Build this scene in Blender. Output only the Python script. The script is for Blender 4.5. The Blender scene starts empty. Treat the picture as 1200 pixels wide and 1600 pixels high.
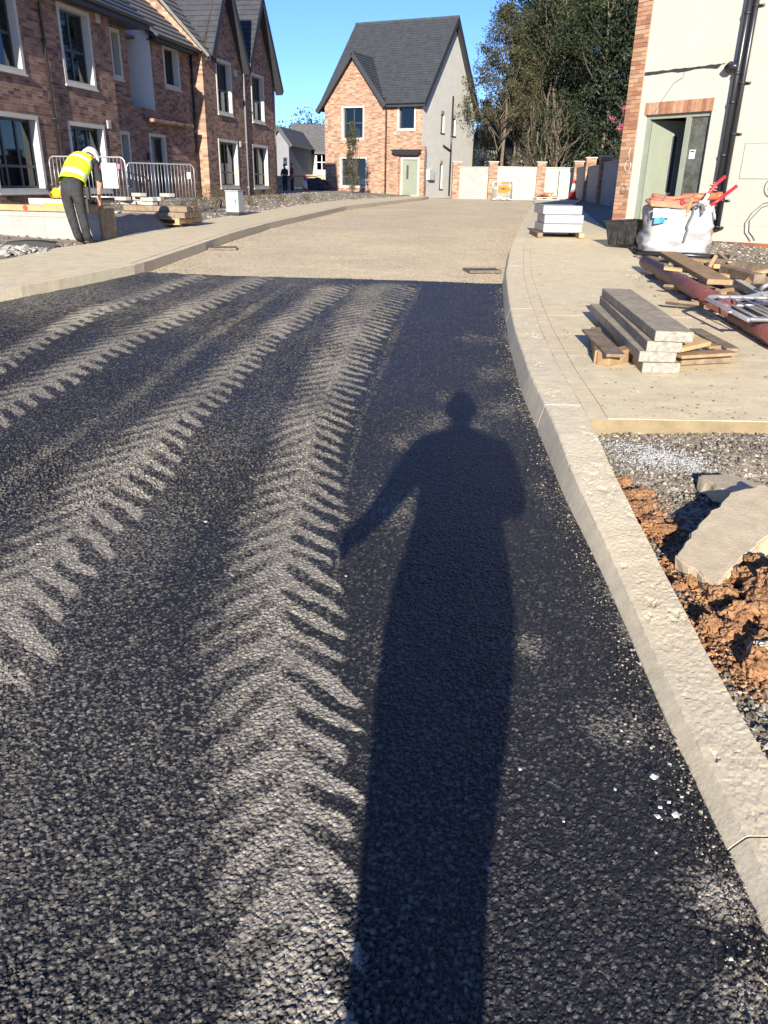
import bpy, bmesh, math, random
import numpy as np
from mathutils import Vector, Matrix, noise as mnoise

# ------------------------------------------------------------------ camera, sky, sun, exposure
SC = bpy.context.scene
F_PX, CAM_H = 1202.0, 1.45                       # focal length in photo pixels (1200 x 1600), eye height
PITCH, ROLL = math.radians(23.1), math.radians(1.0)
_cp, _sp = math.cos(PITCH), math.sin(PITCH)
_f = np.array([0, _cp, -_sp]); _r0 = np.array([1.0, 0, 0]); _u0 = np.array([0, _sp, _cp])
_r = math.cos(ROLL) * _r0 + math.sin(ROLL) * _u0
_u = -math.sin(ROLL) * _r0 + math.cos(ROLL) * _u0
CAM = np.array([0, 0, CAM_H])
cd = bpy.data.cameras.new('camera'); cam = bpy.data.objects.new('camera', cd)
SC.collection.objects.link(cam); SC.camera = cam
cd.sensor_fit = 'HORIZONTAL'; cd.sensor_width = 36.0; cd.lens = F_PX / 1200 * 36.0
cd.clip_start = 0.02; cd.clip_end = 2000
cam.matrix_world = Matrix(((_r[0], _u[0], -_f[0], 0), (_r[1], _u[1], -_f[1], 0), (_r[2], _u[2], -_f[2], CAM_H), (0, 0, 0, 1)))

SUN_AZ, SUN_EL = math.radians(5.4), math.radians(17.2)   # heading the light travels, height above horizon
w = bpy.data.worlds.new('World'); SC.world = w; w.use_nodes = True
nt = w.node_tree; bg = nt.nodes['Background']
sky = nt.nodes.new('ShaderNodeTexSky'); sky.sky_type = 'NISHITA'; sky.sun_disc = False
sky.sun_elevation = SUN_EL; sky.sun_rotation = math.pi + SUN_AZ
sky.altitude = 1500; sky.air_density = 0.9; sky.dust_density = 0.05; sky.ozone_density = 5.5
tn_ = nt.nodes.new('ShaderNodeMix'); tn_.data_type = 'RGBA'; tn_.blend_type = 'MULTIPLY'; tn_.inputs[0].default_value = 1.0; tn_.inputs[7].default_value = (0.84, 0.85, 1.04, 1)
nt.links.new(sky.outputs[0], tn_.inputs[6]); nt.links.new(tn_.outputs[2], bg.inputs[0]); bg.inputs[1].default_value = 0.084
sl = bpy.data.lights.new('sun', 'SUN'); sun = bpy.data.objects.new('sun', sl); SC.collection.objects.link(sun)
sl.energy = 4.2; sl.angle = math.radians(0.55); sl.color = (1.0, 0.925, 0.80)
_sd = Vector((math.sin(SUN_AZ) * math.cos(SUN_EL), math.cos(SUN_AZ) * math.cos(SUN_EL), -math.sin(SUN_EL)))
sun.rotation_euler = _sd.to_track_quat('-Z', 'Y').to_euler(); sun.location = (-6, -60, 30)
SC.view_settings.view_transform = 'Standard'; SC.view_settings.look = 'None'
SC.view_settings.exposure = 1.4; SC.view_settings.gamma = 1.0
SC.cycles.use_denoising = True; SC.cycles.max_bounces = 6; SC.cycles.transparent_max_bounces = 12

# ------------------------------------------------------------------ places
GP_Y = [-60, 0, 15, 28, 45, 60, 120, 500]
GP_Z = [-1.8, 0, 0.45, 0.62, 0.72, 0.75, 0.9, 2.2]
def G(y): return np.interp(y, GP_Y, GP_Z)                      # height of the road, rising away
def ray(px, py): return _f + _r * ((px - 600) / F_PX) - _u * ((py - 800) / F_PX)
def gnd(px, py, dz=0.0):                                       # photo pixel -> point on the rising ground
    d = ray(px, py); lo = 0.3; t = 0.3
    while t < 500:
        t2 = t * 1.02
        p = CAM + d * t2
        if p[2] - G(p[1]) - dz < 0:
            lo, hi = t, t2
            for _ in range(30):
                m = (lo + hi) / 2; p = CAM + d * m
                if p[2] - G(p[1]) - dz > 0: lo = m
                else: hi = m
            return CAM + d * lo
        t = t2
    return CAM + d * 300
def at(px, py, Y): d = ray(px, py); return CAM + d * (Y / d[1])  # point on a pixel's ray at a known distance

rng = np.random.default_rng(7); random.seed(7)
COL = SC.collection

# ------------------------------------------------------------------ mesh building
class MB:
    def __init__(self): self.v = []; self.f = []; self.mi = []
    def add(self, vs, fs, mi=0):
        o = len(self.v); self.v += [tuple(map(float, p)) for p in vs]
        for q in fs: self.f.append([i + o for i in q]); self.mi.append(mi)
        return self
    def box(self, lo, hi, mi=0, M=None, ch=0.0):
        (a, b, c), (d, e, f) = lo, hi
        if ch > 0:
            vs = []; s = ((a, d, 1), (b, e, 1), (c, f, 1))
            idx = {}
            for ix in (0, 1):
                for iy in (0, 1):
                    for iz in (0, 1):
                        X, Y, Z = (a, d)[ix], (b, e)[iy], (c, f)[iz]
                        sx, sy, sz = (1, -1)[ix], (1, -1)[iy], (1, -1)[iz]
                        for k, p in enumerate(((X, Y + sy * ch, Z + sz * ch), (X + sx * ch, Y, Z + sz * ch), (X + sx * ch, Y + sy * ch, Z))):
                            idx[ix, iy, iz, k] = len(vs); vs.append(p)
            fs = []
            g = lambda x, y, z, k: idx[x, y, z, k]
            for i in (0, 1):
                q = [g(i, 0, 0, 0), g(i, 1, 0, 0), g(i, 1, 1, 0), g(i, 0, 1, 0)]; fs.append(q if i else q[::-1])
                q = [g(0, i, 0, 1), g(0, i, 1, 1), g(1, i, 1, 1), g(1, i, 0, 1)]; fs.append(q if i else q[::-1])
                q = [g(0, 0, i, 2), g(1, 0, i, 2), g(1, 1, i, 2), g(0, 1, i, 2)]; fs.append(q if i else q[::-1])
            for i in (0, 1):
                for j in (0, 1):
                    q = [g(i, j, 0, 0), g(i, j, 1, 0), g(i, j, 1, 1), g(i, j, 0, 1)]; fs.append(q if i == j else q[::-1])
                    q = [g(i, 0, j, 0), g(i, 0, j, 2), g(i, 1, j, 2), g(i, 1, j, 0)]; fs.append(q if i == j else q[::-1])
                    q = [g(0, i, j, 1), g(1, i, j, 1), g(1, i, j, 2), g(0, i, j, 2)]; fs.append(q if i == j else q[::-1])
                    for k in (0, 1):
                        q = [g(i, j, k, 0), g(i, j, k, 1), g(i, j, k, 2)]; fs.append(q if (i + j + k) % 2 else q[::-1])
        else:
            vs = [(a, b, c), (d, b, c), (d, e, c), (a, e, c), (a, b, f), (d, b, f), (d, e, f), (a, e, f)]
            fs = [(0, 3, 2, 1), (4, 5, 6, 7), (0, 1, 5, 4), (1, 2, 6, 5), (2, 3, 7, 6), (3, 0, 4, 7)]
        if M is not None: vs = [tuple(M @ Vector(p)) for p in vs]
        return self.add(vs, fs, mi)
    def beam(self, p, q, w, h, mi=0, up=(0, 0, 1), ch=0.0):        # box along p-q, w across, h high
        p, q = Vector(p), Vector(q); L = (q - p).length; x = (q - p).normalized()
        y = Vector(up).cross(x)
        y = y.normalized() if y.length > 1e-4 else Vector((0, 1, 0))
        z = x.cross(y); M = Matrix.Translation(p) @ Matrix((x, y, z)).transposed().to_4x4()
        return self.box((0, -w / 2, -h / 2), (L, w / 2, h / 2), mi, M, ch)
    def tube(self, pts, r, n=8, mi=0, cap=True):
        pts = [Vector(p) for p in pts]; rs = r if hasattr(r, '__len__') else [r] * len(pts)
        vs = []; fs = []; prev = None
        for i, p in enumerate(pts):
            t = (pts[min(i + 1, len(pts) - 1)] - pts[max(i - 1, 0)]).normalized()
            if prev is None:
                a = t.cross(Vector((0, 0, 1))) if abs(t.z) < 0.95 else t.cross(Vector((1, 0, 0)))
            else: a = prev - t * prev.dot(t)
            a.normalize(); prev = a; b = t.cross(a)
            for k in range(n):
                c, s = math.cos(2 * math.pi * k / n), math.sin(2 * math.pi * k / n)
                vs.append(p + (a * c + b * s) * rs[i])
        for i in range(len(pts) - 1):
            for k in range(n):
                fs.append((i * n + k, i * n + (k + 1) % n, (i + 1) * n + (k + 1) % n, (i + 1) * n + k))
        if cap: fs += [tuple(range(n))[::-1], tuple(range((len(pts) - 1) * n, len(pts) * n))]
        return self.add(vs, fs, mi)
    def lathe(self, prof, n=16, mi=0, M=None):                  # profile of (r, z)
        vs = []; fs = []
        for r, z in prof:
            for k in range(n): vs.append((r * math.cos(2 * math.pi * k / n), r * math.sin(2 * math.pi * k / n), z))
        for i in range(len(prof) - 1):
            for k in range(n): fs.append((i * n + k, i * n + (k + 1) % n, (i + 1) * n + (k + 1) % n, (i + 1) * n + k))
        fs += [tuple(range(n))[::-1], tuple(range((len(prof) - 1) * n, len(prof) * n))]
        if M is not None: vs = [tuple(M @ Vector(p)) for p in vs]
        return self.add(vs, fs, mi)
    def grid(self, P, mi=0):                                    # array of rows of points
        P = np.asarray(P); n, m = P.shape[:2]
        fs = [(i * m + j, i * m + j + 1, (i + 1) * m + j + 1, (i + 1) * m + j) for i in range(n - 1) for j in range(m - 1)]
        return self.add(P.reshape(-1, 3), fs, mi)
    def prism(self, poly, y0, y1, mi=0):                        # polygon in x-z pushed along y
        n = len(poly); vs = [(x, y0, z) for x, z in poly] + [(x, y1, z) for x, z in poly]
        fs = [tuple(range(n)), tuple(range(n, 2 * n))[::-1]] + [(i, i + n, (i + 1) % n + n, (i + 1) % n) for i in range(n)]
        return self.add(vs, fs, mi)
    def mesh(self, name, mats, smooth=False):
        me = bpy.data.meshes.new(name); me.from_pydata(self.v, [], self.f)
        for m in (mats if isinstance(mats, (list, tuple)) else [mats]): me.materials.append(m)
        if any(self.mi): me.polygons.foreach_set('material_index', self.mi)
        if smooth: me.polygons.foreach_set('use_smooth', [True] * len(me.polygons))
        me.update(); return me
    def obj(self, name, mats, parent=None, smooth=False, loc=None, rot=None):
        return link(name, self.mesh(name, mats, smooth), parent, loc, rot)

def link(name, data, parent=None, loc=None, rot=None):
    o = bpy.data.objects.new(name, data); COL.objects.link(o)
    if parent is not None: o.parent = parent
    if loc is not None: o.location = loc
    if rot is not None: o.rotation_euler = rot
    return o
def tag(o, label=None, cat=None, group=None, kind=None):
    if label: o['label'] = label
    if cat: o['category'] = cat
    if group: o['group'] = group
    if kind: o['kind'] = kind
    return o
def thing(name, label, cat, loc=(0, 0, 0), rotz=0.0, group=None):
    o = link(name, None, None, tuple(map(float, loc)), (0, 0, rotz)); o.empty_display_size = 0.2
    return tag(o, label, cat, group)
def copy_tree(o, parent=None):
    c = o.copy(); COL.objects.link(c)
    if parent is not None: c.parent = parent
    for ch in list(o.children): copy_tree(ch, c)
    return c
def big_mesh(name, V, Q, mats, smooth=True, attrs=None):          # large meshes straight from arrays
    me = bpy.data.meshes.new(name); me.vertices.add(len(V)); me.vertices.foreach_set('co', np.asarray(V, np.float32).ravel())
    k = Q.shape[1]; me.loops.add(Q.size); me.polygons.add(len(Q))
    me.loops.foreach_set('vertex_index', Q.astype(np.int32).ravel())
    me.polygons.foreach_set('loop_start', np.arange(0, Q.size, k, dtype=np.int32))
    me.polygons.foreach_set('loop_total', np.full(len(Q), k, np.int32))
    me.polygons.foreach_set('use_smooth', np.full(len(Q), smooth))
    for m in (mats if isinstance(mats, (list, tuple)) else [mats]): me.materials.append(m)
    for an, (dom, arr) in (attrs or {}).items():
        a = me.attributes.new(an, 'FLOAT', dom); a.data.foreach_set('value', np.asarray(arr, np.float32).ravel())
    me.update(calc_edges=True); return me

# numpy noise -----------------------------------------------------------------
def _h(ix, iy, s):
    n = (ix.astype(np.int64) * 374761393 + iy.astype(np.int64) * 668265263 + s * 974711) & 0x7fffffff
    n = ((n ^ (n >> 13)) * 1274126177) & 0x7fffffff
    n = (n ^ (n >> 16)) & 0x7fffffff
    return (n % 100003) / 100003.0
def vnoise(x, y, s=0):
    ix, iy = np.floor(x), np.floor(y); fx, fy = x - ix, y - iy
    fx = fx * fx * (3 - 2 * fx); fy = fy * fy * (3 - 2 * fy)
    a, b, c, d = _h(ix, iy, s), _h(ix + 1, iy, s), _h(ix, iy + 1, s), _h(ix + 1, iy + 1, s)
    return (a * (1 - fx) + b * fx) * (1 - fy) + (c * (1 - fx) + d * fx) * fy
def fbm(x, y, s=0, o=4):
    r = 0; a = 0.5
    for i in range(o): r = r + a * vnoise(x * 2 ** i, y * 2 ** i, s + i); a *= 0.5
    return r / (1 - 0.5 ** o)
def worley(x, y, s=0):                                          # distance to the nearest point, and that cell's random
    ix, iy = np.floor(x), np.floor(y); best = np.full(x.shape, 9.0); bid = np.zeros(x.shape); til = np.zeros(x.shape)
    for dx in (-1, 0, 1):
        for dy in (-1, 0, 1):
            cx, cy = ix + dx, iy + dy
            px, py = cx + _h(cx, cy, s), cy + _h(cx, cy, s + 51)
            d = (px - x) ** 2 + (py - y) ** 2
            m = d < best; best = np.where(m, d, best); r = _h(cx, cy, s + 97); bid = np.where(m, r, bid)
            til = np.where(m, (x - px) * (_h(cx, cy, s + 11) - 0.5) + (y - py) * (_h(cx, cy, s + 23) - 0.5), til)
    return np.sqrt(best), bid, til
def smooth01(a, b, x): t = np.clip((x - a) / (b - a), 0, 1); return t * t * (3 - 2 * t)

# ------------------------------------------------------------------ materials
def nodes_of(m):
    m.use_nodes = True; n = m.node_tree.nodes; return n, m.node_tree.links, n['Principled BSDF']
def val(n, t, **kw):
    x = n.new(t)
    for k, v in kw.items():
        if k.startswith('i_'):
            key = k[2:]; key = int(key) if key.isdigit() else key
            x.inputs[key].default_value = v
        else: setattr(x, k, v)
    return x
def mixc(n, l, fac, a, b, mode='MIX'):
    x = n.new('ShaderNodeMix'); x.data_type = 'RGBA'; x.blend_type = mode
    for sock, v in ((x.inputs[0], fac), (x.inputs[6], a), (x.inputs[7], b)):
        if isinstance(v, (int, float)): sock.default_value = v
        elif isinstance(v, tuple): sock.default_value = (*v[:3], 1)
        else: l.new(v, sock)
    return x.outputs[2]
def ramp(n, l, src, stops):
    x = n.new('ShaderNodeValToRGB'); e = x.color_ramp.elements
    while len(e) < len(stops): e.new(0.5)
    for i, (p, c) in enumerate(stops):
        e[i].position = p; e[i].color = (*c, 1) if isinstance(c, tuple) else (c, c, c, 1)
    l.new(src, x.inputs[0]); return x.outputs[0]
def noise_tex(n, l, vec, scale, detail=4, rough=0.6):
    x = val(n, 'ShaderNodeTexNoise', i_Scale=scale, i_Detail=detail, i_Roughness=rough)
    if vec is not None: l.new(vec, x.inputs['Vector'])
    return x.outputs[0]
def bump(n, l, b, h, strength=0.3, dist=0.02, chain=None):
    x = val(n, 'ShaderNodeBump', i_Strength=strength, i_Distance=dist); l.new(h, x.inputs['Height'])
    if chain is not None: l.new(chain, x.inputs['Normal'])
    l.new(x.outputs[0], b.inputs['Normal']); return x.outputs[0]
def M(name, col, rough=0.75, var=0.18, scale=6.0, bmp=0.25, bscale=60.0, spec=0.35, metal=0.0, dirt=None, dirt_amt=0.5, bdist=0.004):
    m = bpy.data.materials.new(name); n, l, b = nodes_of(m)
    tc = n.new('ShaderNodeTexCoord').outputs['Object']
    f = noise_tex(n, l, tc, scale, 5, 0.65)
    lo = tuple(c * (1 - var) for c in col); hi = tuple(min(1, c * (1 + var)) for c in col)
    c = ramp(n, l, f, [(0.3, lo), (0.7, hi)])
    if dirt is not None:
        g = noise_tex(n, l, tc, scale * 2.7, 6, 0.7)
        fac = ramp(n, l, g, [(0.45, 0.0), (0.7, dirt_amt)])
        c = mixc(n, l, fac, c, dirt)
    l.new(c, b.inputs['Base Color'])
    b.inputs['Roughness'].default_value = rough; b.inputs['Metallic'].default_value = metal
    b.inputs['Specular IOR Level'].default_value = spec
    if bmp > 0: bump(n, l, b, noise_tex(n, l, tc, bscale, 4, 0.6), bmp, bdist)
    return m
def brick_mat(name, c1, c2, mortar, dark, contrast=1.0):
    m = bpy.data.materials.new(name); n, l, b = nodes_of(m)
    tc = n.new('ShaderNodeTexCoord').outputs['Object']
    s = n.new('ShaderNodeSeparateXYZ'); l.new(tc, s.inputs[0])
    ad = val(n, 'ShaderNodeMath', operation='ADD'); l.new(s.outputs[0], ad.inputs[0]); l.new(s.outputs[1], ad.inputs[1])
    cb = n.new('ShaderNodeCombineXYZ'); l.new(ad.outputs[0], cb.inputs[0]); l.new(s.outputs[2], cb.inputs[1])
    bt = val(n, 'ShaderNodeTexBrick', i_Scale=1.0)
    bt.inputs['Brick Width'].default_value = 0.225; bt.inputs['Row Height'].default_value = 0.075
    bt.inputs['Mortar Size'].default_value = 0.0055; bt.inputs['Mortar Smooth'].default_value = 0.2; bt.inputs['Bias'].default_value = -0.1
    for k, v in (('Color1', c1), ('Color2', c2), ('Mortar', mortar)): bt.inputs[k].default_value = (*v, 1)
    l.new(cb.outputs[0], bt.inputs['Vector'])
    # each brick its own tone: white noise on the brick's index, plus grain
    mp = val(n, 'ShaderNodeMapping'); mp.inputs['Scale'].default_value = (1 / 0.225, 1 / 0.075, 1); l.new(cb.outputs[0], mp.inputs[0])
    fl = val(n, 'ShaderNodeVectorMath', operation='FLOOR'); l.new(mp.outputs[0], fl.inputs[0])
    wn = val(n, 'ShaderNodeTexWhiteNoise', noise_dimensions='3D'); l.new(fl.outputs[0], wn.inputs[0])
    tone = ramp(n, l, wn.outputs[0], [(0.0, dark), (0.22, (0.78, 0.76, 0.76)), (0.6, (1, 1, 1)), (1.0, (1.3, 1.26, 1.2))])
    c = mixc(n, l, contrast, bt.outputs[0], tone, 'MULTIPLY')
    g = noise_tex(n, l, tc, 45, 5, 0.7)
    c = mixc(n, l, 0.6, c, ramp(n, l, g, [(0.25, 0.6), (0.75, 1.35)]), 'MULTIPLY')
    st = noise_tex(n, l, tc, 0.55, 4, 0.6)
    c = mixc(n, l, 0.5, c, ramp(n, l, st, [(0.3, 0.75), (0.7, 1.15)]), 'MULTIPLY')
    l.new(c, b.inputs['Base Color']); b.inputs['Roughness'].default_value = 0.88; b.inputs['Specular IOR Level'].default_value = 0.2
    inv = val(n, 'ShaderNodeMath', operation='SUBTRACT'); inv.inputs[0].default_value = 1.0; l.new(bt.outputs[1], inv.inputs[1])
    k = bump(n, l, b, inv.outputs[0], 0.9, 0.008); bump(n, l, b, g, 0.5, 0.006, k)
    return m
def slate_mat(name, col, w=0.3, h=0.2):
    m = bpy.data.materials.new(name); n, l, b = nodes_of(m)
    tc = n.new('ShaderNodeTexCoord').outputs['Object']
    a = noise_tex(n, l, tc, 3.0, 5, 0.7); g = noise_tex(n, l, tc, 30, 4, 0.7)
    c = mixc(n, l, 0.7, col, ramp(n, l, a, [(0.3, 0.65), (0.7, 1.4)]), 'MULTIPLY')
    c = mixc(n, l, 0.5, c, ramp(n, l, g, [(0.3, 0.7), (0.7, 1.3)]), 'MULTIPLY')
    l.new(c, b.inputs['Base Color']); b.inputs['Roughness'].default_value = 0.6; b.inputs['Specular IOR Level'].default_value = 0.3
    bump(n, l, b, g, 0.3, 0.01); return m
def glass_mat():
    m = bpy.data.materials.new('window_glass'); n, l, b = nodes_of(m)
    out = n['Material Output']; tr = val(n, 'ShaderNodeBsdfTransparent'); tr.inputs[0].default_value = (0.55, 0.6, 0.6, 1)
    gl = val(n, 'ShaderNodeBsdfGlossy', i_Roughness=0.03); gl.inputs[0].default_value = (0.9, 0.95, 1, 1)
    fr = val(n, 'ShaderNodeFresnel', i_IOR=1.52); mx = n.new('ShaderNodeMixShader')
    l.new(fr.outputs[0], mx.inputs[0]); l.new(tr.outputs[0], mx.inputs[1]); l.new(gl.outputs[0], mx.inputs[2]); l.new(mx.outputs[0], out.inputs[0])
    return m
def concrete_mat(name, col, dust, scale=1.0):
    m = bpy.data.materials.new(name); n, l, b = nodes_of(m)
    tc = n.new('ShaderNodeTexCoord').outputs['Object']
    a = noise_tex(n, l, tc, 0.9 * scale, 6, 0.65); g = noise_tex(n, l, tc, 55 * scale, 5, 0.75); s = noise_tex(n, l, tc, 6 * scale, 5, 0.7)
    mp = val(n, 'ShaderNodeMapping'); mp.inputs['Scale'].default_value = (1.2, 14, 1); l.new(tc, mp.inputs[0])
    br = noise_tex(n, l, mp.outputs[0], 2.2, 4, 0.7)                     # brushed marks across
    c = mixc(n, l, ramp(n, l, a, [(0.38, 0.0), (0.68, 0.75)]), col, dust)
    st = noise_tex(n, l, tc, 1.7 * scale, 6, 0.7)
    c = mixc(n, l, ramp(n, l, st, [(0.56, 0.0), (0.74, 0.6)]), c, (0.45, 0.345, 0.215))
    c = mixc(n, l, 0.55, c, ramp(n, l, s, [(0.3, 0.75), (0.7, 1.18)]), 'MULTIPLY')
    c = mixc(n, l, 0.45, c, ramp(n, l, g, [(0.3, 0.7), (0.7, 1.25)]), 'MULTIPLY')
    c = mixc(n, l, 0.35, c, ramp(n, l, br, [(0.3, 0.75), (0.7, 1.2)]), 'MULTIPLY')
    l.new(c, b.inputs['Base Color']); b.inputs['Roughness'].default_value = 0.92; b.inputs['Specular IOR Level'].default_value = 0.15
    k = bump(n, l, b, g, 0.28, 0.005); bump(n, l, b, br, 0.14, 0.005, k); return m
def leaf_mat(name, dark, mid, light, trans=0.25):
    m = bpy.data.materials.new(name); n, l, b = nodes_of(m); out = n['Material Output']
    at_ = val(n, 'ShaderNodeAttribute', attribute_name='rnd')
    c = ramp(n, l, at_.outputs['Fac'], [(0.0, dark), (0.55, mid), (1.0, light)])
    l.new(c, b.inputs['Base Color']); b.inputs['Roughness'].default_value = 0.55; b.inputs['Specular IOR Level'].default_value = 0.35
    t = n.new('ShaderNodeBsdfTranslucent'); l.new(c, t.inputs[0]); mx = n.new('ShaderNodeMixShader'); mx.inputs[0].default_value = trans
    l.new(b.outputs[0], mx.inputs[1]); l.new(t.outputs[0], mx.inputs[2]); l.new(mx.outputs[0], out.inputs[0]); return m

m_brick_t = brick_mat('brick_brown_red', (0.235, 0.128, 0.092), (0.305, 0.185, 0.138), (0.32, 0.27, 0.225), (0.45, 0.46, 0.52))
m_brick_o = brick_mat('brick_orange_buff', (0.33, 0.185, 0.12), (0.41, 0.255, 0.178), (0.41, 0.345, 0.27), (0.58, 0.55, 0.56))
m_slate = slate_mat('roof_slate', (0.052, 0.055, 0.062)); m_slate_l = slate_mat('weathered_slate', (0.13, 0.125, 0.12))
m_fascia = M('anthracite_fascia', (0.035, 0.037, 0.042), 0.45, 0.1, bmp=0.05)
m_gutter = M('black_gutter_plastic', (0.02, 0.021, 0.024), 0.32, 0.15, bmp=0.03, spec=0.5)
m_surround = M('cream_window_surround', (0.47, 0.45, 0.40), 0.8, 0.08, 4, 0.1)
m_frame = M('anthracite_window_frame', (0.05, 0.055, 0.062), 0.4, 0.08, bmp=0.0)
m_white_pvc = M('white_window_frame', (0.55, 0.55, 0.54), 0.4, 0.05, bmp=0.0)
m_glass = glass_mat()
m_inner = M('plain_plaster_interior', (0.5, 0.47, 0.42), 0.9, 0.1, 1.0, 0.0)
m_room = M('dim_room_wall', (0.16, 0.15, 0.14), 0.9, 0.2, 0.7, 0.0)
m_render = M('cream_render', (0.46, 0.43, 0.37), 0.9, 0.06, 0.9, 0.35, 90, 0.15, dirt=(0.42, 0.375, 0.30), dirt_amt=0.3)
m_render_g = M('grey_render', (0.60, 0.58, 0.52), 0.9, 0.07, 1.2, 0.25, 70, 0.15, dirt=(0.42, 0.4, 0.35), dirt_amt=0.3)
m_render_b = M('pale_grey_render', (0.72, 0.72, 0.71), 0.9, 0.05, 1.2, 0.2, 70, 0.15)
m_door_g = M('sage_door_paint', (0.20, 0.22, 0.165), 0.5, 0.08, 3, 0.08)
m_conc = concrete_mat('pavement_concrete', (0.63, 0.54, 0.365), (0.65, 0.525, 0.325))
m_kerb = concrete_mat('kerb_concrete', (0.63, 0.545, 0.385), (0.65, 0.535, 0.35), 1.6)
m_galv = M('galvanised_steel', (0.50, 0.51, 0.51), 0.42, 0.15, 14, 0.1, metal=0.75, dirt=(0.33, 0.31, 0.27), dirt_amt=0.5)
m_wood = M('sawn_timber', (0.30, 0.195, 0.105), 0.8, 0.3, 9, 0.4, 80, 0.2, dirt=(0.24, 0.16, 0.10), dirt_amt=0.6)
m_wood_g = M('weathered_timber', (0.22, 0.165, 0.115), 0.85, 0.35, 8, 0.5, 80, 0.15, dirt=(0.11, 0.09, 0.075), dirt_amt=0.7)
m_wood_l = M('fresh_pine_timber', (0.40, 0.265, 0.135), 0.75, 0.2, 6, 0.3, 60, 0.2)
# ------------------------------------------------------------------ lines of the street
def curve_fn(pts):
    pts = sorted(pts, key=lambda p: p[1]); ys = [p[1] for p in pts]; xs = [p[0] for p in pts]
    ny = np.linspace(ys[0], ys[-1], 3000); nx = np.interp(ny, ys, xs)
    k = 9; pad = np.pad(nx, k, mode='reflect', reflect_type='odd'); nx = np.convolve(pad, np.ones(2 * k + 1) / (2 * k + 1), 'valid')
    return lambda y: np.interp(y, ny, nx)
XR = curve_fn([(0.79, -20), (0.80, 0.6)] + [tuple(gnd(*p)[:2]) for p in ((1153, 1366), (1129, 1306), (1070, 1189), (1034, 1108), (1000, 1030), (957, 930), (904, 820), (880, 773), (858, 716), (838, 666), (816, 618), (796, 542), (788, 490), (785, 443), (793, 400), (815, 350), (835, 318))] + [(9.0, 49.0)])
XL = curve_fn([(-40, -24), (-12, -1), (-7.2, 5.0)] + [tuple(gnd(*p)[:2]) for p in ((0, 472), (110, 450), (220, 427), (330, 387), (420, 357), (540, 328), (660, 312.5))] + [(3.0, 52.0)])
XLB = curve_fn([(-42, -22), (-14.2, 1.0), (-9.2, 7.2)] + [tuple(gnd(*p, 0.12)[:2]) for p in ((0, 407), (94, 386), (140, 381), (182, 371), (280, 349.5), (353, 338), (520, 314))] + [(1.2, 47.0)])
XRB = curve_fn([(3.1, 3.0), (2.9, 4.6)] + [tuple(gnd(*p, 0.14)[:2]) for p in ((1200, 547), (1173, 525), (1136, 504), (1067, 459), (1029, 427), (995, 400), (979, 384), (935, 347), (897, 319))] + [(11.5, 49.0)])
def up_r(y): return np.interp(y, [0, 1.3, 2.1, 2.6, 3.1, 3.9, 5.1, 6.5, 10, 14, 50], [0.045, 0.045, 0.042, 0.058, 0.092, 0.137, 0.155, 0.145, 0.125, 0.12, 0.12])
def KWf(y): return np.interp(y, [1.5, 2.6, 3.8, 4.7], [0.19, 0.205, 0.235, 0.25])   # width of the cast kerb strip

# ------------------------------------------------------------------ base ground to the horizon
def hz(x, y):
    """height of the bare ground"""
    g = G(y); left = XLB(y) - x; right = x - XR(y)
    z = g - 0.10
    z = np.where(left > -1.0, g - 0.10 + 0.20 * smooth01(-0.6, 0.1, left) + 0.14 * smooth01(0.5, 4.5, left), z)
    rise = 0.115 * smooth01(0.05, 0.3, right) * smooth01(-1, 1.0, y) + 0.04 * smooth01(3.2, 3.9, y) * smooth01(0.0, 0.3, right)
    z = np.where(right > 0, g - 0.10 + rise + 0.03 * smooth01(2.0, 4.0, right), z)
    return z
def gravel_mat(name, cols, scale, bmp=0.35):
    m = bpy.data.materials.new(name); n, l, b = nodes_of(m)
    tc = n.new('ShaderNodeTexCoord').outputs['Object']
    v = val(n, 'ShaderNodeTexVoronoi', i_Scale=scale); l.new(tc, v.inputs['Vector'])
    s = n.new('ShaderNodeSeparateColor'); l.new(v.outputs['Color'], s.inputs[0])
    c = ramp(n, l, s.outputs[0], [(0.0, cols[0]), (0.5, cols[1]), (1.0, cols[2])])
    a = noise_tex(n, l, tc, 0.8, 6, 0.65); g = noise_tex(n, l, tc, scale * 2.2, 4, 0.7)
    c = mixc(n, l, ramp(n, l, a, [(0.42, 0.0), (0.66, 0.85)]), c, cols[3])
    c = mixc(n, l, 0.6, c, ramp(n, l, g, [(0.3, 0.6), (0.7, 1.3)]), 'MULTIPLY')
    l.new(c, b.inputs['Base Color']); b.inputs['Roughness'].default_value = 0.95; b.inputs['Specular IOR Level'].default_value = 0.15
    k = bump(n, l, b, v.outputs['Distance'], bmp, -0.02); bump(n, l, b, g, 0.6, 0.01, k); return m
m_gravel = gravel_mat('site_gravel', ((0.15, 0.13, 0.105), (0.27, 0.235, 0.19), (0.40, 0.355, 0.29), (0.33, 0.27, 0.195)), 45)
m_clay = M('orange_clay', (0.31, 0.168, 0.083), 0.95, 0.35, 9, 1.0, 45, 0.1, dirt=(0.30, 0.17, 0.09), dirt_amt=0.6, bdist=0.02)

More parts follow.
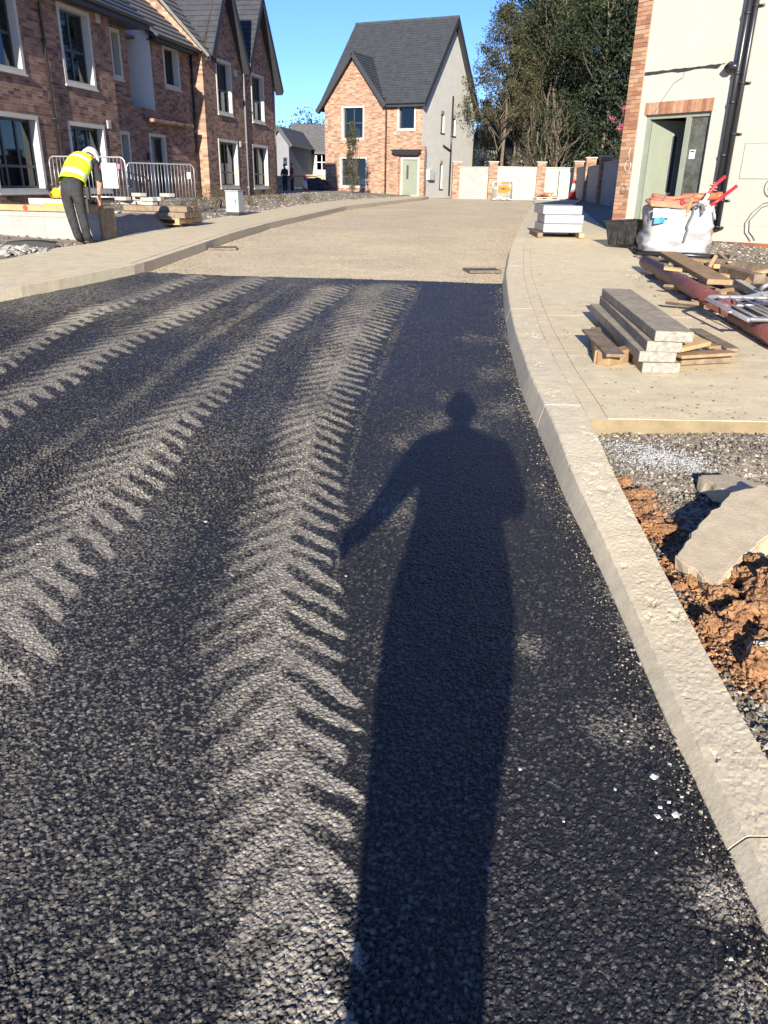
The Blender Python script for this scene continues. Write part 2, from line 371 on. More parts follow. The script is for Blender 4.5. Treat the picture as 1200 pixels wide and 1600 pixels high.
ys = np.concatenate([np.linspace(-30, -1, 12), np.linspace(-0.5, 8, 110), np.linspace(8.2, 60, 160), np.geomspace(62, 900, 30)])
xs = np.concatenate([-np.geomspace(800, 26, 16), np.linspace(-24, 0, 120)[:-1], np.linspace(0, 5, 110), np.linspace(5.2, 24, 70), np.geomspace(26, 800, 16)])
X, Y = np.meshgrid(xs, ys)
Z = hz(X, Y)
rub = smooth01(0.02, 0.3, X - XR(Y) - KWf(Y)) * smooth01(4.0, 3.5, Y) * smooth01(8, 4, X)
Z = Z + (fbm(X * 3, Y * 3, 3) - 0.5) * 0.05 * smooth01(60, 20, np.abs(X)) + rub * (fbm(X * 5, Y * 5, 9) - 0.55) * 0.10
P = np.stack([X, Y, Z], -1); nr, nc = X.shape
ii = np.arange(nr * nc).reshape(nr, nc); Q = np.stack([ii[:-1, :-1], ii[:-1, 1:], ii[1:, 1:], ii[1:, :-1]], -1).reshape(-1, 4)
o = link('ground', big_mesh('ground', P.reshape(-1, 3), Q, m_gravel)); tag(o, 'grey brown stony site ground around the houses', None, None, 'structure')

# ------------------------------------------------------------------ strips laid along the street
def strip(name, fa, fb, y0, y1, ztop, mat, nx=6, dy=0.25, deep=0.16, parent=None, rough=0.0, seed=1, smooth=True, edge=0.012):
    n = max(2, int((y1 - y0) / dy) + 1); yy = np.linspace(y0, y1, n); u = np.linspace(0, 1, nx)
    u = np.concatenate([[0.0], u[1:-1], [1.0]])
    A, B = fa(yy), fb(yy)
    X = A[:, None] * (1 - u) + B[:, None] * u; Yg = np.repeat(yy[:, None], nx, 1)
    Z = ztop(X, Yg)
    if rough: Z = Z + rough * (fbm(X * 6, Yg * 6, seed) - 0.5)
    # sides: a dropped ring all round
    P = np.stack([X, Yg, Z], -1); mb = MB(); mb.grid(P)
    ring = [(0, j) for j in range(nx)] + [(i, nx - 1) for i in range(1, n)] + [(n - 1, j) for j in range(nx - 2, -1, -1)] + [(i, 0) for i in range(n - 2, 0, -1)]
    vs = []; fs = []; L = len(ring)
    for k, (i, j) in enumerate(ring):
        p = P[i, j]; vs.append(p); vs.append((p[0], p[1], p[2] - deep))
    for k in range(L): a, b_ = 2 * k, 2 * ((k + 1) % L); fs.append((a, a + 1, b_ + 1, b_))
    mb.add(vs, fs)
    me = mb.mesh(name, mat); o = link(name, me, parent); return o

# dusty unfinished carriageway
def dusty_mat():
    m = bpy.data.materials.new('dusty_road_base'); n, l, b = nodes_of(m)
    tc = n.new('ShaderNodeTexCoord').outputs['Object']
    a = noise_tex(n, l, tc, 0.5, 7, 0.7); g = noise_tex(n, l, tc, 38, 6, 0.8); s = noise_tex(n, l, tc, 5, 6, 0.75)
    v = val(n, 'ShaderNodeTexVoronoi', i_Scale=32); l.new(tc, v.inputs['Vector']); sp = n.new('ShaderNodeSeparateColor'); l.new(v.outputs['Color'], sp.inputs[0])
    c = mixc(n, l, ramp(n, l, a, [(0.35, 0.0), (0.65, 1.0)]), (0.69, 0.56, 0.355), (0.53, 0.435, 0.295))
    c = mixc(n, l, ramp(n, l, s, [(0.5, 0.0), (0.72, 0.6)]), c, (0.42, 0.35, 0.255))
    c = mixc(n, l, 0.6, c, ramp(n, l, sp.outputs[0], [(0.0, 0.6), (0.15, 0.95), (0.85, 1.0), (1.0, 1.4)]), 'MULTIPLY')
    c = mixc(n, l, 0.6, c, ramp(n, l, g, [(0.3, 0.6), (0.7, 1.35)]), 'MULTIPLY')
    l.new(c, b.inputs['Base Color']); b.inputs['Roughness'].default_value = 0.95; b.inputs['Specular IOR Level'].default_value = 0.12
    k = bump(n, l, b, v.outputs['Distance'], 0.4, -0.012); bump(n, l, b, g, 0.7, 0.012, k); return m
m_dusty = dusty_mat()
o = strip('dusty_road', lambda y: XL(y) - 0.05, lambda y: XR(y) + 0.05, 2.0, 49.0, lambda x, y: G(y) - 0.018 + 0.02 * (fbm(x * 2, y * 2, 5) - 0.5), m_dusty, 40, 0.15, 0.03)
tag(o, 'sandy dust covered road base with loose stones', None, None, 'structure')

# left pavement: kerb, then broomed concrete bays
def bays(pname, label, fa, fb, cuts, ztop, mat, nx, piece, deep=0.2, gap=0.005, parent=None, **kw):
    p = parent or tag(link(pname, None), label, None, None, 'structure')
    for y0, y1 in zip(cuts[:-1], cuts[1:]): strip(piece, fa, fb, y0 + gap / 2, y1 - gap / 2, ztop, mat, nx, kw.get('dy', 0.25), deep, p, kw.get('rough', 0.006))
    return p
pl = bays('left_pavement', 'sandy broomed concrete pavement beside the brick terrace', lambda y: XL(y) + 0.0 - 0.14, lambda y: XLB(y), [4.0, 8.2, 11.6, 15.0, 19.5, 24.5, 30, 37, 46.5], lambda x, y: G(y) + 0.12 + 0.0 * x, m_conc, 8, 'concrete_bay')
bays('left_kerb', '', lambda y: XL(y), lambda y: XL(y) - 0.132, [4.0, 7.2, 10.4, 13.6, 17, 21, 26, 32, 39, 46.5], lambda x, y: G(y) + 0.118 + 0 * x, m_kerb, 4, 'kerb_length', 0.25, 0.01, parent=pl)

# right kerb: rough cast concrete, close to the viewer
kr = tag(link('right_kerb', None), 'rough sandy cast concrete kerb curving along the fresh tarmac', None, None, 'structure')
def kerb_piece(y0, y1, dy):
    n = int((y1 - y0) / dy) + 2; yy = np.linspace(y0, y1, n); kw = KWf(yy)
    pf = [(-0.006, -0.6)] + [(0.034 * t ** 1.1, t * 0.94) for t in np.linspace(0, 1, 9)] + [(0.041, 0.985)]
    tu = np.linspace(0, 1, 26); m = len(pf)
    P = np.zeros((n, m + 27, 3)); upv = up_r(yy); g = G(yy)
    tx = np.gradient(XR(yy), yy); nl = np.sqrt(1 + tx ** 2)
    for j in range(m + 27):
        if j < m: u, z = pf[j]; u = np.full(n, u)
        elif j < m + 26: u, z = 0.050 + (kw - 0.050) * tu[j - m], 1.0
        else: u, z = kw + 0.003, -1.5
        X = XR(yy) + u / nl; Yj = yy - u * tx / nl
        big = (fbm(X * 7, Yj * 4, 21) - 0.5) * 0.003; fine = (fbm(X * 90, Yj * 90, 22, 3) - 0.5) * 0.0034 * smooth01(0.25, 0.6, fbm(X * 2, Yj * 2, 23) + 0.25 * (Yj < 2.6))
        pit = -0.0045 * smooth01(0.60, 0.72, fbm(X * 45 + 9, Yj * 20, 31)) * smooth01(0.48, 0.62, fbm(X * 5, Yj * 3, 12))
        edge = (fbm(X * 0 + 3, Yj * 25, 24) - 0.5) * 0.006
        P[:, j] = np.stack([X + (big + (edge if j >= m - 2 else 0.35 * fine) if 0 < j <= m else 0), Yj, g + z * upv + (big + (fine + pit if j > m else 0.4 * fine) if z > 0.2 else 0)], -1)
    mb = MB(); mb.grid(P)
    for e in (0, n - 1): mb.add(P[e], [tuple(range(m + 27))])
    return mb.obj('kerb_length', m_kerb, kr)
for y0, y1, dy in ((-6, 0.4, 0.1), (0.4, 1.335, 0.007), (1.342, 4.4, 0.009), (4.408, 7.6, 0.03), (7.61, 11, 0.06), (11.01, 16, 0.2), (16.01, 22, 0.3), (22.01, 30, 0.3), (30.01, 48, 0.3)): kerb_piece(y0, y1, dy)

# right pavement: margin strip, then bays
zp = lambda x, y: G(y) + up_r(y) - 0.002 + 0 * x
y_step = gnd(1000, 655, 0.14)[1]
j1, j2 = gnd(960, 492, 0.15)[1], gnd(960, 410, 0.12)[1]
cuts = [y_step, j1, j2, j2 + 4.2, j2 + 9, j2 + 15, j2 + 22, 47]
pr = bays('right_pavement', 'smooth sandy concrete footpath in front of the cream house', lambda y: XR(y) + KWf(y) + 0.012 + 0.10, XRB, cuts, zp, m_conc, 12, 'concrete_bay', 0.16, 0.006, dy=0.12)
bays('', '', lambda y: XR(y) + KWf(y) + 0.006, lambda y: XR(y) + KWf(y) + 0.1105, [y_step + 0.004, j1, j2, j2 + 4.2, j2 + 9, j2 + 15, j2 + 22, 47], lambda x, y: zp(x, y) - 0.003, m_conc, 3, 'margin_strip', 0.16, 0.004, parent=pr)
# the raw yellow edge of the newest bay
m_edge = M('raw_concrete_edge', (0.24, 0.185, 0.11), 0.95, 0.2, 8, 0.7, 70, 0.1, bdist=0.01)
mb = MB(); n = 70; xx = np.linspace(XR(y_step) + KWf(y_step) + 0.004, 3.6, n)
rows = []
for k, (dy_, dz_) in enumerate(((0.0, 0.0), (-0.006, -0.01), (-0.008, -0.05), (-0.012, -0.13))):
    w_ = (fbm(xx * 7, xx * 0 + k * 3.3, 40) - 0.5)
    rows.append(np.stack([xx, y_step + dy_ + w_ * 0.012 * (k > 0), G(y_step) + up_r(y_step) - 0.004 + dz_ + (w_ * 0.03 if k == 3 else 0) + 0 * xx], -1))
mb.grid(np.array(rows)); mb.obj('slab_edge', m_edge, pr)

# ------------------------------------------------------------------ fresh tarmac with dusty tyre tracks
def track_fn(rows):
    L = [gnd(a, y) for a, b_, y in rows]; R = [gnd(b_, y) for a, b_, y in rows]
    yy = np.array([p[1] for p in L])[::-1]
    c = np.array([(p[0] + q[0]) / 2 for p, q in zip(L, R)])[::-1]; w_ = np.array([(q[0] - p[0]) / 2 for p, q in zip(L, R)])[::-1]
    return yy, c, w_
TR = dict(A=[(554, 648, 446), (500, 597, 534), (443, 554, 645), (402, 534, 773), (360, 528, 860), (335, 535, 960), (340, 548, 1080), (365, 560, 1200), (385, 562, 1350), (395, 556, 1500), (400, 552, 1600)],
          B=[(490, 556, 447), (373, 432, 540), (257, 350, 633), (110, 262, 744), (-40, 150, 900), (-170, 65, 1040), (-300, 10, 1150)],
          C=[(452, 478, 436), (300, 345, 530), (180, 240, 620), (10, 75, 730), (-150, -60, 850)],
          D=[(380, 432, 433), (180, 262, 517), (60, 146, 581), (-90, 35, 657)],
          E=[(292, 338, 429), (117, 175, 487), (0, 56, 550), (-110, -30, 610)],
          S=[(650, 664, 446), (600, 622, 534), (560, 578, 645), (540, 552, 740)])
TR = {k: track_fn(v) for k, v in TR.items()}
e0, e1 = gnd(220, 426), gnd(786, 443.5)                           # the cut line where tarmac begins
def y_edge(x): return e0[1] + (x - e0[0]) * (e1[1] - e0[1]) / (e1[0] - e0[0])

def dust_at(X, Y):
    cA = np.interp(Y, TR['A'][0], TR['A'][1])
    lo = fbm(X * 0.8, Y * 0.45, 60); mid = fbm(X * 4, Y * 1.7, 61)
    d = 0.08 + (0.11 + 0.22 * smooth01(0.35, 0.75, lo)) * smooth01(0.25, -0.5, X - cA) + 0.16 * (mid - 0.5) + 0.14 * smooth01(2.6, 1.3, Y) * smooth01(0.1, -0.4, X - cA)
    soft = fbm(X * 11, Y * 7, 62) - 0.5
    for k, per, amp, teeth in (('A', 0.158, 0.94, 1.0), ('B', 0.172, 0.98, 1.0), ('C', 0.3, 0.46, 0.0), ('D', 0.185, 0.92, 1.0), ('E', 0.185, 0.86, 1.0), ('S', 0.3, 0.34, 0.0)):
        yy, c, hw = TR[k]
        cc = np.interp(Y, yy, c) + (fbm(Y * 0.9, Y * 0 + 3, 70) - 0.5) * 0.05; ww = np.interp(Y, yy, hw)
        u = (X - cc) / ww; au = np.abs(u); left = u < 0
        wob = (fbm(X * 3, Y * 3, 71) - 0.5) * 0.13 + soft * 0.06
        ph = (Y + 1.0 * ww * au ** 1.1 + wob + np.where(left, 0.5 * per, 0.0)) / per
        cell = _h(np.floor(ph), np.floor(ph) * 0 + left, 73)
        T = 0.5 + 0.5 * np.sin(2 * np.pi * ph); T = smooth01(0.22, 0.74, T + 0.35 * soft)
        if teeth:
            reachR = 0.14 + (0.70 + 0.32 * cell) * T; bodyR = smooth01(reachR + 0.13, reachR - 0.13, au + soft * 0.30); bodyR = np.maximum(bodyR, (0.26 + 0.46 * cell) * smooth01(1.05, 0.3, au + soft * 0.3))
            bodyL = smooth01(1.8 + 0.9 * smooth01(2.8, 1.3, Y), 0.3, au + soft * 0.4) * (0.56 + 0.44 * np.maximum(T, 0.6 * smooth01(0.35, 0.0, au)))
            body = np.where(left, bodyL, bodyR * (0.64 + 0.36 * np.maximum(T, 0.45 * smooth01(0.5, 0.1, au))))
        else: body = smooth01(1.25, 0.2, au + soft * 0.7)
        far = smooth01(yy.max() + 0.6, yy.max() - 0.2, Y)
        near = 1 + 0.22 * smooth01(2.6, 1.4, Y)
        d = np.maximum(d, amp * body * far * near * (0.52 + 0.72 * fbm(X * 3.5, Y * 1.6, 72)))
    # scattered patches of dust beside the kerb
    pt = fbm(X * 2.6 + 5, Y * 1.6, 80); lane = smooth01(0.0, 0.35, X - np.interp(Y, TR['A'][0], TR['A'][1] + TR['A'][2]))
    d = np.maximum(d, lane * smooth01(0.58, 0.80, pt) * 0.36 * smooth01(2.2, 3.5, Y))
    for px, py, rx, ry, a in ((700, 660, 0.30, 0.26, 0.45), (790, 640, 0.25, 0.3, 0.4), (650, 690, 0.2, 0.2, 0.5), (610, 790, 0.16, 0.3, 0.5), (820, 1010, 0.08, 0.1, 0.55), (965, 1135, 0.10, 0.10, 0.6), (1130, 1400, 0.09, 0.07, 0.95), (1185, 1560, 0.10, 0.06, 0.8), (860, 780, 0.12, 0.3, 0.25), (600, 1020, 0.1, 0.2, 0.3)):
        q = gnd(px, py); r2 = ((X - q[0]) / rx) ** 2 + ((Y - q[1]) / ry) ** 2
        d = np.maximum(d, a * np.exp(-r2) * (0.5 + 0.9 * fbm(X * 16, Y * 10, 81)))
    dk = XR(Y) - X
    d = np.maximum(d, 0.5 * smooth01(0.10, 0.0, dk) * smooth01(0.35, 0.7, fbm(X * 4, Y * 4, 83)))
    return np.clip(d, 0, 1)

y0 = 0.55; yy = [y0]
while yy[-1] < 12.6: yy.append(yy[-1] + 0.0038 * max(1.0, yy[-1] / 1.25) ** 1.06)
yy = np.array(yy); nc = 830
half = 0.60 * yy + 1.35
XLim0 = np.maximum(-half, XL(yy) - 0.05); XLim1 = np.minimum(half, XR(yy) + 0.03)
u = np.linspace(0, 1, nc); X = XLim0[:, None] * (1 - u) + XLim1[:, None] * u; Y = np.repeat(yy[:, None], nc, 1)
jx = (XLim1 - XLim0)[:, None] / nc; X = X + (_h(np.floor(X * 9173), np.floor(Y * 8191), 5) - 0.5) * jx * 0.6
def stones(X, Y):
    wx = X + (fbm(X * 40, Y * 40, 90, 2) - 0.5) * 0.006; wy = Y + (fbm(X * 40 + 7, Y * 40, 91, 2) - 0.5) * 0.006
    d1, r1, t1 = worley(wx / 0.0122, wy / 0.0122, 1); d2, r2, t2 = worley(wx / 0.0070, wy / 0.0070, 2)
    h1 = np.clip(2.3 * (1 - d1 / (0.46 + 0.34 * r1)), 0, 1) * (0.45 + 0.55 * r1) + 0.9 * t1 * (d1 < 0.6); h2 = np.clip(2.2 * (1 - d2 / 0.66), 0, 1) * (0.25 + 0.55 * r2) + 0.4 * t2
    return np.clip(np.maximum(h1, h2), 0, 1.15), np.where(h1 > h2, r1, r2)
H, TONE = stones(X, Y); D = dust_at(X, Y)
loose = 0.55 + 0.75 * smooth01(0.35, 0.65, fbm(X * 1.4, Y * 1.1, 95)) * smooth01(0.5, -0.3, X)
Z = G(Y) + 0.0085 * H * loose + 0.010 * (fbm(X * 1.6, Y * 1.6, 96) - 0.5) - 0.004
nrw = len(yy); ii = np.arange(nrw * nc).reshape(nrw, nc)
Q = np.stack([ii[:-1, :-1], ii[:-1, 1:], ii[1:, 1:], ii[1:, :-1]], -1).reshape(-1, 4)
fx, fy = X[:-1, :-1].ravel(), Y[:-1, :-1].ravel()
keep = fy < y_edge(fx) + (fbm(fx * 6, fy * 6, 97) - 0.5) * 0.12
Q = Q[keep]
# the coarser remainder: behind the viewer and out to the sides
ya = np.concatenate([np.linspace(-20, 0.5, 60), np.linspace(0.56, 12.4, 140)]); xa = np.linspace(0, 1, 120)
XA = (XL(ya) - 0.05)[:, None] * (1 - xa) + (XR(ya) + 0.03)[:, None] * xa; YA = np.repeat(ya[:, None], 120, 1)
HA, TA = stones(XA, YA); DA = dust_at(XA, YA)
ZA = G(YA) - 0.011 + 0.004 * HA
inside = (np.abs(XA) < 0.60 * YA + 1.30) & (YA > 0.56)
ib = np.arange(XA.size).reshape(XA.shape) + nrw * nc
QB = np.stack([ib[:-1, :-1], ib[:-1, 1:], ib[1:, 1:], ib[1:, :-1]], -1).reshape(-1, 4)
ins = (inside[:-1, :-1] & inside[1:, 1:] & inside[:-1, 1:] & inside[1:, :-1]).ravel()
QB = QB[~ins & (YA[:-1, :-1].ravel() < y_edge(XA[:-1, :-1].ravel()))]
V = np.concatenate([np.stack([X, Y, Z], -1).reshape(-1, 3), np.stack([XA, YA, ZA], -1).reshape(-1, 3)])

def asphalt_mat():
    m = bpy.data.materials.new('fresh_tarmac'); n, l, b = nodes_of(m)
    tc = n.new('ShaderNodeTexCoord').outputs['Object']
    du = val(n, 'ShaderNodeAttribute', attribute_name='dust').outputs['Fac']; hg = val(n, 'ShaderNodeAttribute', attribute_name='hgt').outputs['Fac']
    tn = val(n, 'ShaderNodeAttribute', attribute_name='tone').outputs['Fac']
    g = noise_tex(n, l, tc, 210, 4, 0.75)
    vo = val(n, 'ShaderNodeTexVoronoi', i_Scale=125.0); l.new(tc, vo.inputs['Vector']); vs = n.new('ShaderNodeSeparateColor'); l.new(vo.outputs['Color'], vs.inputs[0])
    base = ramp(n, l, tn, [(0.0, (0.010, 0.0098, 0.0095)), (0.7, (0.019, 0.0185, 0.0178)), (0.95, (0.036, 0.034, 0.032)), (1.0, (0.09, 0.085, 0.078))])
    def madd(x, k, c):
        q = val(n, 'ShaderNodeMath', operation='MULTIPLY_ADD'); l.new(x, q.inputs[0]); q.inputs[1].default_value = k
        if isinstance(c, float): q.inputs[2].default_value = c
        else: l.new(c, q.inputs[2])
        return q.outputs[0]
    # dust sits on the tops of the stones, on some stones more than others, and misses the gaps
    t = madd(du, 1.15, madd(hg, 0.75, madd(vs.outputs[0], 0.45, madd(g, 0.55, -1.12))))
    fac = ramp(n, l, t, [(0.08, 0.0), (0.85, 0.95), (1.1, 1.0)])
    dcol = ramp(n, l, vs.outputs[1], [(0.0, (0.19, 0.170, 0.138)), (0.6, (0.28, 0.252, 0.205)), (1.0, (0.41, 0.37, 0.30))])
    c = mixc(n, l, fac, base, dcol)
    l.new(c, b.inputs['Base Color'])
    r = ramp(n, l, fac, [(0.0, 0.46), (0.5, 0.85), (1.0, 0.95)]); l.new(r, b.inputs['Roughness'])
    sp = ramp(n, l, fac, [(0.0, 0.42), (0.6, 0.12), (1.0, 0.08)]); l.new(sp, b.inputs['Specular IOR Level'])
    k = bump(n, l, b, vo.outputs['Distance'], 0.5, -0.004); bump(n, l, b, g, 0.5, 0.003, k); return m
m_asph = asphalt_mat()
me = big_mesh('tarmac_road', V, np.concatenate([Q, QB]), m_asph, False, {'dust': ('POINT', np.concatenate([D.ravel(), DA.ravel()])), 'hgt': ('POINT', np.concatenate([H.ravel(), HA.ravel()])), 'tone': ('POINT', np.concatenate([TONE.ravel(), TA.ravel()]))})
tag(link('tarmac_road', me), 'fresh black tarmac with pale dusty tyre tracks', None, None, 'structure')
# ------------------------------------------------------------------ houses: local x along the front, y into the house, z up
def house_frame(name, label, cat, origin, xdir, group=None):
    o = link(name, None); o.location = (origin[0], origin[1], 0); o.rotation_euler = (0, 0, math.atan2(xdir[1], xdir[0]))
    return tag(o, label, cat, group)
def wall_cells(mb, x0, x1, z0, z1, holes, y=0.0, deep=0.12, mi=0, flip=False):
    xs = sorted({x0, x1, *[h[0] for h in holes], *[h[1] for h in holes]}); zs = sorted({z0, z1, *[h[2] for h in holes], *[h[3] for h in holes]})
    xs = [v for v in xs if x0 <= v <= x1]; zs = [v for v in zs if z0 <= v <= z1]
    for a, b_ in zip(xs[:-1], xs[1:]):
        for c, d in zip(zs[:-1], zs[1:]):
            mx, mz = (a + b_) / 2, (c + d) / 2
            if any(h[0] < mx < h[1] and h[2] < mz < h[3] for h in holes): continue
            mb.add([(a, y, c), (b_, y, c), (b_, y, d), (a, y, d)], [(0, 1, 2, 3)], mi)
    for (a, b_, c, d) in holes:
        y2 = y + deep
        mb.add([(a, y, c), (b_, y, c), (b_, y, d), (a, y, d), (a, y2, c), (b_, y2, c), (b_, y2, d), (a, y2, d)], [(0, 4, 5, 1), (1, 5, 6, 2), (2, 6, 7, 3), (3, 7, 4, 0)], mi)
    return mb
def ring(mb, a, b_, c, d, t, y0, y1, mi=0):                        # rectangular frame of width t
    mb.box((a, y0, c), (b_, y1, c + t), mi); mb.box((a, y0, d - t), (b_, y1, d), mi)
    mb.box((a, y0, c + t), (a + t, y1, d - t), mi); mb.box((b_ - t, y0, c + t), (b_, y1, d - t), mi)
_wcache = {}
def window(parent, a, b_, c, d, y=0.0, cols=2, bars=(0.5,), surround=True, frame=None, sur=0.10, inset=0.17):
    """window frame, its surround, sill and panes; a,b_ left/right, c,d bottom/top of the whole opening"""
    frame = frame or m_frame; w_, h_ = b_ - a, d - c
    key = (round(w_, 3), round(h_, 3), cols, bars, surround, frame.name, sur, inset)
    if key not in _wcache:
        s = sur if surround else 0.0
        fr = MB(); ring(fr, s, w_ - s, s, h_ - s, 0.055, inset, inset + 0.06)
        xs = np.linspace(s + 0.0275, w_ - s - 0.0275, cols + 1)
        zsb = [s + 0.03] + [s + (h_ - 2 * s) * k for k in bars] + [h_ - s - 0.03]
        for x in xs[1:-1]: fr.box((x - 0.032, inset - 0.004, s + 0.05), (x + 0.032, inset + 0.055, h_ - s - 0.05))
        for z in zsb[1:-1]: fr.box((s + 0.05, inset - 0.007, z - 0.03), (w_ - s - 0.05, inset + 0.05, z + 0.03))
        panes = []
        for i in range(cols):
            for j in range(len(zsb) - 1):
                pm = MB(); pm.box((xs[i] + 0.02, inset + 0.025, zsb[j] + 0.02), (xs[i + 1] - 0.02, inset + 0.031, zsb[j + 1] - 0.02)); panes.append(pm.mesh('pane', m_glass))
        sm = None
        if surround:
            sb = MB(); ring(sb, 0, w_, 0, h_, s, -0.022, inset + 0.012)
            sm = sb.mesh('surround', m_surround)
        iv = MB(); ring(iv, s + 0.002, w_ - s - 0.002, s + 0.002, h_ - s - 0.002, 0.012, inset + 0.062, inset + 0.30)
        sl_ = MB(); sl_.box((-0.03, -0.06, -0.05), (w_ + 0.03, inset - 0.01, 0.002 if not surround else -0.002), ch=0.006)
        _wcache[key] = (fr.mesh('window', frame), panes, sm, iv.mesh('inner_reveal', m_inner), sl_.mesh('sill', m_surround if surround else m_render_g))
    fm, panes, sm, iv, slm = _wcache[key]
    wo = link('window', fm, parent, (a, y, c))
    for p in panes: link('pane', p, wo)
    if sm: link('surround', sm, wo)
    link('inner_reveal', iv, wo); link('sill', slm, wo)
    return wo
def slope(mb, p0, p1, q1, q0, n, t=0.03, mi=0, thick=0.10):        # tiled plane: eaves p0-p1, ridge q0-q1, n overlapping courses
    p0, p1, q0, q1 = map(Vector, (p0, p1, q0, q1)); nor = (p1 - p0).cross(q0 - p0).normalized()
    if nor.z < 0: nor = -nor
    for i in range(n):
        f0, f1 = i / n, (i + 1) / n
        a, b_ = p0.lerp(q0, f0), p1.lerp(q1, f0); c, d = p1.lerp(q1, f1), p0.lerp(q0, f1)
        mb.add([a + nor * t, b_ + nor * t, c, d, a - nor * 0.004, b_ - nor * 0.004], [(0, 1, 2, 3), (4, 5, 1, 0)], mi)
    lo = [p - nor * thick for p in (p0, p1, q1, q0)]
    mb.add([p0, p1, q1, q0] + lo, [(7, 6, 5, 4), (0, 4, 5, 1), (1, 5, 6, 2), (3, 2, 6, 7), (0, 3, 7, 4)], mi)
    return nor
def gutter(mb, p, q, r=0.06):
    p, q = Vector(p), Vector(q); x = (q - p).normalized(); y = Vector((0, 0, 1)).cross(x).normalized()
    pr = [(math.cos(t) * r, math.sin(t) * r) for t in np.linspace(math.pi, 2 * math.pi, 8)]; pr += [(r - 0.008, 0.0)] + [(math.cos(t) * (r - 0.008), math.sin(t) * (r - 0.008)) for t in np.linspace(2 * math.pi, math.pi, 8)[1:]]
    vs = [e + y * a + Vector((0, 0, b_)) for e in (p, q) for a, b_ in pr]; n = len(pr)
    mb.add(vs, [(i, (i + 1) % n, (i + 1) % n + n, i + n) for i in range(n)] + [tuple(range(n)), tuple(range(n, 2 * n))[::-1]])
def downpipe(parent, x, y, z0, z1, mat=None, name='downpipe', r=0.035, offset=None):
    mb = MB(); pts = [(x, y, z0), (x, y, z1)] if offset is None else [(x, y, z0), (x, y, z1 - 0.35), (x + offset[0], y + offset[1], z1 - 0.1), (x + offset[0], y + offset[1], z1)]
    mb.tube(pts, r, 10)
    for z in np.arange(z0 + 0.5, z1 - 0.4, 1.7): mb.tube([(x, y, z), (x, y, z + 0.05)], r + 0.012, 10); mb.box((x - 0.06, y + 0.0, z + 0.005), (x + 0.06, y + 0.055, z + 0.045))
    return mb.obj(name, mat or m_gutter, parent, True)
def shell(mb, x0, x1, y0, y1, z0, z1, faces='lrb', mi=0):
    if 'l' in faces: mb.add([(x0, y0, z0), (x0, y1, z0), (x0, y1, z1), (x0, y0, z1)], [(3, 2, 1, 0)], mi)
    if 'r' in faces: mb.add([(x1, y0, z0), (x1, y1, z0), (x1, y1, z1), (x1, y0, z1)], [(0, 1, 2, 3)], mi)
    if 'b' in faces: mb.add([(x0, y1, z0), (x1, y1, z0), (x1, y1, z1), (x0, y1, z1)], [(3, 2, 1, 0)], mi)
    if 'f' in faces: mb.add([(x0, y0, z0), (x1, y0, z0), (x1, y0, z1), (x0, y0, z1)], [(0, 1, 2, 3)], mi)
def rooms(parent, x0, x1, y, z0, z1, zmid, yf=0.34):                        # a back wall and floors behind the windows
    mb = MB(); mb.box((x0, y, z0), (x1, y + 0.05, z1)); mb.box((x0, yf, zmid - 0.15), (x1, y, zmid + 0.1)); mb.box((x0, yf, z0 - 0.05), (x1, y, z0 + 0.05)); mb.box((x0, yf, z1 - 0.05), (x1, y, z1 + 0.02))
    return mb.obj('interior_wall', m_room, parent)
def vent(parent, x, z, y=0.0):
    mb = MB(); mb.box((x - 0.11, y - 0.02, z - 0.11), (x + 0.11, y + 0.01, z + 0.11), ch=0.006)
    for k in range(5): mb.box((x - 0.085, y - 0.032, z - 0.08 + k * 0.036), (x + 0.085, y - 0.019, z - 0.06 + k * 0.036))
    return mb.obj('wall_vent', m_surround, parent)

AZ_T = math.radians(11.0); t_dir = (math.sin(AZ_T), math.cos(AZ_T)); T0 = (-8.417, 22.3)
ZB = 0.45
# ---- near terraced house
hA = house_frame('terraced_house', 'brown red brick house with tall cream framed windows behind the concrete plinth', 'house', T0, t_dir)
wA = [(-3.20, -1.27, 1.11, 2.84), (-3.02, -1.49, 3.70, 5.50), (0.0, 1.83, 1.11, 2.83), (0.17, 1.67, 3.69, 5.50), (-8.6, -6.7, 1.11, 2.82), (-8.4, -6.85, 3.66, 5.46)]
mb = MB(); wall_cells(mb, -11, 2.7, ZB, 5.72, wA); shell(mb, -11, 2.7, 0, 0.40, ZB, 5.72, 'r')
wA2 = [(3.38, 3.97, 1.11, 2.80), (3.38, 3.97, 4.18, 5.48)]
wall_cells(mb, 2.7, 4.4, ZB, 5.72, wA2, 0.40); shell(mb, -11, 4.4, 0.4, 8, ZB, 5.72, 'rb'); shell(mb, -11, 4.4, 0, 8, ZB, 5.72, 'l')
mb.add([(4.4, 0.4, 5.72), (4.4, 8.0, 5.72), (4.4, 4.2, 9.0)], [(0, 1, 2)])
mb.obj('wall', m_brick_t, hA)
for k, q in enumerate(wA): window(hA, *q, 0.0, 3 if q[1] - q[0] > 1.8 else 2, (0.32,) if q[1] - q[0] > 1.8 else (0.45,))
for q in wA2: window(hA, *q, 0.40, 1, (0.45,))
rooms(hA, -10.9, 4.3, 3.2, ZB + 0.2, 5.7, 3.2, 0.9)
mb = MB(); slope(mb, (-11.2, -0.38, 5.70), (4.52, -0.38, 5.70), (4.52, 4.2, 9.4), (-11.2, 4.2, 9.4), 22); slope(mb, (4.52, 8.6, 5.70), (-11.2, 8.6, 5.70), (-11.2, 4.2, 9.4), (4.52, 4.2, 9.4), 22)
rf = mb.obj('roof', m_slate, hA)
mb = MB(); mb.box((-11.2, -0.35, 5.52), (4.50, -0.32, 5.72)); mb.box((-11.2, -0.32, 5.56), (4.50, 0.0, 5.60)); mb.box((2.71, 0.0, 5.562), (4.50, 0.40, 5.598)); mb.obj('fascia', m_fascia, rf)
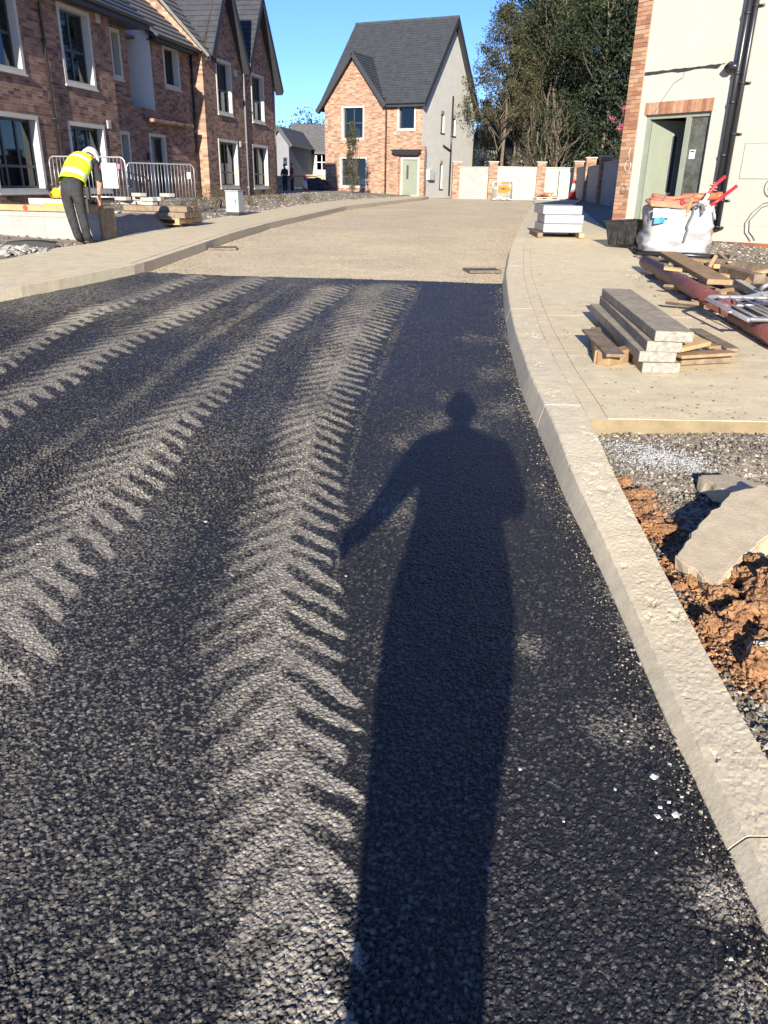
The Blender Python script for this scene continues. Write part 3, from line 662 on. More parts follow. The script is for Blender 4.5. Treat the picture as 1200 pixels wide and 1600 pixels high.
mb = MB(); gutter(mb, (-11.2, -0.42, 5.70), (4.56, -0.42, 5.70)); mb.obj('gutter', m_gutter, rf)
downpipe(hA, -0.61, -0.055, 0.6, 5.66, offset=(0, -0.34)); vent(hA, 2.14, 5.46); vent(hA, 2.12, 2.87)

# ---- recessed link house
hB = house_frame('link_house', 'recessed dark brick house with a grey rendered side and a glazed front door', 'house', T0, t_dir)
YL = 0.42
mb = MB(); wall_cells(mb, 4.4, 9.0, ZB, 3.54, [(5.29, 6.45, 0.9, 2.84)], YL); wall_cells(mb, 5.94, 9.0, 3.54, 5.70, [(6.79, 7.96, 4.30, 5.57)], YL)
mb.obj('wall', m_brick_t, hB); mb = MB(); shell(mb, 4.4, 9.0, YL, 7.5, ZB, 5.7, 'b'); mb.obj('rear_wall', m_brick_t, hB)
mb = MB(); mb.add([(5.935, YL - 0.004, 3.54), (5.935, 7.5, 3.54), (5.935, 7.5, 5.7), (5.935, 4.0, 8.55), (5.935, YL - 0.004, 5.68)], [(0, 1, 2, 3, 4)]); mb.add([(5.935, YL, 3.538), (8.95, YL, 3.538), (8.95, 7.5, 3.538), (5.935, 7.5, 3.538)], [(0, 1, 2, 3)]); mb.obj('rendered_side', m_render_b, hB)['label'] = 'pale grey rendered side wall of the upper floor'
mb = MB(); mb.box((4.45, YL + 0.15, 3.40), (5.92, 7.4, 3.50)); mb.obj('flat_roof', m_fascia, hB)
wo = window(hB, 6.79, 7.96, 4.30, 5.57, YL, 1, ())
rf = link('roof', None, hB); nC = 16; p0, q0 = Vector((0, YL - 0.36, 5.62)), Vector((0, 4.0, 8.85)); up_ = Vector((0, -(q0 - p0).normalized().z, (q0 - p0).normalized().y))
for i in range(nC):
    a, b_ = p0.lerp(q0, i / nC), p0.lerp(q0, (i + 1.12) / nC); cm = MB()
    vs = []
    for x in (5.75, 8.99): vs += [Vector((x, 0, 0)) + a + up_ * 0.055, Vector((x, 0, 0)) + b_ + up_ * 0.012, Vector((x, 0, 0)) + b_ - up_ * 0.02, Vector((x, 0, 0)) + a - up_ * 0.0]
    cm.add(vs, [(0, 4, 5, 1), (3, 2, 6, 7), (0, 3, 7, 4), (0, 1, 2, 3), (4, 7, 6, 5)]); cm.obj('tile_course', m_slate_l, rf)
mb = MB(); slope(mb, (8.99, 7.9, 5.62), (5.75, 7.9, 5.62), (5.75, 4.0, 8.85), (8.99, 4.0, 8.85), 14); mb.obj('rear_slope', m_slate_l, rf)
mb = MB(); mb.beam((5.76, YL - 0.36, 5.56), (5.76, 4.0, 8.79), 0.03, 0.2); mb.box((5.75, YL - 0.33, 5.46), (8.99, YL - 0.30, 5.62)); mb.box((5.75, YL - 0.30, 5.5), (8.99, YL, 5.53)); mb.obj('bargeboard', m_fascia, rf)
mb = MB(); gutter(mb, (5.71, YL - 0.40, 5.62), (8.99, YL - 0.40, 5.62)); mb.obj('gutter', m_gutter, rf)
d = link('door', None, hB); mb = MB(); ring(mb, 5.29, 6.45, 0.88, 2.84, 0.09, YL - 0.02, YL + 0.16); mb.obj('door_surround', m_surround, d)
mb = MB(); ring(mb, 5.38, 6.36, 0.92, 2.75, 0.07, YL + 0.10, YL + 0.17); mb.box((5.85, YL + 0.11, 0.98), (5.91, YL + 0.16, 2.68)); mb.obj('door_frame', m_frame, d)
mb = MB(); mb.box((5.44, YL + 0.125, 0.98), (5.85, YL + 0.15, 2.68)); mb.obj('door_leaf', M('blue_grey_door', (0.16, 0.19, 0.23), 0.4, 0.08, bmp=0), d)
mb = MB(); mb.box((5.91, YL + 0.13, 0.98), (6.30, YL + 0.14, 2.68)); mb.obj('pane', m_glass, d)
mb = MB(); mb.box((5.13, YL - 0.32, 3.15), (8.18, YL, 3.25), ch=0.01); mb.obj('canopy', m_brick_t, hB)
rooms(hB, 4.5, 8.95, 3.4, ZB + 0.3, 5.6, 3.3, 0.9)
downpipe(hB, 8.89, YL - 0.06, 0.7, 5.6)
mb = MB(); mb.box((5.06, YL - 0.07, 2.05), (5.14, YL, 2.25), ch=0.01); mb.obj('wall_lamp', m_gutter, hB)

# ---- twin gabled house
hC = house_frame('gabled_house', 'brown red brick house with twin steep gables facing the road', 'house', T0, t_dir)
wC = [(10.02, 12.0, 1.20, 2.93), (10.19, 11.70, 3.78, 5.61), (13.65, 15.6, 1.19, 2.90), (13.85, 15.40, 3.75, 5.57)]
E0, E1, Em, EZ, AZp = 9.0, 16.65, 12.9, 5.62, 8.25
mb = MB(); wall_cells(mb, E0, E1, ZB, 5.66, wC)
for a, b_ in ((E0, Em), (Em, E1)): mb.add([(a, 0, 5.66), (b_, 0, 5.66), ((a + b_) / 2, 0, AZp - 0.12)], [(0, 1, 2)])
mb.add([(E1, 0, ZB), (E1, 8, ZB), (E1, 8, 5.66), (E1, 4, 9.7), (E1, 0, 5.66)], [(0, 1, 2, 3, 4)])
shell(mb, E0, E1, 0, 8, ZB, 5.66, 'b'); mb.obj('wall', m_brick_t, hC)
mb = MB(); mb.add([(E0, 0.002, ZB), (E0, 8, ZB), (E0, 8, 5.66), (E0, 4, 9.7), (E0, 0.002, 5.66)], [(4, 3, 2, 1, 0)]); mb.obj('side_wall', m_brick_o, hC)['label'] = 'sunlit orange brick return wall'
for q in wC: window(hC, *q, 0.0, 2, (0.30,) if q[1] - q[0] > 1.8 else (0.45,))
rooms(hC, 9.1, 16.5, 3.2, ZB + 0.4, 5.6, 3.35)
mb = MB(); slope(mb, (E0 - 0.12, -0.36, 5.50), (E0 + 0.5, -0.36, 5.50), (E0 + 0.5, 4.0, 10.0), (E0 - 0.12, 4.0, 10.0), 20); slope(mb, (E0 + 0.5, 0.06, 5.933), (E1 + 0.15, 0.06, 5.933), (E1 + 0.15, 4.0, 10.0), (E0 + 0.5, 4.0, 10.0), 18); slope(mb, (E1 + 0.15, 8.4, 5.5), (E0 - 0.12, 8.4, 5.5), (E0 - 0.12, 4, 10.0), (E1 + 0.15, 4, 10.0), 20)
rf = mb.obj('roof', m_slate_l, hC)
mb = MB(); bb = MB()
for a, b_ in ((E0 + 0.25, Em), (Em, E1)):
    c = (a + b_) / 2; ov = 0.34
    zl = EZ - 0.05
    slope(mb, (a - (0.05 if a < 9.5 else -0.0), 3.4, zl), (a - (0.05 if a < 9.5 else 0), -ov, zl), (c, -ov, AZp + 0.12), (c, 3.4, AZp + 0.12), 15)
    slope(mb, (b_ + (0.35 if b_ > 16 else 0), -ov, zl - (0.35 if b_ > 16 else 0)), (b_ + (0.35 if b_ > 16 else 0), 3.4, zl - (0.35 if b_ > 16 else 0)), (c, 3.4, AZp + 0.12), (c, -ov, AZp + 0.12), 15)
    for (x_, z_) in ((a - 0.02, zl), (b_ + (0.35 if b_ > 16 else 0), zl - (0.35 if b_ > 16 else 0))):
        bb.beam((x_, -ov + 0.0, z_ - 0.12), (c, -ov + 0.0, AZp + 0.0), 0.03, 0.24, up=(0, 1, 0) if False else (0, 0, 1))
        bb.beam((x_, -ov / 2 + 0.01, z_ - 0.20), (c, -ov / 2 + 0.01, AZp - 0.08), ov - 0.04, 0.02)
mb.obj('gable_roof', m_slate, hC); bb.obj('bargeboard', m_fascia, hC)
mb = MB(); gutter(mb, (E0 - 0.12, -0.42, 5.52), (E0 + 0.5, -0.42, 5.52)); mb.box((E0 - 0.12, -0.38, 5.30), (E0 + 0.42, -0.34, 5.52)); mb.obj('gutter', m_gutter, rf)
downpipe(hC, Em, -0.055, 0.7, 5.75, M('grey_downpipe', (0.20, 0.20, 0.21), 0.4, 0.1, bmp=0.0), offset=(0.05, -0.28)); vent(hC, 12.2, 5.32); vent(hC, 12.35, 2.83)
downpipe(hC, E1 - 0.06, -0.05, 0.7, 5.3)

# ---- detached house at the end of the road
C0 = (-4.25, 55.39); c_dir = (0.9063, -0.4226); CB = 0.62
hD = house_frame('detached_house', 'detached orange brick house with a steep slate roof and grey rendered side', 'house', C0, c_dir)
cw = lambda s: 5.65 - s
WD = 7.02; G1 = 4.29; EZ = 6.0; RZ = 11.1; DP = 9.6; AP = 8.75
wD = [(cw(4.40), cw(2.80), 4.02, 5.92), (cw(4.56), cw(2.60), 1.21, 3.02)]
wD2 = [(cw(0.57), cw(-0.67), 4.52, 5.92)]; dD = (cw(0.24), cw(-1.02), 0.80, 2.99)
mb = MB(); wall_cells(mb, 0, G1, CB, EZ, wD); mb.add([(0, 0, EZ), (G1, 0, EZ), (G1 / 2, 0, AP - 0.1)], [(0, 1, 2)])
wall_cells(mb, G1, WD - 0.25, CB, EZ, wD2 + [dD], 0.12, 0.14); shell(mb, 0, G1, 0, 0.12, CB, EZ, 'r')
mb.add([(0, 0, CB), (0, DP, CB), (0, DP, EZ), (0, DP / 2, RZ - 0.2), (0, 0, EZ)], [(4, 3, 2, 1, 0)])
mb.box((WD - 0.25, 0.10, CB), (WD + 0.0, 0.30, 3.62)); mb.box((cw(0.70), -0.02, CB), (cw(0.36), 0.11, 3.30)); mb.box((WD - 0.22, -0.02, CB), (WD + 0.02, 0.10, 3.62))
mb.obj('wall', m_brick_o, hD)
mb = MB(); XS = WD - 0.25
side_holes = [(3.15, 3.75, 4.55, 5.62), (5.30, 5.85, 4.48, 5.52), (3.30, 3.80, 1.20, 2.70)]
sw = MB(); wall_cells(sw, 0.12, DP, CB, EZ, side_holes, 0.0, 0.14); sw.add([(0.12, 0, EZ), (DP, 0, EZ), (DP / 2, 0, RZ - 0.15)], [(0, 1, 2)])
sw.v = [(XS - y, x, z) for x, y, z in sw.v]
sw.add([(0, DP, CB), (XS, DP, CB), (XS, DP, EZ), (0, DP, EZ)], [(3, 2, 1, 0)])
sw.obj('rendered_wall', m_render_g, hD)['label'] = 'pale grey rendered gable wall'
for (a, b_, c, d) in side_holes:
    wo = link('window', None, hD); wo.location = (XS, 0, 0); wo.rotation_euler = (0, 0, math.pi / 2)
    f = MB(); ring(f, a, b_, c, d, 0.05, 0.10, 0.15); f.obj('frame', m_frame, wo); g_ = MB(); g_.box((a + 0.04, 0.12, c + 0.04), (b_ - 0.04, 0.126, d - 0.04)); g_.obj('pane', m_glass, wo)
    s_ = MB(); s_.box((a - 0.04, -0.06, c - 0.06), (b_ + 0.04, 0.10, c), ch=0.005); s_.obj('sill', m_fascia, wo)
    for k in range(5): q = MB(); x_ = a + (b_ - a) * k / 5; q.box((x_ + 0.004, -0.006, d + 0.002), (x_ + (b_ - a) / 5 - 0.004, 0.02, d + 0.21)); q.obj('lintel_brick', m_brick_o, wo)
for q in wD: window(hD, *q, 0.0, 2, (0.5,) if q[2] > 3 else (0.32,))
window(hD, *wD2[0], 0.12, 1, ())
d = link('door', None, hD); a, b_, c, e = dD
mb = MB(); ring(mb, a, b_, c - 0.1, e, 0.11, 0.09, 0.24); mb.obj('door_surround', m_surround, d)
mb = MB(); mb.box((a + 0.11, 0.20, c), (b_ - 0.11, 0.25, e - 0.11)); mb.box((a + 0.20, 0.19, c + 0.12), (b_ - 0.20, 0.2, c + 0.14)); mb.obj('door_leaf', m_door_g, d)
mb = MB(); mb.box((a + 0.34, 0.192, c + 0.95), (a + 0.48, 0.205, c + 1.75)); mb.obj('pane', m_frame, d)
mb = MB(); mb.box((a + 0.17, 0.15, c + 0.95), (a + 0.20, 0.20, c + 1.1)); mb.obj('handle', m_galv, d)
mb = MB(); mb.box((a - 0.1, -0.3, c - 0.2), (b_ + 0.1, 0.2, c - 0.02), ch=0.01); mb.obj('doorstep', m_kerb, d)
mb = MB(); vs = [(cw(0.73), -0.55, 3.42), (cw(-1.25), -0.55, 3.42), (cw(-1.25), 0.12, 3.42), (cw(0.73), 0.12, 3.42), (cw(0.5), -0.35, 3.14), (cw(-1.05), -0.35, 3.14), (cw(-1.05), 0.12, 3.14), (cw(0.5), 0.12, 3.14)]
mb.add(vs, [(0, 1, 2, 3), (7, 6, 5, 4), (0, 4, 5, 1), (1, 5, 6, 2), (3, 7, 4, 0)]); mb.obj('canopy', m_fascia, hD)
rooms(hD, 0.1, XS - 0.2, 3.0, CB + 0.2, 5.9, 3.4, 0.6)
OV = 0.42
mb = MB(); e_ = (0.06 + OV - 0.12) / (DP / 2 + OV - 0.12); slope(mb, (G1 + 0.1, -OV + 0.12, EZ - 0.02), (XS + 0.32, -OV + 0.12, EZ - 0.02), (XS + 0.32, DP / 2, RZ + 0.08), (G1 + 0.1, DP / 2, RZ + 0.08), 34, 0.035); slope(mb, (-0.25, 0.06, EZ - 0.02 + e_ * (RZ + 0.1 - EZ)), (G1 + 0.1, 0.06, EZ - 0.02 + e_ * (RZ + 0.1 - EZ)), (G1 + 0.1, DP / 2, RZ + 0.08), (-0.25, DP / 2, RZ + 0.08), 32, 0.035)
slope(mb, (XS + 0.32, DP + OV, EZ - 0.15), (-0.25, DP + OV, EZ - 0.15), (-0.25, DP / 2, RZ + 0.08), (XS + 0.32, DP / 2, RZ + 0.08), 34, 0.035)
mb.tube([(-0.25, DP / 2, RZ + 0.09), (XS + 0.32, DP / 2, RZ + 0.09)], 0.09, 8); rf = mb.obj('roof', m_slate, hD)
mb = MB(); slope(mb, (-0.35, 3.2, EZ - 0.30), (-0.35, -OV, EZ - 0.30), (G1 / 2, -OV, AP + 0.15), (G1 / 2, 3.2, AP + 0.15), 18, 0.035)
slope(mb, (G1 + 0.15, -OV, EZ - 0.06), (G1 + 0.15, 3.2, EZ - 0.06), (G1 / 2, 3.2, AP + 0.15), (G1 / 2, -OV, AP + 0.15), 18, 0.035); mb.obj('gable_roof', m_slate, hD)
mb = MB()
for x_, z_ in ((-0.36, EZ - 0.42), (G1 + 0.16, EZ - 0.16)): mb.beam((x_, -OV - 0.01, z_), (G1 / 2, -OV - 0.01, AP + 0.02), 0.04, 0.26); mb.beam((x_, -OV / 2, z_ - 0.06), (G1 / 2, -OV / 2, AP - 0.04), OV - 0.04, 0.02)
for yy_, z_ in ((-OV + 0.10, EZ - 0.14), (DP + OV, EZ - 0.27)): mb.beam((XS + 0.31, yy_, z_), (XS + 0.31, DP / 2, RZ - 0.05), 0.04, 0.28); mb.beam((XS + 0.15, yy_, z_ - 0.06), (XS + 0.15, DP / 2, RZ - 0.11), 0.30, 0.02)
mb.box((G1, -OV + 0.13, EZ - 0.2), (XS + 0.3, -OV + 0.16, EZ)); mb.box((G1, -OV + 0.16, EZ - 0.14), (XS + 0.28, 0.12, EZ - 0.11)); mb.obj('bargeboard', m_fascia, rf)
mb = MB(); gutter(mb, (G1 + 0.05, -OV + 0.06, EZ - 0.02), (XS + 0.36, -OV + 0.06, EZ - 0.02)); mb.obj('gutter', m_gutter, rf)
downpipe(hD, G1 + 0.07, 0.05, 0.75, EZ - 0.05, offset=(0, -0.3)); m_pip = m_gutter
mb = MB(); mb.tube([(XS + 0.07, 5.0, 0.8), (XS + 0.07, 5.0, 6.8)], 0.055, 10); mb.tube([(XS + 0.07, 5.0, 3.55), (XS + 0.07, 3.6, 3.82)], 0.055, 10)
for z in (1.6, 2.6, 4.4, 5.8): mb.tube([(XS + 0.07, 5.0, z), (XS + 0.07, 5.0, z + 0.08)], 0.07, 10)
mb.obj('soil_pipe', m_gutter, hD, True)
mb = MB(); mb.box((XS, 1.05, 1.72), (XS + 0.20, 1.95, 2.34), ch=0.012); mb.box((XS + 0.2, 1.12, 2.0), (XS + 0.206, 1.88, 2.008)); mb.obj('meter_box', m_white_pvc, hD)

# ---- cream house on the right of the road
R0 = (4.70, 17.40); r_dir = (0.588, -0.809); RB = 0.35
hE = house_frame('cream_house', 'cream rendered house with an open sage door and brick corner beside the footpath', 'house', R0, r_dir)
LX = lambda s: 0.5 - s
mb = MB(); DO = (0.5, 1.96, 0.62, 2.77)
mb2 = MB(); wall_cells(mb2, 0.352, 9.0, RB, 6.2, [(DO[0], DO[1], RB, DO[3]), (4.6, 5.6, 1.6, 2.8)], 0.0, 0.16)
mb2.add([(9, 0, RB), (9, 9, RB), (9, 9, 6.2), (9, 0, 6.2)], [(0, 1, 2, 3)]); mb2.add([(0.3, 9, RB), (9, 9, RB), (9, 9, 6.2), (0.3, 9, 6.2)], [(3, 2, 1, 0)])
mb2.add([(0.0, 0.02, 6.2), (9, 0.02, 6.2), (4.5, 0.02, 11.0)], [(0, 1, 2)]); mb2.obj('rendered_wall', m_render, hE)
mb = MB(); mb.add([(0.006, 0.10, RB), (0.006, 9, RB), (0.006, 9, 6.2), (0.006, 0.10, 6.2)], [(3, 2, 1, 0)]); mb.add([(0.0, 0.012, RB), (0.36, 0.012, RB), (0.36, 0.012, 6.2), (0.0, 0.012, 6.2)], [(0, 1, 2, 3)])
mb.obj('brick_wall', M('mortar_joint', (0.34, 0.275, 0.205), 0.95, 0.1, 20, 0.4), hE)
# every brick of the corner return
m_br = [M('orange_brick_%d' % k, c, 0.88, 0.22, 25, 0.6, 90, 0.15, bdist=0.006) for k, c in enumerate(((0.31, 0.155, 0.09), (0.35, 0.195, 0.12), (0.25, 0.12, 0.075), (0.38, 0.235, 0.155)))]
bm_full, bm_half = [], []
for m_ in m_br:
    a = MB(); a.box((0, 0, 0), (0.215, 0.1025, 0.065), ch=0.003); bm_full.append(a.mesh('brick', m_)); a = MB(); a.box((0, 0, 0), (0.1025, 0.1025, 0.065), ch=0.003); bm_half.append(a.mesh('brick', m_))
bw = link('corner_bricks', None, hE); rr = random.Random(3)
z = RB + 0.01; k = 0
while z < 6.1:
    xs_ = ((0.0, 1), (0.225, 0)) if k % 2 == 0 else ((0.0, 0), (0.1125, 1))
    for x_, full in xs_:
        link('brick', (bm_full if full else bm_half)[min(3, int(rr.random() ** 1.3 * 4))], bw, (x_ + 0.004, rr.uniform(-0.004, 0.001), z))
    z += 0.075; k += 1
lt = link('lintel', None, hE); nb = 19; wl = (1.98 - 0.48) / nb
for i in range(nb):
    a = MB(); a.box((0.48 + i * wl + 0.004, -0.012 + rr.uniform(-0.003, 0.003), 2.772), (0.48 + (i + 1) * wl - 0.004, 0.09, 2.985), ch=0.003); a.obj('brick', m_br[min(3, int(rr.random() * 4))], lt)
# door set: frame, leaf opened inwards, side light
d = link('door', None, hE); m_df = M('sage_door_frame', (0.22, 0.24, 0.195), 0.5, 0.08, 4, 0.06)
mb = MB(); ring(mb, 0.502, 1.958, 0.60, 2.768, 0.07, 0.07, 0.155); mb.box((1.40, 0.07, 0.67), (1.50, 0.155, 2.70)); mb.obj('door_frame', m_df, d)
mb = MB(); mb.box((1.50, 0.105, 0.68), (1.89, 0.115, 2.70)); mb.obj('side_pane', M('dusty_film_glass', (0.075, 0.08, 0.07), 0.35, 0.5, 5, 0.05, dirt=(0.16, 0.16, 0.14), dirt_amt=0.5), d)
mb = MB(); mb.box((1.555, 0.098, 1.98), (1.68, 0.104, 2.14)); mb.obj('paper_notice', m_white_pvc, d); mb = MB(); mb.box((1.575, 0.096, 2.10), (1.66, 0.0975, 2.12)); mb.obj('notice_text', m_fascia, d)
leaf = link('door_leaf', None, d, (0.585, 0.155, 0)); leaf.rotation_euler = (0, 0, math.radians(62))
mb = MB(); mb.box((0, 0, 0.68), (0.81, 0.045, 2.69), ch=0.004); mb.obj('leaf_panel', m_door_g, leaf)
mb = MB(); ring(mb, 0.42, 0.60, 1.35, 2.45, 0.035, -0.012, 0.004); mb.obj('glazing_bead', m_df, leaf); mb = MB(); mb.box((0.455, -0.004, 1.385), (0.565, 0.0, 2.415)); mb.obj('pane', m_frame, leaf)
mb = MB(); mb.box((0.73, -0.05, 1.6), (0.755, 0.0, 1.75), ch=0.005); mb.obj('handle', m_galv, leaf)
mb = MB(); shell(mb, 0.36, 3.2, 0.165, 3.4, 0.55, 2.95, 'lrb'); mb.box((0.36, 0.17, 0.5), (3.2, 3.4, 0.60)); mb.box((0.36, 0.17, 2.95), (3.2, 3.4, 3.0)); mb.obj('hallway', m_room, hE)
mb = MB(); mb.tube([(1.15, 1.6, 0.6), (1.15, 1.6, 2.2)], 0.02, 8); mb.box((0.95, 1.75, 0.62), (1.05, 1.8, 2.5)); mb.obj('hall_post', m_white_pvc, hE)
# downpipe pair with boss, clips and the terracotta drain
mb = MB(); mb.tube([(2.39, -0.075, 0.80), (2.39, -0.075, 6.1)], 0.055, 14); mb.tube([(2.52, -0.07, 0.82), (2.52, -0.07, 6.1)], 0.042, 12)
for z in (1.15, 2.0, 2.85, 3.3, 4.2): mb.tube([(2.39, -0.075, z), (2.39, -0.075, z + 0.05)], 0.066, 14)
for z in (1.25, 2.35, 3.15, 4.3): mb.tube([(2.52, -0.07, z), (2.52, -0.07, z + 0.04)], 0.052, 12); mb.box((2.52, -0.03, z + 0.0), (2.64, -0.005, z + 0.035))
mb.tube([(2.39, -0.075, 3.42), (2.32, -0.12, 3.44), (2.24, -0.14, 3.42)], 0.062, 12); mb.tube([(2.24, -0.145, 3.40), (2.24, -0.06, 3.46)], 0.078, 14)
mb.box((2.26, -0.15, 0.77), (2.62, -0.02, 0.82), ch=0.01); mb.obj('downpipe', m_gutter, hE, True)
m_terra = M('terracotta_drain_plastic', (0.42, 0.12, 0.05), 0.45, 0.12, 6, 0.05, dirt=(0.33, 0.22, 0.13), dirt_amt=0.5)
mb = MB(); mb.tube([(2.36, -0.085, 0.40), (2.36, -0.085, 0.79)], 0.075, 14); mb.tube([(2.3, -0.09, 0.50), (4.0, -0.10, 0.53), (6.5, -0.10, 0.55)], 0.06, 14); mb.tube([(2.36, -0.085, 0.68), (2.36, -0.085, 0.76)], 0.086, 14)
mb.obj('drain_pipe', m_terra, hE, True)
mb = MB(); ring(mb, 2.75, 3.45, 1.64, 2.23, 0.02, -0.018, 0.002); mb.box((2.765, -0.008, 1.655), (3.435, 0.0, 2.215)); mb.obj('meter_hatch', m_render, hE)['label'] = 'flush cream meter hatch'
# cables and cracks on the render
m_cable = M('grey_cable', (0.12, 0.115, 0.11), 0.5, 0.2, bmp=0); m_cable_l = M('pale_cable', (0.5, 0.46, 0.38), 0.5, 0.1, bmp=0)
def loop_pts(cx, cz, r, a0, a1, y=-0.015, n=20, sx=1.0): return [(cx + sx * r * math.cos(t), y, cz + r * math.sin(t)) for t in np.linspace(a0, a1, n)]
mb = MB(); mb.tube(loop_pts(3.42, 1.50, 0.16, 0, 6.28), 0.006, 6); mb.tube(loop_pts(3.46, 1.51, 0.12, 0, 6.28, -0.02), 0.006, 6); mb.obj('wall_cable', m_cable, hE, True)
mb = MB(); mb.tube([(3.5, -0.02, 1.28), (3.3, -0.02, 1.24), (3.12, -0.02, 1.08), (3.02, -0.02, 0.9), (3.05, -0.02, 0.74), (3.14, -0.02, 0.65), (3.2, -0.03, 0.60)], 0.006, 6); mb.tube([(3.5, -0.02, 1.25), (3.28, -0.02, 1.17), (3.10, -0.02, 0.95), (3.13, -0.02, 0.76), (3.22, -0.02, 0.68), (3.28, -0.03, 0.62)], 0.006, 6); mb.obj('wall_cable', m_cable, hE, True)
mb = MB(); mb.tube(loop_pts(0.25, 1.86, 0.10, 1.2, 7.2, -0.02, sx=0.7), 0.007, 6); mb.tube([(0.27, -0.02, 1.98), (0.24, -0.02, 2.10), (0.26, -0.005, 2.2)], 0.007, 6); mb.obj('wall_cable', m_cable_l, hE, True)
mb = MB(); mb.tube(loop_pts(0.22, 1.42, 0.08, 0.5, 6.6, -0.02, sx=0.8), 0.006, 6); mb.obj('wall_cable', m_cable, hE, True)
mb = MB(); n = 26; xs_ = np.linspace(0.37, 2.08, n); top = [(x_, -0.010, 3.515 + 0.008 * rr.uniform(-1, 1)) for x_ in xs_]; bot = [(x_, -0.010, 3.515 - 0.05 + 0.022 * math.sin(x_ * 9) * rr.random() + (0.045 if i > n - 3 else 0)) for i, x_ in enumerate(xs_)]
mb.grid(np.array([bot, top])); bk = [(x, 0.003, z) for x, y, z in top]; mb.grid(np.array([top, bk])); mb.obj('bell_cast_bead', m_fascia, hE)['label'] = 'ragged dark bead across the render above the door'
mb = MB(); mb.tube([(1.26, -0.004, 3.46), (1.24, -0.006, 3.36), (1.06, -0.006, 3.28), (0.92, -0.006, 3.10), (0.84, -0.006, 3.0), (0.76, -0.015, 2.87), (0.68, -0.015, 2.78)], 0.006, 5); mb.obj('render_crack', m_cable, hE)
mb = MB(); mb.box((2.66, -0.006, 0.86), (9.0, 0.0, 0.872)); mb.obj('render_stop_line', m_cable_l, hE)
mb = MB(); slope(mb, (-0.35, 9.2, 6.0), (-0.35, -0.3, 6.0), (4.5, -0.3, 11.2), (4.5, 9.2, 11.2), 30); slope(mb, (9.35, -0.3, 6.0), (9.35, 9.2, 6.0), (4.5, 9.2, 11.2), (4.5, -0.3, 11.2), 30); mb.obj('roof', m_slate, hE)
window(hE, 4.6, 5.6, 1.6, 2.8, 0.0, 1, (), False, None, 0.0, 0.08)
# ------------------------------------------------------------------ trees
def leaf_mesh(name, centres, sizes, mat, n_per, leaf, flat=0.6, tone=None, seed=0):
    """many small leaf faces spread through clumps"""
    r = np.random.default_rng(seed); C_ = np.repeat(np.asarray(centres), n_per, 0); S = np.repeat(np.asarray(sizes), n_per)
    N = len(C_); d = r.normal(size=(N, 3)); d /= np.linalg.norm(d, axis=1)[:, None] + 1e-9
    rad = r.random(N) ** 0.45 * S; p = C_ + d * rad[:, None] * np.array([1, 1, 0.75])
    a = r.normal(size=(N, 3)); a /= np.linalg.norm(a, axis=1)[:, None]; b_ = r.normal(size=(N, 3)); b_ -= a * (a * b_).sum(1)[:, None]; b_ /= np.linalg.norm(b_, axis=1)[:, None]
    L = leaf * r.uniform(0.6, 1.3, N)[:, None]; W = L * r.uniform(0.35, 0.6, N)[:, None]
    c = np.cross(a, b_) * L * 0.15
    V = np.stack([p - a * L * 0.5, p + b_ * W * 0.5 + c, p + a * L * 0.5, p - b_ * W * 0.5 + c], 1).reshape(-1, 3)
    Q = np.arange(N * 4).reshape(N, 4)
    base = np.repeat(np.random.default_rng(seed + 1).random(len(centres)), n_per)
    rnd = np.clip(0.45 * base + 0.55 * r.random(N), 0, 1)
    return big_mesh(name, V, Q, mat, False, {'rnd': ('FACE', rnd)})
m_bark = M('pale_bark', (0.13, 0.105, 0.08), 0.9, 0.35, 5, 0.8, 25, 0.1, bdist=0.03)
m_bark_d = M('dark_bark', (0.09, 0.075, 0.06), 0.9, 0.35, 5, 0.8, 25, 0.1, bdist=0.03)
m_leaf_olive = leaf_mat('olive_leaves', (0.028, 0.032, 0.015), (0.062, 0.064, 0.030), (0.12, 0.11, 0.055))
m_leaf_dark = leaf_mat('dark_evergreen_leaves', (0.008, 0.013, 0.007), (0.020, 0.030, 0.013), (0.055, 0.068, 0.029), 0.12)
m_leaf_mid = leaf_mat('green_leaves', (0.012, 0.020, 0.008), (0.028, 0.040, 0.015), (0.07, 0.085, 0.032))
m_leaf_pine = leaf_mat('pine_needles', (0.007, 0.014, 0.008), (0.018, 0.032, 0.015), (0.05, 0.07, 0.028), 0.1)
def limb_path(p, q, r, bend=0.12, n=6):
    p, q = np.array(p, float), np.array(q, float); L = np.linalg.norm(q - p); o = r.normal(size=3) * L * bend * np.array([1, 1, 0.4])
    return [p + (q - p) * t + o * math.sin(math.pi * t) + r.normal(size=3) * L * 0.012 for t in np.linspace(0, 1, n)]
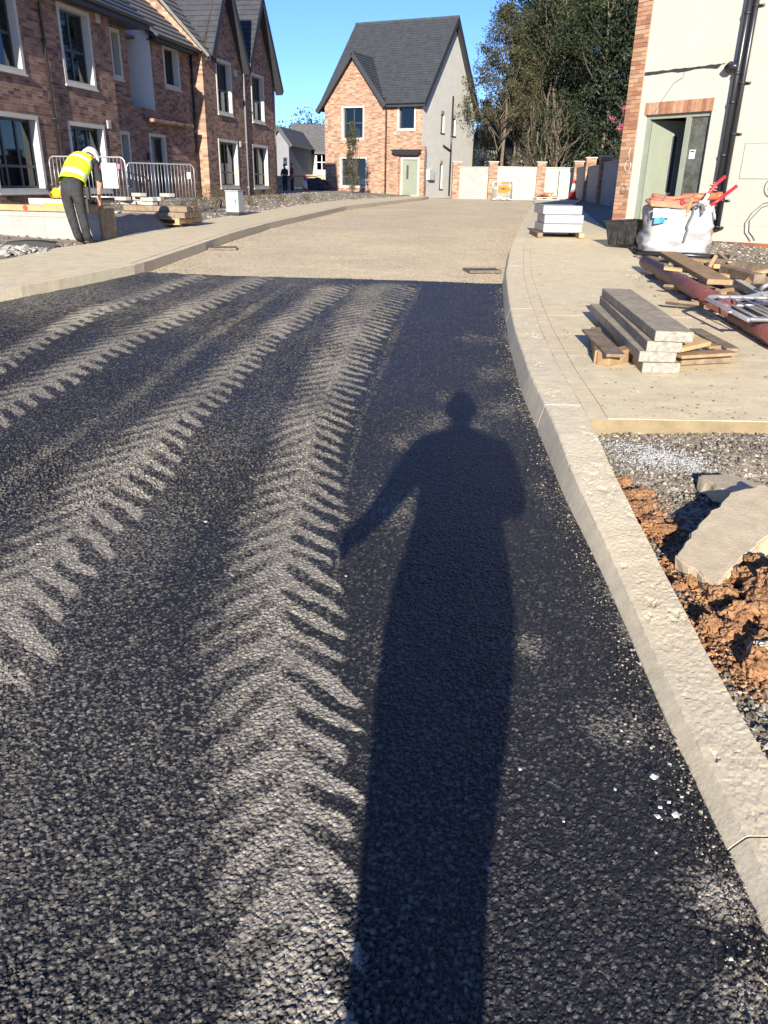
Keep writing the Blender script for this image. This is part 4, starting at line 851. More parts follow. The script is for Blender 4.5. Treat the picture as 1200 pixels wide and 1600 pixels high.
def tree(name, label, x, y, h, crown0, rx, bark, leafm, seed, trunk_r=0.2, lean=0.0, clumps=130, n_per=70, cr=0.75, leaf=0.16, skew=(0, 0), group=None, zb=None, twigs=26, cat='tree', top=0.55, stems=1):
    r = np.random.default_rng(seed); zb = float(hz(np.array(x), np.array(y))) - 0.1 if zb is None else zb
    root = thing(name, label, cat, (x, y, zb), 0, group); mb = MB()
    for st in range(stems):
        off = np.array([0, 0, 0]) if st == 0 else np.append(r.normal(size=2) * 0.35, 0)
        tp = np.array([lean * h + r.normal() * 0.5 * (st > 0), r.normal() * 0.3, h * (0.93 if st == 0 else r.uniform(0.6, 0.85))]); path = limb_path(off, tp, r, 0.03, 9)
        mb.tube(path, list(np.linspace(trunk_r * (1 if st == 0 else 0.65), 0.03, 9)), 8)
    cen = []; rad = []
    ch = h - crown0
    for k in range(clumps):
        f = r.random() ** 0.9; z = crown0 + f * ch * 1.03
        w_ = rx * (math.sin(math.pi * min(1, (0.18 + f * 0.82)) ** top)) ** 0.7
        ang = r.random() * 6.283; q = math.sqrt(r.uniform(0.12, 1.0)) * w_ * r.uniform(0.8, 1.12)
        c = np.array([lean * z + math.cos(ang) * q + skew[0] * f, math.sin(ang) * q + skew[1] * f, z]); cen.append(c); rad.append(cr * r.uniform(0.55, 1.25))
    for k in r.choice(len(cen), min(twigs, len(cen)), False):
        c = cen[k]; z0 = max(crown0 * 0.45, c[2] - r.uniform(0.8, 3.2)); t = z0 / h
        p = np.array([lean * z0, 0, z0]); mb.tube(limb_path(p, c, r, 0.10, 5), list(np.linspace(trunk_r * 0.32 * (1 - 0.6 * t), 0.012, 5)), 5)
    mb.obj('trunk', bark, root, True)
    link('crown', leaf_mesh('crown', cen, rad, leafm, n_per, leaf, seed=seed), root); return root
def tr_at(px, Y): p = at(px, 300, Y); return p[0], p[1]
GT = 'trees behind the boundary wall'
x, y = tr_at(775, 58); tree('slender_tree', 'slender olive leaved tree with a bare pale trunk beside the grey rendered gable', x, y, 11.3, 4.8, 2.7, m_bark, m_leaf_olive, 11, 0.15, 0.0, 150, 75, 0.62, 0.15, group=GT, twigs=60)
x, y = tr_at(800, 62); tree('slender_tree', 'forked olive leaved tree with silvery bare lower branches next to the slender tree', x, y, 11.6, 5.8, 3.0, m_bark, m_leaf_olive, 12, 0.18, 0.02, 120, 60, 0.65, 0.16, group=GT, twigs=70, stems=3)
x, y = tr_at(838, 60); tree('leaning_tree', 'leaning tree with a reddish bare trunk in the middle of the wood', x, y, 14.5, 7.5, 3.2, m_bark, m_leaf_mid, 13, 0.17, 0.06, 160, 70, 0.75, 0.17, group=GT, twigs=60, stems=2)
x, y = tr_at(822, 66); tree('pine_tree', 'tall pine with bluish needle clumps rising over the wood', x, y, 19.5, 9.5, 4.2, m_bark_d, m_leaf_pine, 14, 0.32, 0.01, 150, 90, 0.85, 0.2, group=GT, twigs=60)
x, y = tr_at(868, 68); tree('evergreen_tree', 'tall dark evergreen tree behind the leaning tree', x, y, 20.0, 3.0, 5.0, m_bark_d, m_leaf_dark, 15, 0.35, 0.0, 240, 90, 1.0, 0.22, group=GT)
x, y = tr_at(912, 62); tree('evergreen_tree', 'broad dark evergreen tree behind the boundary wall corner', x, y, 19.0, 1.6, 5.0, m_bark_d, m_leaf_dark, 16, 0.35, 0.0, 280, 95, 1.0, 0.21, group=GT)
x, y = tr_at(962, 58); tree('evergreen_tree', 'dense dark evergreen tree reaching behind the cream house', x, y, 17.5, 1.2, 5.0, m_bark_d, m_leaf_dark, 17, 0.3, 0.0, 280, 95, 1.0, 0.2, group=GT)
x, y = tr_at(1010, 66); tree('evergreen_tree', 'tall dark evergreen tree hidden behind the brick corner of the cream house', x, y, 20, 2, 5.5, m_bark_d, m_leaf_dark, 18, 0.3, 0.0, 200, 80, 1.1, 0.22, group=GT)
x, y = tr_at(930, 54); tree('oak_tree', 'lighter green tree with sunlit tufts above the boundary wall', x, y, 14.0, 7.5, 3.2, m_bark, m_leaf_mid, 19, 0.15, -0.03, 150, 80, 0.8, 0.17, group=GT)
x, y = tr_at(862, 53); tree('bushy_tree', 'low bushy thicket tree with twiggy branches against the boundary wall', x, y, 6.0, 1.2, 2.6, m_bark, m_leaf_mid, 20, 0.12, 0.0, 90, 22, 0.6, 0.15, group=GT, twigs=60, stems=4)
x, y = tr_at(905, 56); tree('bushy_tree', 'low dark thicket tree filling the gap under the evergreens', x, y, 6.5, 1.0, 3.2, m_bark_d, m_leaf_dark, 23, 0.12, 0.0, 120, 45, 0.7, 0.15, group=GT, stems=3)
x, y = tr_at(822, 57); tree('bushy_tree', 'thin bare twiggy sapling cluster below the pine', x, y, 7.0, 1.4, 1.8, m_bark, m_leaf_olive, 24, 0.10, 0.03, 60, 30, 0.55, 0.14, group=GT, twigs=55, stems=5)
x, y = tr_at(753, 66); tree('bushy_tree', 'dark green shrub tree showing past the corner of the grey gable', x, y, 6.6, 1.0, 1.7, m_bark_d, m_leaf_mid, 25, 0.12, 0.0, 80, 60, 0.6, 0.15, group=GT)
for px_, Y_, h_, lab in ((885, 75, 21, 'far tall evergreen filling the gap between the pine and the broad evergreen'), (940, 72, 21, 'far tall evergreen behind the dense evergreen'), (850, 80, 18, 'far dark evergreen behind the pine'), (842, 70, 17, 'dark evergreen standing between the pine and the leaning tree'), (985, 52, 14, 'dark evergreen tucked beside the brick corner of the cream house'), (815, 84, 12, 'far dark evergreen seen between the bare stems'), (790, 80, 8, 'far low dark evergreen behind the slender tree')):
    x, y = tr_at(px_, Y_); tree('evergreen_tree', lab, x, y, h_, 0.8, 5.0 if h_ > 15 else 3.6, m_bark_d, m_leaf_dark, int(px_), 0.3, 0.0, 230, 80, 1.15, 0.26, group=GT)
# flowering shrub by the cream house
x, y = tr_at(967, 44); root = tree('rose_bush', 'tall shrub with pink blossoms at the cream house corner', x, y, 5.0, 0.5, 0.9, m_bark, m_leaf_mid, 31, 0.06, 0.03, 46, 70, 0.42, 0.12, cat='shrub', twigs=30)
m_pink = M('pink_petal', (0.26, 0.06, 0.09), 0.6, 0.2, bmp=0)
rb = np.random.default_rng(5)
for px, py in ((956, 184), (958, 187), (968, 197), (970, 199), (966, 201), (975, 169), (973, 172)):
    p = at(px, py, 43.0); mb = MB()
    for k in range(9):
        d = rb.normal(size=3) * 0.06; mb.box(tuple(d - 0.028), tuple(d + 0.028), 0, Matrix.Rotation(rb.random() * 3, 4, Vector(rb.normal(size=3)).normalized()))
    b_ = mb.obj('blossom', m_pink); b_.location = tuple(p); b_.parent = root; b_.matrix_parent_inverse = Matrix.Translation(-Vector(root.location))
# young columnar tree in front of the detached house
p = at(550, 306, 48.5); tree('young_tree', 'young columnar tree staked before the detached brick house window', p[0], p[1], 3.75, 0.3, 0.42, m_bark, m_leaf_olive, 41, 0.03, 0.0, 60, 60, 0.22, 0.085, zb=float(p[2]) - 0.02, twigs=30, top=0.8)

# ------------------------------------------------------------------ boundary walls with brick piers
m_coping = M('concrete_coping', (0.40, 0.37, 0.31), 0.9, 0.12, 6, 0.3)
m_bwall = M('boundary_render', (0.37, 0.355, 0.325), 0.9, 0.10, 1.5, 0.3, 60, 0.15, dirt=(0.24, 0.225, 0.195), dirt_amt=0.6)
def boundary(name, label, pts, zb, zt, piers, pier_t=0.45, pier_up=0.28):
    root = thing(name, label, 'wall', (pts[0][0], pts[0][1], 0)); ox, oy = pts[0][:2]
    for (a, b_), zz in zip(zip(pts[:-1], pts[1:]), zt):
        pm = MB(); pa, pb = Vector((a[0] - ox, a[1] - oy, 0)), Vector((b_[0] - ox, b_[1] - oy, 0)); x_ = (pb - pa).normalized(); L = (pb - pa).length
        Mx = Matrix.Translation(pa) @ Matrix.Rotation(math.atan2(x_.y, x_.x), 4, 'Z')
        pm.box((0, -0.1, zb), (L, 0.1, zz), 0, Mx); pm.obj('wall_panel', m_bwall, root)
        cm = MB(); cm.box((0, -0.14, zz), (L, 0.14, zz + 0.06), 0, Mx, 0.01); cm.obj('coping', m_coping, root)
    for (px_, py_, ang, zz) in piers:
        q = link('pier', None, root, (px_ - ox, py_ - oy, 0)); q.rotation_euler = (0, 0, ang); t = pier_t / 2
        a = MB(); a.box((-t, -t, zb), (t, t, zz + pier_up)); a.obj('brick_shaft', m_brick_o, q)
        a = MB(); a.box((-t - 0.05, -t - 0.05, zz + pier_up), (t + 0.05, t + 0.05, zz + pier_up + 0.07), ch=0.015); a.obj('pier_cap', m_coping, q)
    return root
Yw = 48.5
P1, P2, P3, P4, P5 = (at(712, 300, 51.0), at(768, 300, 49.5), at(842, 300, 49.5), at(892, 300, 49.5), at(899, 300, 46.5))
zt = lambda px, py, Y: float(at(px, py, Y)[2])
ang = math.atan2(P3[1] - P2[1], P3[0] - P2[0])
boundary('boundary_wall', 'cream rendered boundary wall with orange brick piers beside the detached house', [P1, P2, P3, P4], 0.5, [zt(740, 262, 50), zt(800, 262, 49.5), zt(865, 263, 49.5)],
         [(P1[0], P1[1], ang, zt(740, 262, 50)), (P2[0], P2[1], ang, zt(740, 262, 50)), (P3[0], P3[1], ang, zt(800, 262, 49.5))], 0.5)
W1, W2, W3, W4 = at(900, 300, 48.0), at(918, 300, 44.0), at(941, 300, 38.5), at(985, 300, 31.0)
ang = math.atan2(W4[1] - W1[1], W4[0] - W1[0])
boundary('boundary_wall', 'receding cream boundary wall with brick piers running behind the cream house', [W1, W2, W3, W4], 0.5, [zt(908, 262, 46), zt(925, 260, 41), zt(960, 253, 35)],
         [(W1[0], W1[1], ang, zt(903, 262, 48)), (W2[0], W2[1], ang, zt(918, 257, 44)), (W3[0], W3[1], ang, zt(941, 256, 38.5))], 0.5)

# ------------------------------------------------------------------ houses in the distance
def far_house(name, label, px0, px1, Y, z_eave, z_ridge, depth, wall, roof, wins, gable_front=False, az=0.0, white=True):
    a, b_ = at(px0, 300, Y), at(px1, 300, Y); w_ = float(np.linalg.norm((b_ - a)[:2])); h = house_frame(name, label, 'house', a, (math.cos(az), math.sin(az)))
    z0 = 0.4
    holes = [tuple(q) for q in wins]; mb = MB(); wall_cells(mb, 0, w_, z0, z_eave, holes, 0, 0.1)
    if gable_front: mb.add([(0, 0, z_eave), (w_, 0, z_eave), (w_ / 2, 0, z_ridge)], [(0, 1, 2)])
    shell(mb, 0, w_, 0, depth, z0, z_eave, 'lrb')
    if not gable_front:
        for x_ in (0, w_): mb.add([(x_, 0, z_eave), (x_, depth, z_eave), (x_, depth / 2, z_ridge)], [(0, 1, 2)])
    mb.obj('wall', wall, h); mb = MB(); o_ = 0.3
    if gable_front:
        slope(mb, (-o_, depth, z_eave - 0.25), (-o_, -o_, z_eave - 0.25), (w_ / 2, -o_, z_ridge + 0.1), (w_ / 2, depth, z_ridge + 0.1), 16); slope(mb, (w_ + o_, -o_, z_eave - 0.25), (w_ + o_, depth, z_eave - 0.25), (w_ / 2, depth, z_ridge + 0.1), (w_ / 2, -o_, z_ridge + 0.1), 16)
    else:
        slope(mb, (-o_, -o_, z_eave - 0.1), (w_ + o_, -o_, z_eave - 0.1), (w_ + o_, depth / 2, z_ridge), (-o_, depth / 2, z_ridge), 20); slope(mb, (w_ + o_, depth + o_, z_eave - 0.1), (-o_, depth + o_, z_eave - 0.1), (-o_, depth / 2, z_ridge), (w_ + o_, depth / 2, z_ridge), 20)
    mb.obj('roof', roof, h); mb = MB()
    if gable_front:
        for x_ in (-o_, w_ + o_): mb.beam((x_, -o_ - 0.02, z_eave - 0.33), (w_ / 2, -o_ - 0.02, z_ridge), 0.05, 0.28)
    else: mb.box((-o_, -o_ - 0.04, z_eave - 0.24), (w_ + o_, -o_, z_eave - 0.04))
    mb.obj('fascia', m_fascia, h)
    for q in wins: window(h, *q, 0.0, 2 if q[1] - q[0] > 1 else 1, (0.5,), False, m_white_pvc if white else m_frame, 0.0, 0.05)
    mb = MB(); mb.box((0.1, 2.0, z0), (w_ - 0.1, 2.05, z_eave)); mb.obj('interior_wall', m_room, h)
    return h
zz = lambda py, Y, px=480: float(at(px, py, Y)[2])
m_rough = M('rough_cast_cream', (0.42, 0.40, 0.33), 0.95, 0.12, 3, 0.8, 25, 0.1, bdist=0.02)
Y2 = 78.0; u_ = lambda px: float(at(px, 300, Y2)[0] - at(455, 300, Y2)[0])
far_house('cottage', 'cream roughcast house with a grey slate roof beyond the parked car', 455, 560, Y2, zz(236, Y2), zz(193, Y2 + 4), 9.0, m_rough, m_slate_l, [(u_(468), u_(477), zz(255, Y2), zz(240, Y2)), (u_(495), u_(512), zz(266, Y2), zz(240, Y2)), (u_(464), u_(483), zz(297, Y2), zz(279, Y2))])
Y3 = 70.0; mg = M('shade_grey_render', (0.19, 0.195, 0.21), 0.9, 0.08, 2, 0.2)  # render darkened to grey-blue: the terrace's shade is put into the wall colour
hG = far_house('cottage', 'small gabled house with shade-darkened grey walls in the gap beside the brick terrace', 425, 454, Y3, zz(222, Y3, 440), zz(199, Y3, 440), 8.0, mg, m_slate_l, [(1.05, 1.4, zz(260, Y3, 440), zz(246, Y3, 440))], True, math.radians(-8), False)
Y4 = 72.0
far_house('hidden_house', 'dark roofed pale house seen between the tree trunks', 752, 772, Y4, zz(228, Y4, 760), zz(195, Y4 + 4, 760), 8, m_render_g, m_slate, [], False)
far_house('hidden_house', 'low cream house behind the bare tree stems', 786, 845, Y4, zz(226, Y4, 800), zz(190, Y4 + 4, 800), 8, m_render_g, m_slate, [(0.5, 1.1, zz(250, Y4, 800), zz(232, Y4, 800))], False)

# wooded skyline
r = np.random.default_rng(77); cen = []; rad = []
for k in range(420):
    x = r.uniform(-40, 30); yv = r.uniform(150, 175); hh = 8.6 + 1.6 * math.sin(x * 0.33) + r.normal() * 1.0 + (1.2 if -22 < x < -14 else 0)
    cen.append((x, yv, r.uniform(1.0, 1) * 1.0 + r.random() ** 0.5 * hh)); rad.append(r.uniform(1.4, 2.6))
o = link('woodland', leaf_mesh('woodland', cen, rad, m_leaf_mid, 90, 0.5, seed=3)); tag(o, 'distant green wooded skyline behind the far houses', None, None, 'stuff')

# low brick wall, railing and dark car by the far houses
p0, p1 = at(433, 300, 60.0), at(508, 300, 60.0)
mb = MB(); mb.box((0, -0.12, 0), (float(p1[0] - p0[0]) * 0.35, 0.12, 1.35), ch=0.01); mb.obj('coursed_wall', m_brick_o, None, False, (p0[0], p0[1], 0.5)); tag(bpy.data.objects['coursed_wall'], 'low buff brick wall beyond the railing', 'wall')
q0 = at(478, 300, 64.0); mb = MB(); mb.box((0, -0.12, 0), (2.2, 0.12, 1.5), ch=0.01); o = mb.obj('stone_wall', M('tan_stone', (0.42, 0.30, 0.18), 0.95, 0.4, 3, 0.8, 12, 0.1, bdist=0.03), None, False, (q0[0], q0[1], 0.5)); tag(o, 'tan stone garden wall behind the dark car', 'wall')
q0, q1 = at(449, 300, 54.0), at(495, 300, 54.0); L = float(q1[0] - q0[0]); zg = float(G(54.0)) + 0.08
rl = thing('railing', 'dark metal railing between the terrace and the detached house', 'railing', (q0[0], q0[1], zg))
mb = MB(); mb.beam((0, 0, 1.0), (L, 0, 1.0), 0.05, 0.04); mb.beam((0, 0, 0.15), (L, 0, 0.15), 0.04, 0.03); mb.obj('rail', m_gutter, rl)
bar = MB(); bar.tube([(0, 0, 0), (0, 0, 1.0)], 0.014, 6); bme = bar.mesh('bar', m_gutter)
for k in range(17): link('bar', bme, rl, (L * k / 16, 0, 0))
# ------------------------------------------------------------------ crowd barriers
_bar_cache = {}
def barrier(label, p, q, group=None, name='crowd_barrier', tilt=None, panel=None, feet=True):
    """steel hoop barrier from p to q (base points)"""
    p, q = Vector(p), Vector(q); L = 2.25; H = 1.05
    if 'm' not in _bar_cache:
        def arc(cx, cz, a0, a1, r=0.14): return [(cx + r * math.cos(t), 0, cz + r * math.sin(t)) for t in np.linspace(a0, a1, 6)]
        pts = [(0, 0, 0.12)] + arc(0.14, H - 0.14, math.pi, math.pi / 2) + arc(L - 0.14, H - 0.14, math.pi / 2, 0) + [(L, 0, 0.12)]
        f = MB(); f.tube(pts, 0.019, 8); f.tube([(0.0, 0, 0.16), (L, 0, 0.16)], 0.017, 8)
        for x_ in (0.0, L): f.tube([(x_, 0, 0.4), (x_ + (0.05 if x_ else -0.05), 0, 0.42)], 0.01, 6)
        b = MB(); b.tube([(0, 0, 0.16), (0, 0, H)], 0.0085, 6)
        ft = MB(); ft.tube([(0, -0.28, 0.015), (0, -0.22, 0.05), (0, 0, 0.13), (0, 0.22, 0.05), (0, 0.28, 0.015)], 0.016, 8)
        _bar_cache['m'] = (f.mesh('frame', m_galv, True), b.mesh('bar', m_galv, True), ft.mesh('foot', m_galv, True))
    fm, bm_, ftm = _bar_cache['m']
    d = q - p; root = thing(name, label, 'barrier', p, math.atan2(d.y, d.x), group); root.scale = (d.length / L, 1, 1)
    if tilt: root.rotation_euler = tilt
    link('frame', fm, root)
    for k in range(1, 20): link('bar', bm_, root, (L * k / 20, 0, 0))
    if feet:
        for x_ in (0.18, L - 0.18): link('foot', ftm, root, (x_, 0, 0))
    return root
pz = lambda px, py, Y: at(px, py, Y)
b1 = barrier('steel crowd barrier with a white board, beside the worker', pz(86, 317, 20.5), pz(202, 319, 20.2), 'crowd barriers along the terrace front')
mb = MB(); mb.box((1.55, -0.03, 0.36), (2.0, -0.02, 0.92), ch=0.003); mb.obj('board', m_white_pvc, b1); mb = MB(); mb.box((1.47, -0.025, 0.78), (1.53, -0.02, 0.86)); mb.obj('red_tag', M('red_tag', (0.6, 0.08, 0.1), 0.5, 0.1, bmp=0), b1)
mb = MB(); mb.box((2.03, -0.03, 0.80), (2.10, -0.02, 0.90)); mb.obj('pink_tag', M('pink_tag', (0.7, 0.15, 0.25), 0.5, 0.1, bmp=0), b1)
b2 = barrier('steel crowd barrier across the link house doorway', pz(204, 324, 21.3), pz(307, 324, 22.4), 'crowd barriers along the terrace front')
mb = MB(); mb.box((1.98, -0.03, 0.70), (2.12, -0.02, 0.86)); mb.obj('paper_tag', m_white_pvc, b2)
# the one standing just past the pavement step, whose hooped shadow falls on the footpath
barrier('steel crowd barrier standing on the gravel beside the concrete footpath step', (2.75, 2.95, float(G(3.0)) + 0.03), (4.9, 2.3, float(G(2.4)) + 0.03), 'crowd barriers by the footpath')
lb = barrier('steel crowd barrier lying flat on the timber heap', (0, 0, 0), (2.25, 0, 0), 'crowd barriers by the footpath', feet=False)
A_, B_, C_ = gnd(1131, 480, 0.36), gnd(1215, 462, 0.37), gnd(1215, 506, 0.34)
vz = Vector(B_ - A_).normalized(); cvec = Vector(C_ - A_); lb.scale = (1, 1, 1)
xax = (Vector(B_) + Vector(C_) - 2 * Vector(A_)).normalized(); zax = (Vector(B_) - Vector(C_)); zax = (zax - xax * zax.dot(xax)).normalized(); yax = zax.cross(xax)
lb.rotation_mode = 'QUATERNION'; lb.rotation_quaternion = Matrix((xax, yax, zax)).transposed().to_quaternion(); lb.location = Vector(A_) - zax * 0.60

# ------------------------------------------------------------------ concrete plinth and the things on and round it
tL = Vector((-math.cos(AZ_T), math.sin(AZ_T), 0)); tB = Vector((math.sin(AZ_T), math.cos(AZ_T), 0))
Pw = gnd(162, 377, 0.10); zw = float(Pw[2]); Lw = 5.5
def on_wall(u, v, w_=0.0): return Vector(Pw) + tL * u + tB * v + Vector((0, 0, w_))
rotw = math.atan2(-tL.y, -tL.x)                                    # local +x runs towards the road, +y back along the terrace
pw = thing('concrete_plinth', 'pale cast concrete plinth with timber shuttering beside the worker', 'plinth', Pw, rotw)
m_cast = M('cast_concrete', (0.29, 0.28, 0.26), 0.85, 0.12, 3, 0.3, 40, 0.2, dirt=(0.36, 0.34, 0.30), dirt_amt=0.5)
mb = MB(); mb.box((-Lw, 0, -0.3), (-0.03, 0.30, 0.44), ch=0.01); mb.obj('wall', m_cast, pw)
for x_ in (-1.05, -2.35, -3.7): mb = MB(); mb.box((x_ - 0.012, -0.006, -0.25), (x_ + 0.012, 0.004, 0.36)); mb.obj('shutter_seam', m_cast, pw)
mb = MB(); mb.box((-Lw, -0.005, 0.352), (-0.03, 0.002, 0.357)); mb.obj('pour_line', m_wood_g, pw)
mb = MB(); mb.box((-Lw, -0.045, 0.442), (-0.02, 0.16, 0.535), ch=0.004); mb.obj('shutter_plank', m_wood_l, pw)['label'] = 'fresh pine plank along the top'
mb = MB(); mb.lathe([(0.045, 0), (0.045, 0.003)], 14, 0, Matrix.Translation((-1.32, -0.0465, 0.49)) @ Matrix.Rotation(math.pi / 2, 4, 'X')); mb.obj('paint_mark', M('red_spray_paint', (0.55, 0.06, 0.04), 0.7, 0.2, bmp=0), pw)
mb = MB(); mb.box((-0.03, -0.02, -0.25), (0.02, 0.42, 0.50), ch=0.004); mb.obj('end_shutter', m_wood_g, pw)
mb = MB(); mb.box((-0.55, -0.08, 0.537), (0.03, 0.25, 0.56), ch=0.003); mb.obj('end_board', m_wood, pw)
# earth and gravel held behind it
mb = MB(); n1, n2 = 24, 14; P = np.zeros((n2, n1, 3))
for i in range(n2):
    for j in range(n1):
        u_, v_ = j / (n1 - 1) * Lw, 0.28 + i / (n2 - 1) * 3.0
        q = on_wall(u_, v_); P[i, j] = (q.x, q.y, zw + 0.40 - 0.1 * i / n2 + 0.05 * mnoise.noise(Vector((u_ * 3, v_ * 3, 0))) - (0.45 if i == n2 - 1 else 0) - (0.4 * smooth01(0.5, 0.0, u_)))
mb.grid(P); o = mb.obj('backfill', m_gravel, None, True); tag(o, 'gravel backfill behind the concrete plinth', None, None, 'structure')
m_block = M('concrete_block', (0.40, 0.37, 0.33), 0.9, 0.15, 8, 0.5, 50, 0.15)
def block(name, label, c, size, rz=0.0, mat=None, cat='block', group=None, ch=0.008, rx=0.0, ry=0.0):
    a, b_, h = size; mb = MB(); mb.box((-a / 2, -b_ / 2, 0), (a / 2, b_ / 2, h), ch=ch); o = mb.obj(name, mat or m_block, None, False, tuple(c), (rx, ry, rz)); return tag(o, label, cat, group)
GB = 'concrete blocks lying on the plinth'
block('concrete_block', 'long grey concrete block on the plinth beside the yellow saw', on_wall(1.15, 0.22, 0.535), (0.42, 0.2, 0.10), rotw, None, 'block', GB)
block('concrete_block', 'stubby grey concrete block under the yellow saw', on_wall(0.80, 0.22, 0.535), (0.30, 0.2, 0.09), rotw + 0.1, None, 'block', GB)
m_yel = M('yellow_tool_plastic', (0.75, 0.42, 0.02), 0.4, 0.08, bmp=0.02); m_blk = M('black_rubber', (0.018, 0.018, 0.019), 0.6, 0.2, 10, 0.1)
sv = thing('disc_cutter', 'yellow hand held disc cutter resting on the concrete blocks', 'power tool', on_wall(0.86, 0.22, 0.63), rotw)
mb = MB(); mb.lathe([(0.02, -0.07), (0.07, -0.075), (0.085, -0.03), (0.085, 0.04), (0.06, 0.08), (0.02, 0.085)], 14, 0, Matrix.Translation((0, 0, 0.09)) @ Matrix.Rotation(math.pi / 2, 4, 'X')); mb.box((-0.13, -0.06, 0.02), (0.05, 0.06, 0.11), ch=0.02); mb.obj('motor_body', m_yel, sv, True)
mb = MB(); mb.tube([(-0.12, 0, 0.10), (-0.20, 0, 0.15), (-0.16, 0, 0.20), (-0.04, 0, 0.19), (0.02, 0, 0.15)], 0.017, 8); mb.obj('handle', m_blk, sv, True)
mb = MB(); mb.lathe([(0.03, -0.004), (0.11, -0.003), (0.11, 0.003), (0.03, 0.004)], 22, 0, Matrix.Translation((0.13, -0.03, 0.10)) @ Matrix.Rotation(math.pi / 2, 4, 'X')); mb.obj('blade', m_galv, sv)
mb = MB(); mb.lathe([(0.05, -0.02), (0.12, -0.02), (0.12, 0.02), (0.05, 0.02)], 18, 0, Matrix.Translation((0.15, 0, 0.12)) @ Matrix.Rotation(math.pi / 2, 4, 'X') @ Matrix.Scale(0.9, 4, (0, 1, 0))); mb.obj('guard', m_white_pvc, sv, True)
o = MB(); pts = [(0.30 * math.cos(t) * (1 - 0.02 * t), 0.10 * math.sin(t) * (1 + 0.03 * t), 0.012 + 0.004 * t) for t in np.linspace(0, 16, 60)]; o.tube(pts, 0.011, 6); hz_ = o.obj('hose', m_blk, None, True, tuple(on_wall(0.45, 0.25, 0.535)), (0, 0, rotw)); tag(hz_, 'coiled black hose lying on the plinth', 'hose')
o = MB(); o.box((-0.45, -0.03, 0), (0.45, 0.03, 0.028), ch=0.004); o_ = o.obj('spirit_level', M('yellow_level', (0.72, 0.55, 0.05), 0.4, 0.1, bmp=0), None, False, tuple(on_wall(0.55, 0.02, 0.536)), (0, 0, rotw)); tag(o_, 'yellow spirit level on the pine plank by the worker', 'spirit level')
# ribbed black mat half buried in the stones
a_, b_ = gnd(8, 386, 0.13), gnd(86, 386, 0.13); mb = MB(); Lm = float(np.linalg.norm(b_ - a_)); n = 40
pts = [[(Lm * i / n, v, 0.05 + 0.012 * (i % 2) + 0.03 * math.sin(math.pi * i / n)) for v in (0, 0.15, 0.3)] for i in range(n + 1)]; mb.grid(np.array(pts)); mb.grid(np.array([[(Lm * i / n, 0, -0.02) for i in range(n + 1)], [p_[0] for p_ in pts]]))
o = mb.obj('ribbed_mat', m_blk, None, False, tuple(a_), (0, 0, math.atan2(b_[1] - a_[1], b_[0] - a_[0]))); tag(o, 'black ribbed rubber mat lying at the foot of the plinth', 'mat')

# ------------------------------------------------------------------ pallet of sleepers and paving blocks
Ps = gnd(222, 350, 0.17); rs = math.atan2(-tL.y, -tL.x)
def on_pal(x_, y_, z_): return Vector(Ps) - tL * x_ + tB * y_ + Vector((0, 0, z_))
def pallet(label, loc, rz, L=1.2, W=1.0, mat=None, group=None, bt=0.022):
    mat = mat or m_wood; root = thing('pallet', label, 'pallet', loc, rz, group)
    db = MB(); db.box((0, 0, 0), (L, 0.095, bt), ch=0.003); dm = db.mesh('deck_board', mat); bl = MB(); bl.box((0, 0, 0), (0.095, W, 0.08), ch=0.003); blm = bl.mesh('bearer', mat)
    for x_ in (0.0, L / 2 - 0.0475, L - 0.095): link('bearer', blm, root, (x_, 0, bt))
    for k in range(5): link('deck_board', dm, root, (0, (W - 0.095) * k / 4, 0.08 + bt))
    for k in (0, 2, 4): link('bottom_board', dm, root, (0, (W - 0.095) * k / 4, 0))
    return root
pallet('pale timber pallet carrying dark sleepers near the crowd barriers', on_pal(-0.45, 0, 0), rs, 1.25, 1.1, m_wood_l)
rr = random.Random(9); GS = 'dark timber sleepers stacked on the pallet'
for k, (yy_, zz_) in enumerate(((0.02, 0.125), (0.30, 0.125), (0.58, 0.125), (0.12, 0.235), (0.45, 0.235))):
    block('timber_sleeper', 'dark weathered timber sleeper stacked on the pale pallet', on_pal(0.25, yy_ + 0.1, zz_), (1.35, 0.24, 0.105), rs + rr.uniform(-0.02, 0.02), m_wood_g, 'sleeper', GS)
GK = 'grey paving blocks heaped on the sleepers'
m_pave = M('grey_paving_stone', (0.36, 0.33, 0.29), 0.9, 0.2, 7, 0.5, 50, 0.15)
for k in range(12): block('paving_block', 'loose grey paving block heaped on the dark sleepers', on_pal(rr.uniform(-0.6, 0.35), rr.uniform(0.1, 0.8), 0.345 + 0.075 * (k // 5)), (0.30, 0.16, 0.07), rs + rr.uniform(-0.5, 0.5), m_pave, 'block', GK)
for k in range(4): block('paving_block', 'loose grey paving block on the ground beside the pale pallet', on_pal(-0.75 - 0.1 * k, 0.25 * k, 0.10 * (k % 2)), (0.42, 0.2, 0.10), rs + rr.uniform(-0.3, 0.3), m_pave, 'block', 'paving blocks beside the pallet')

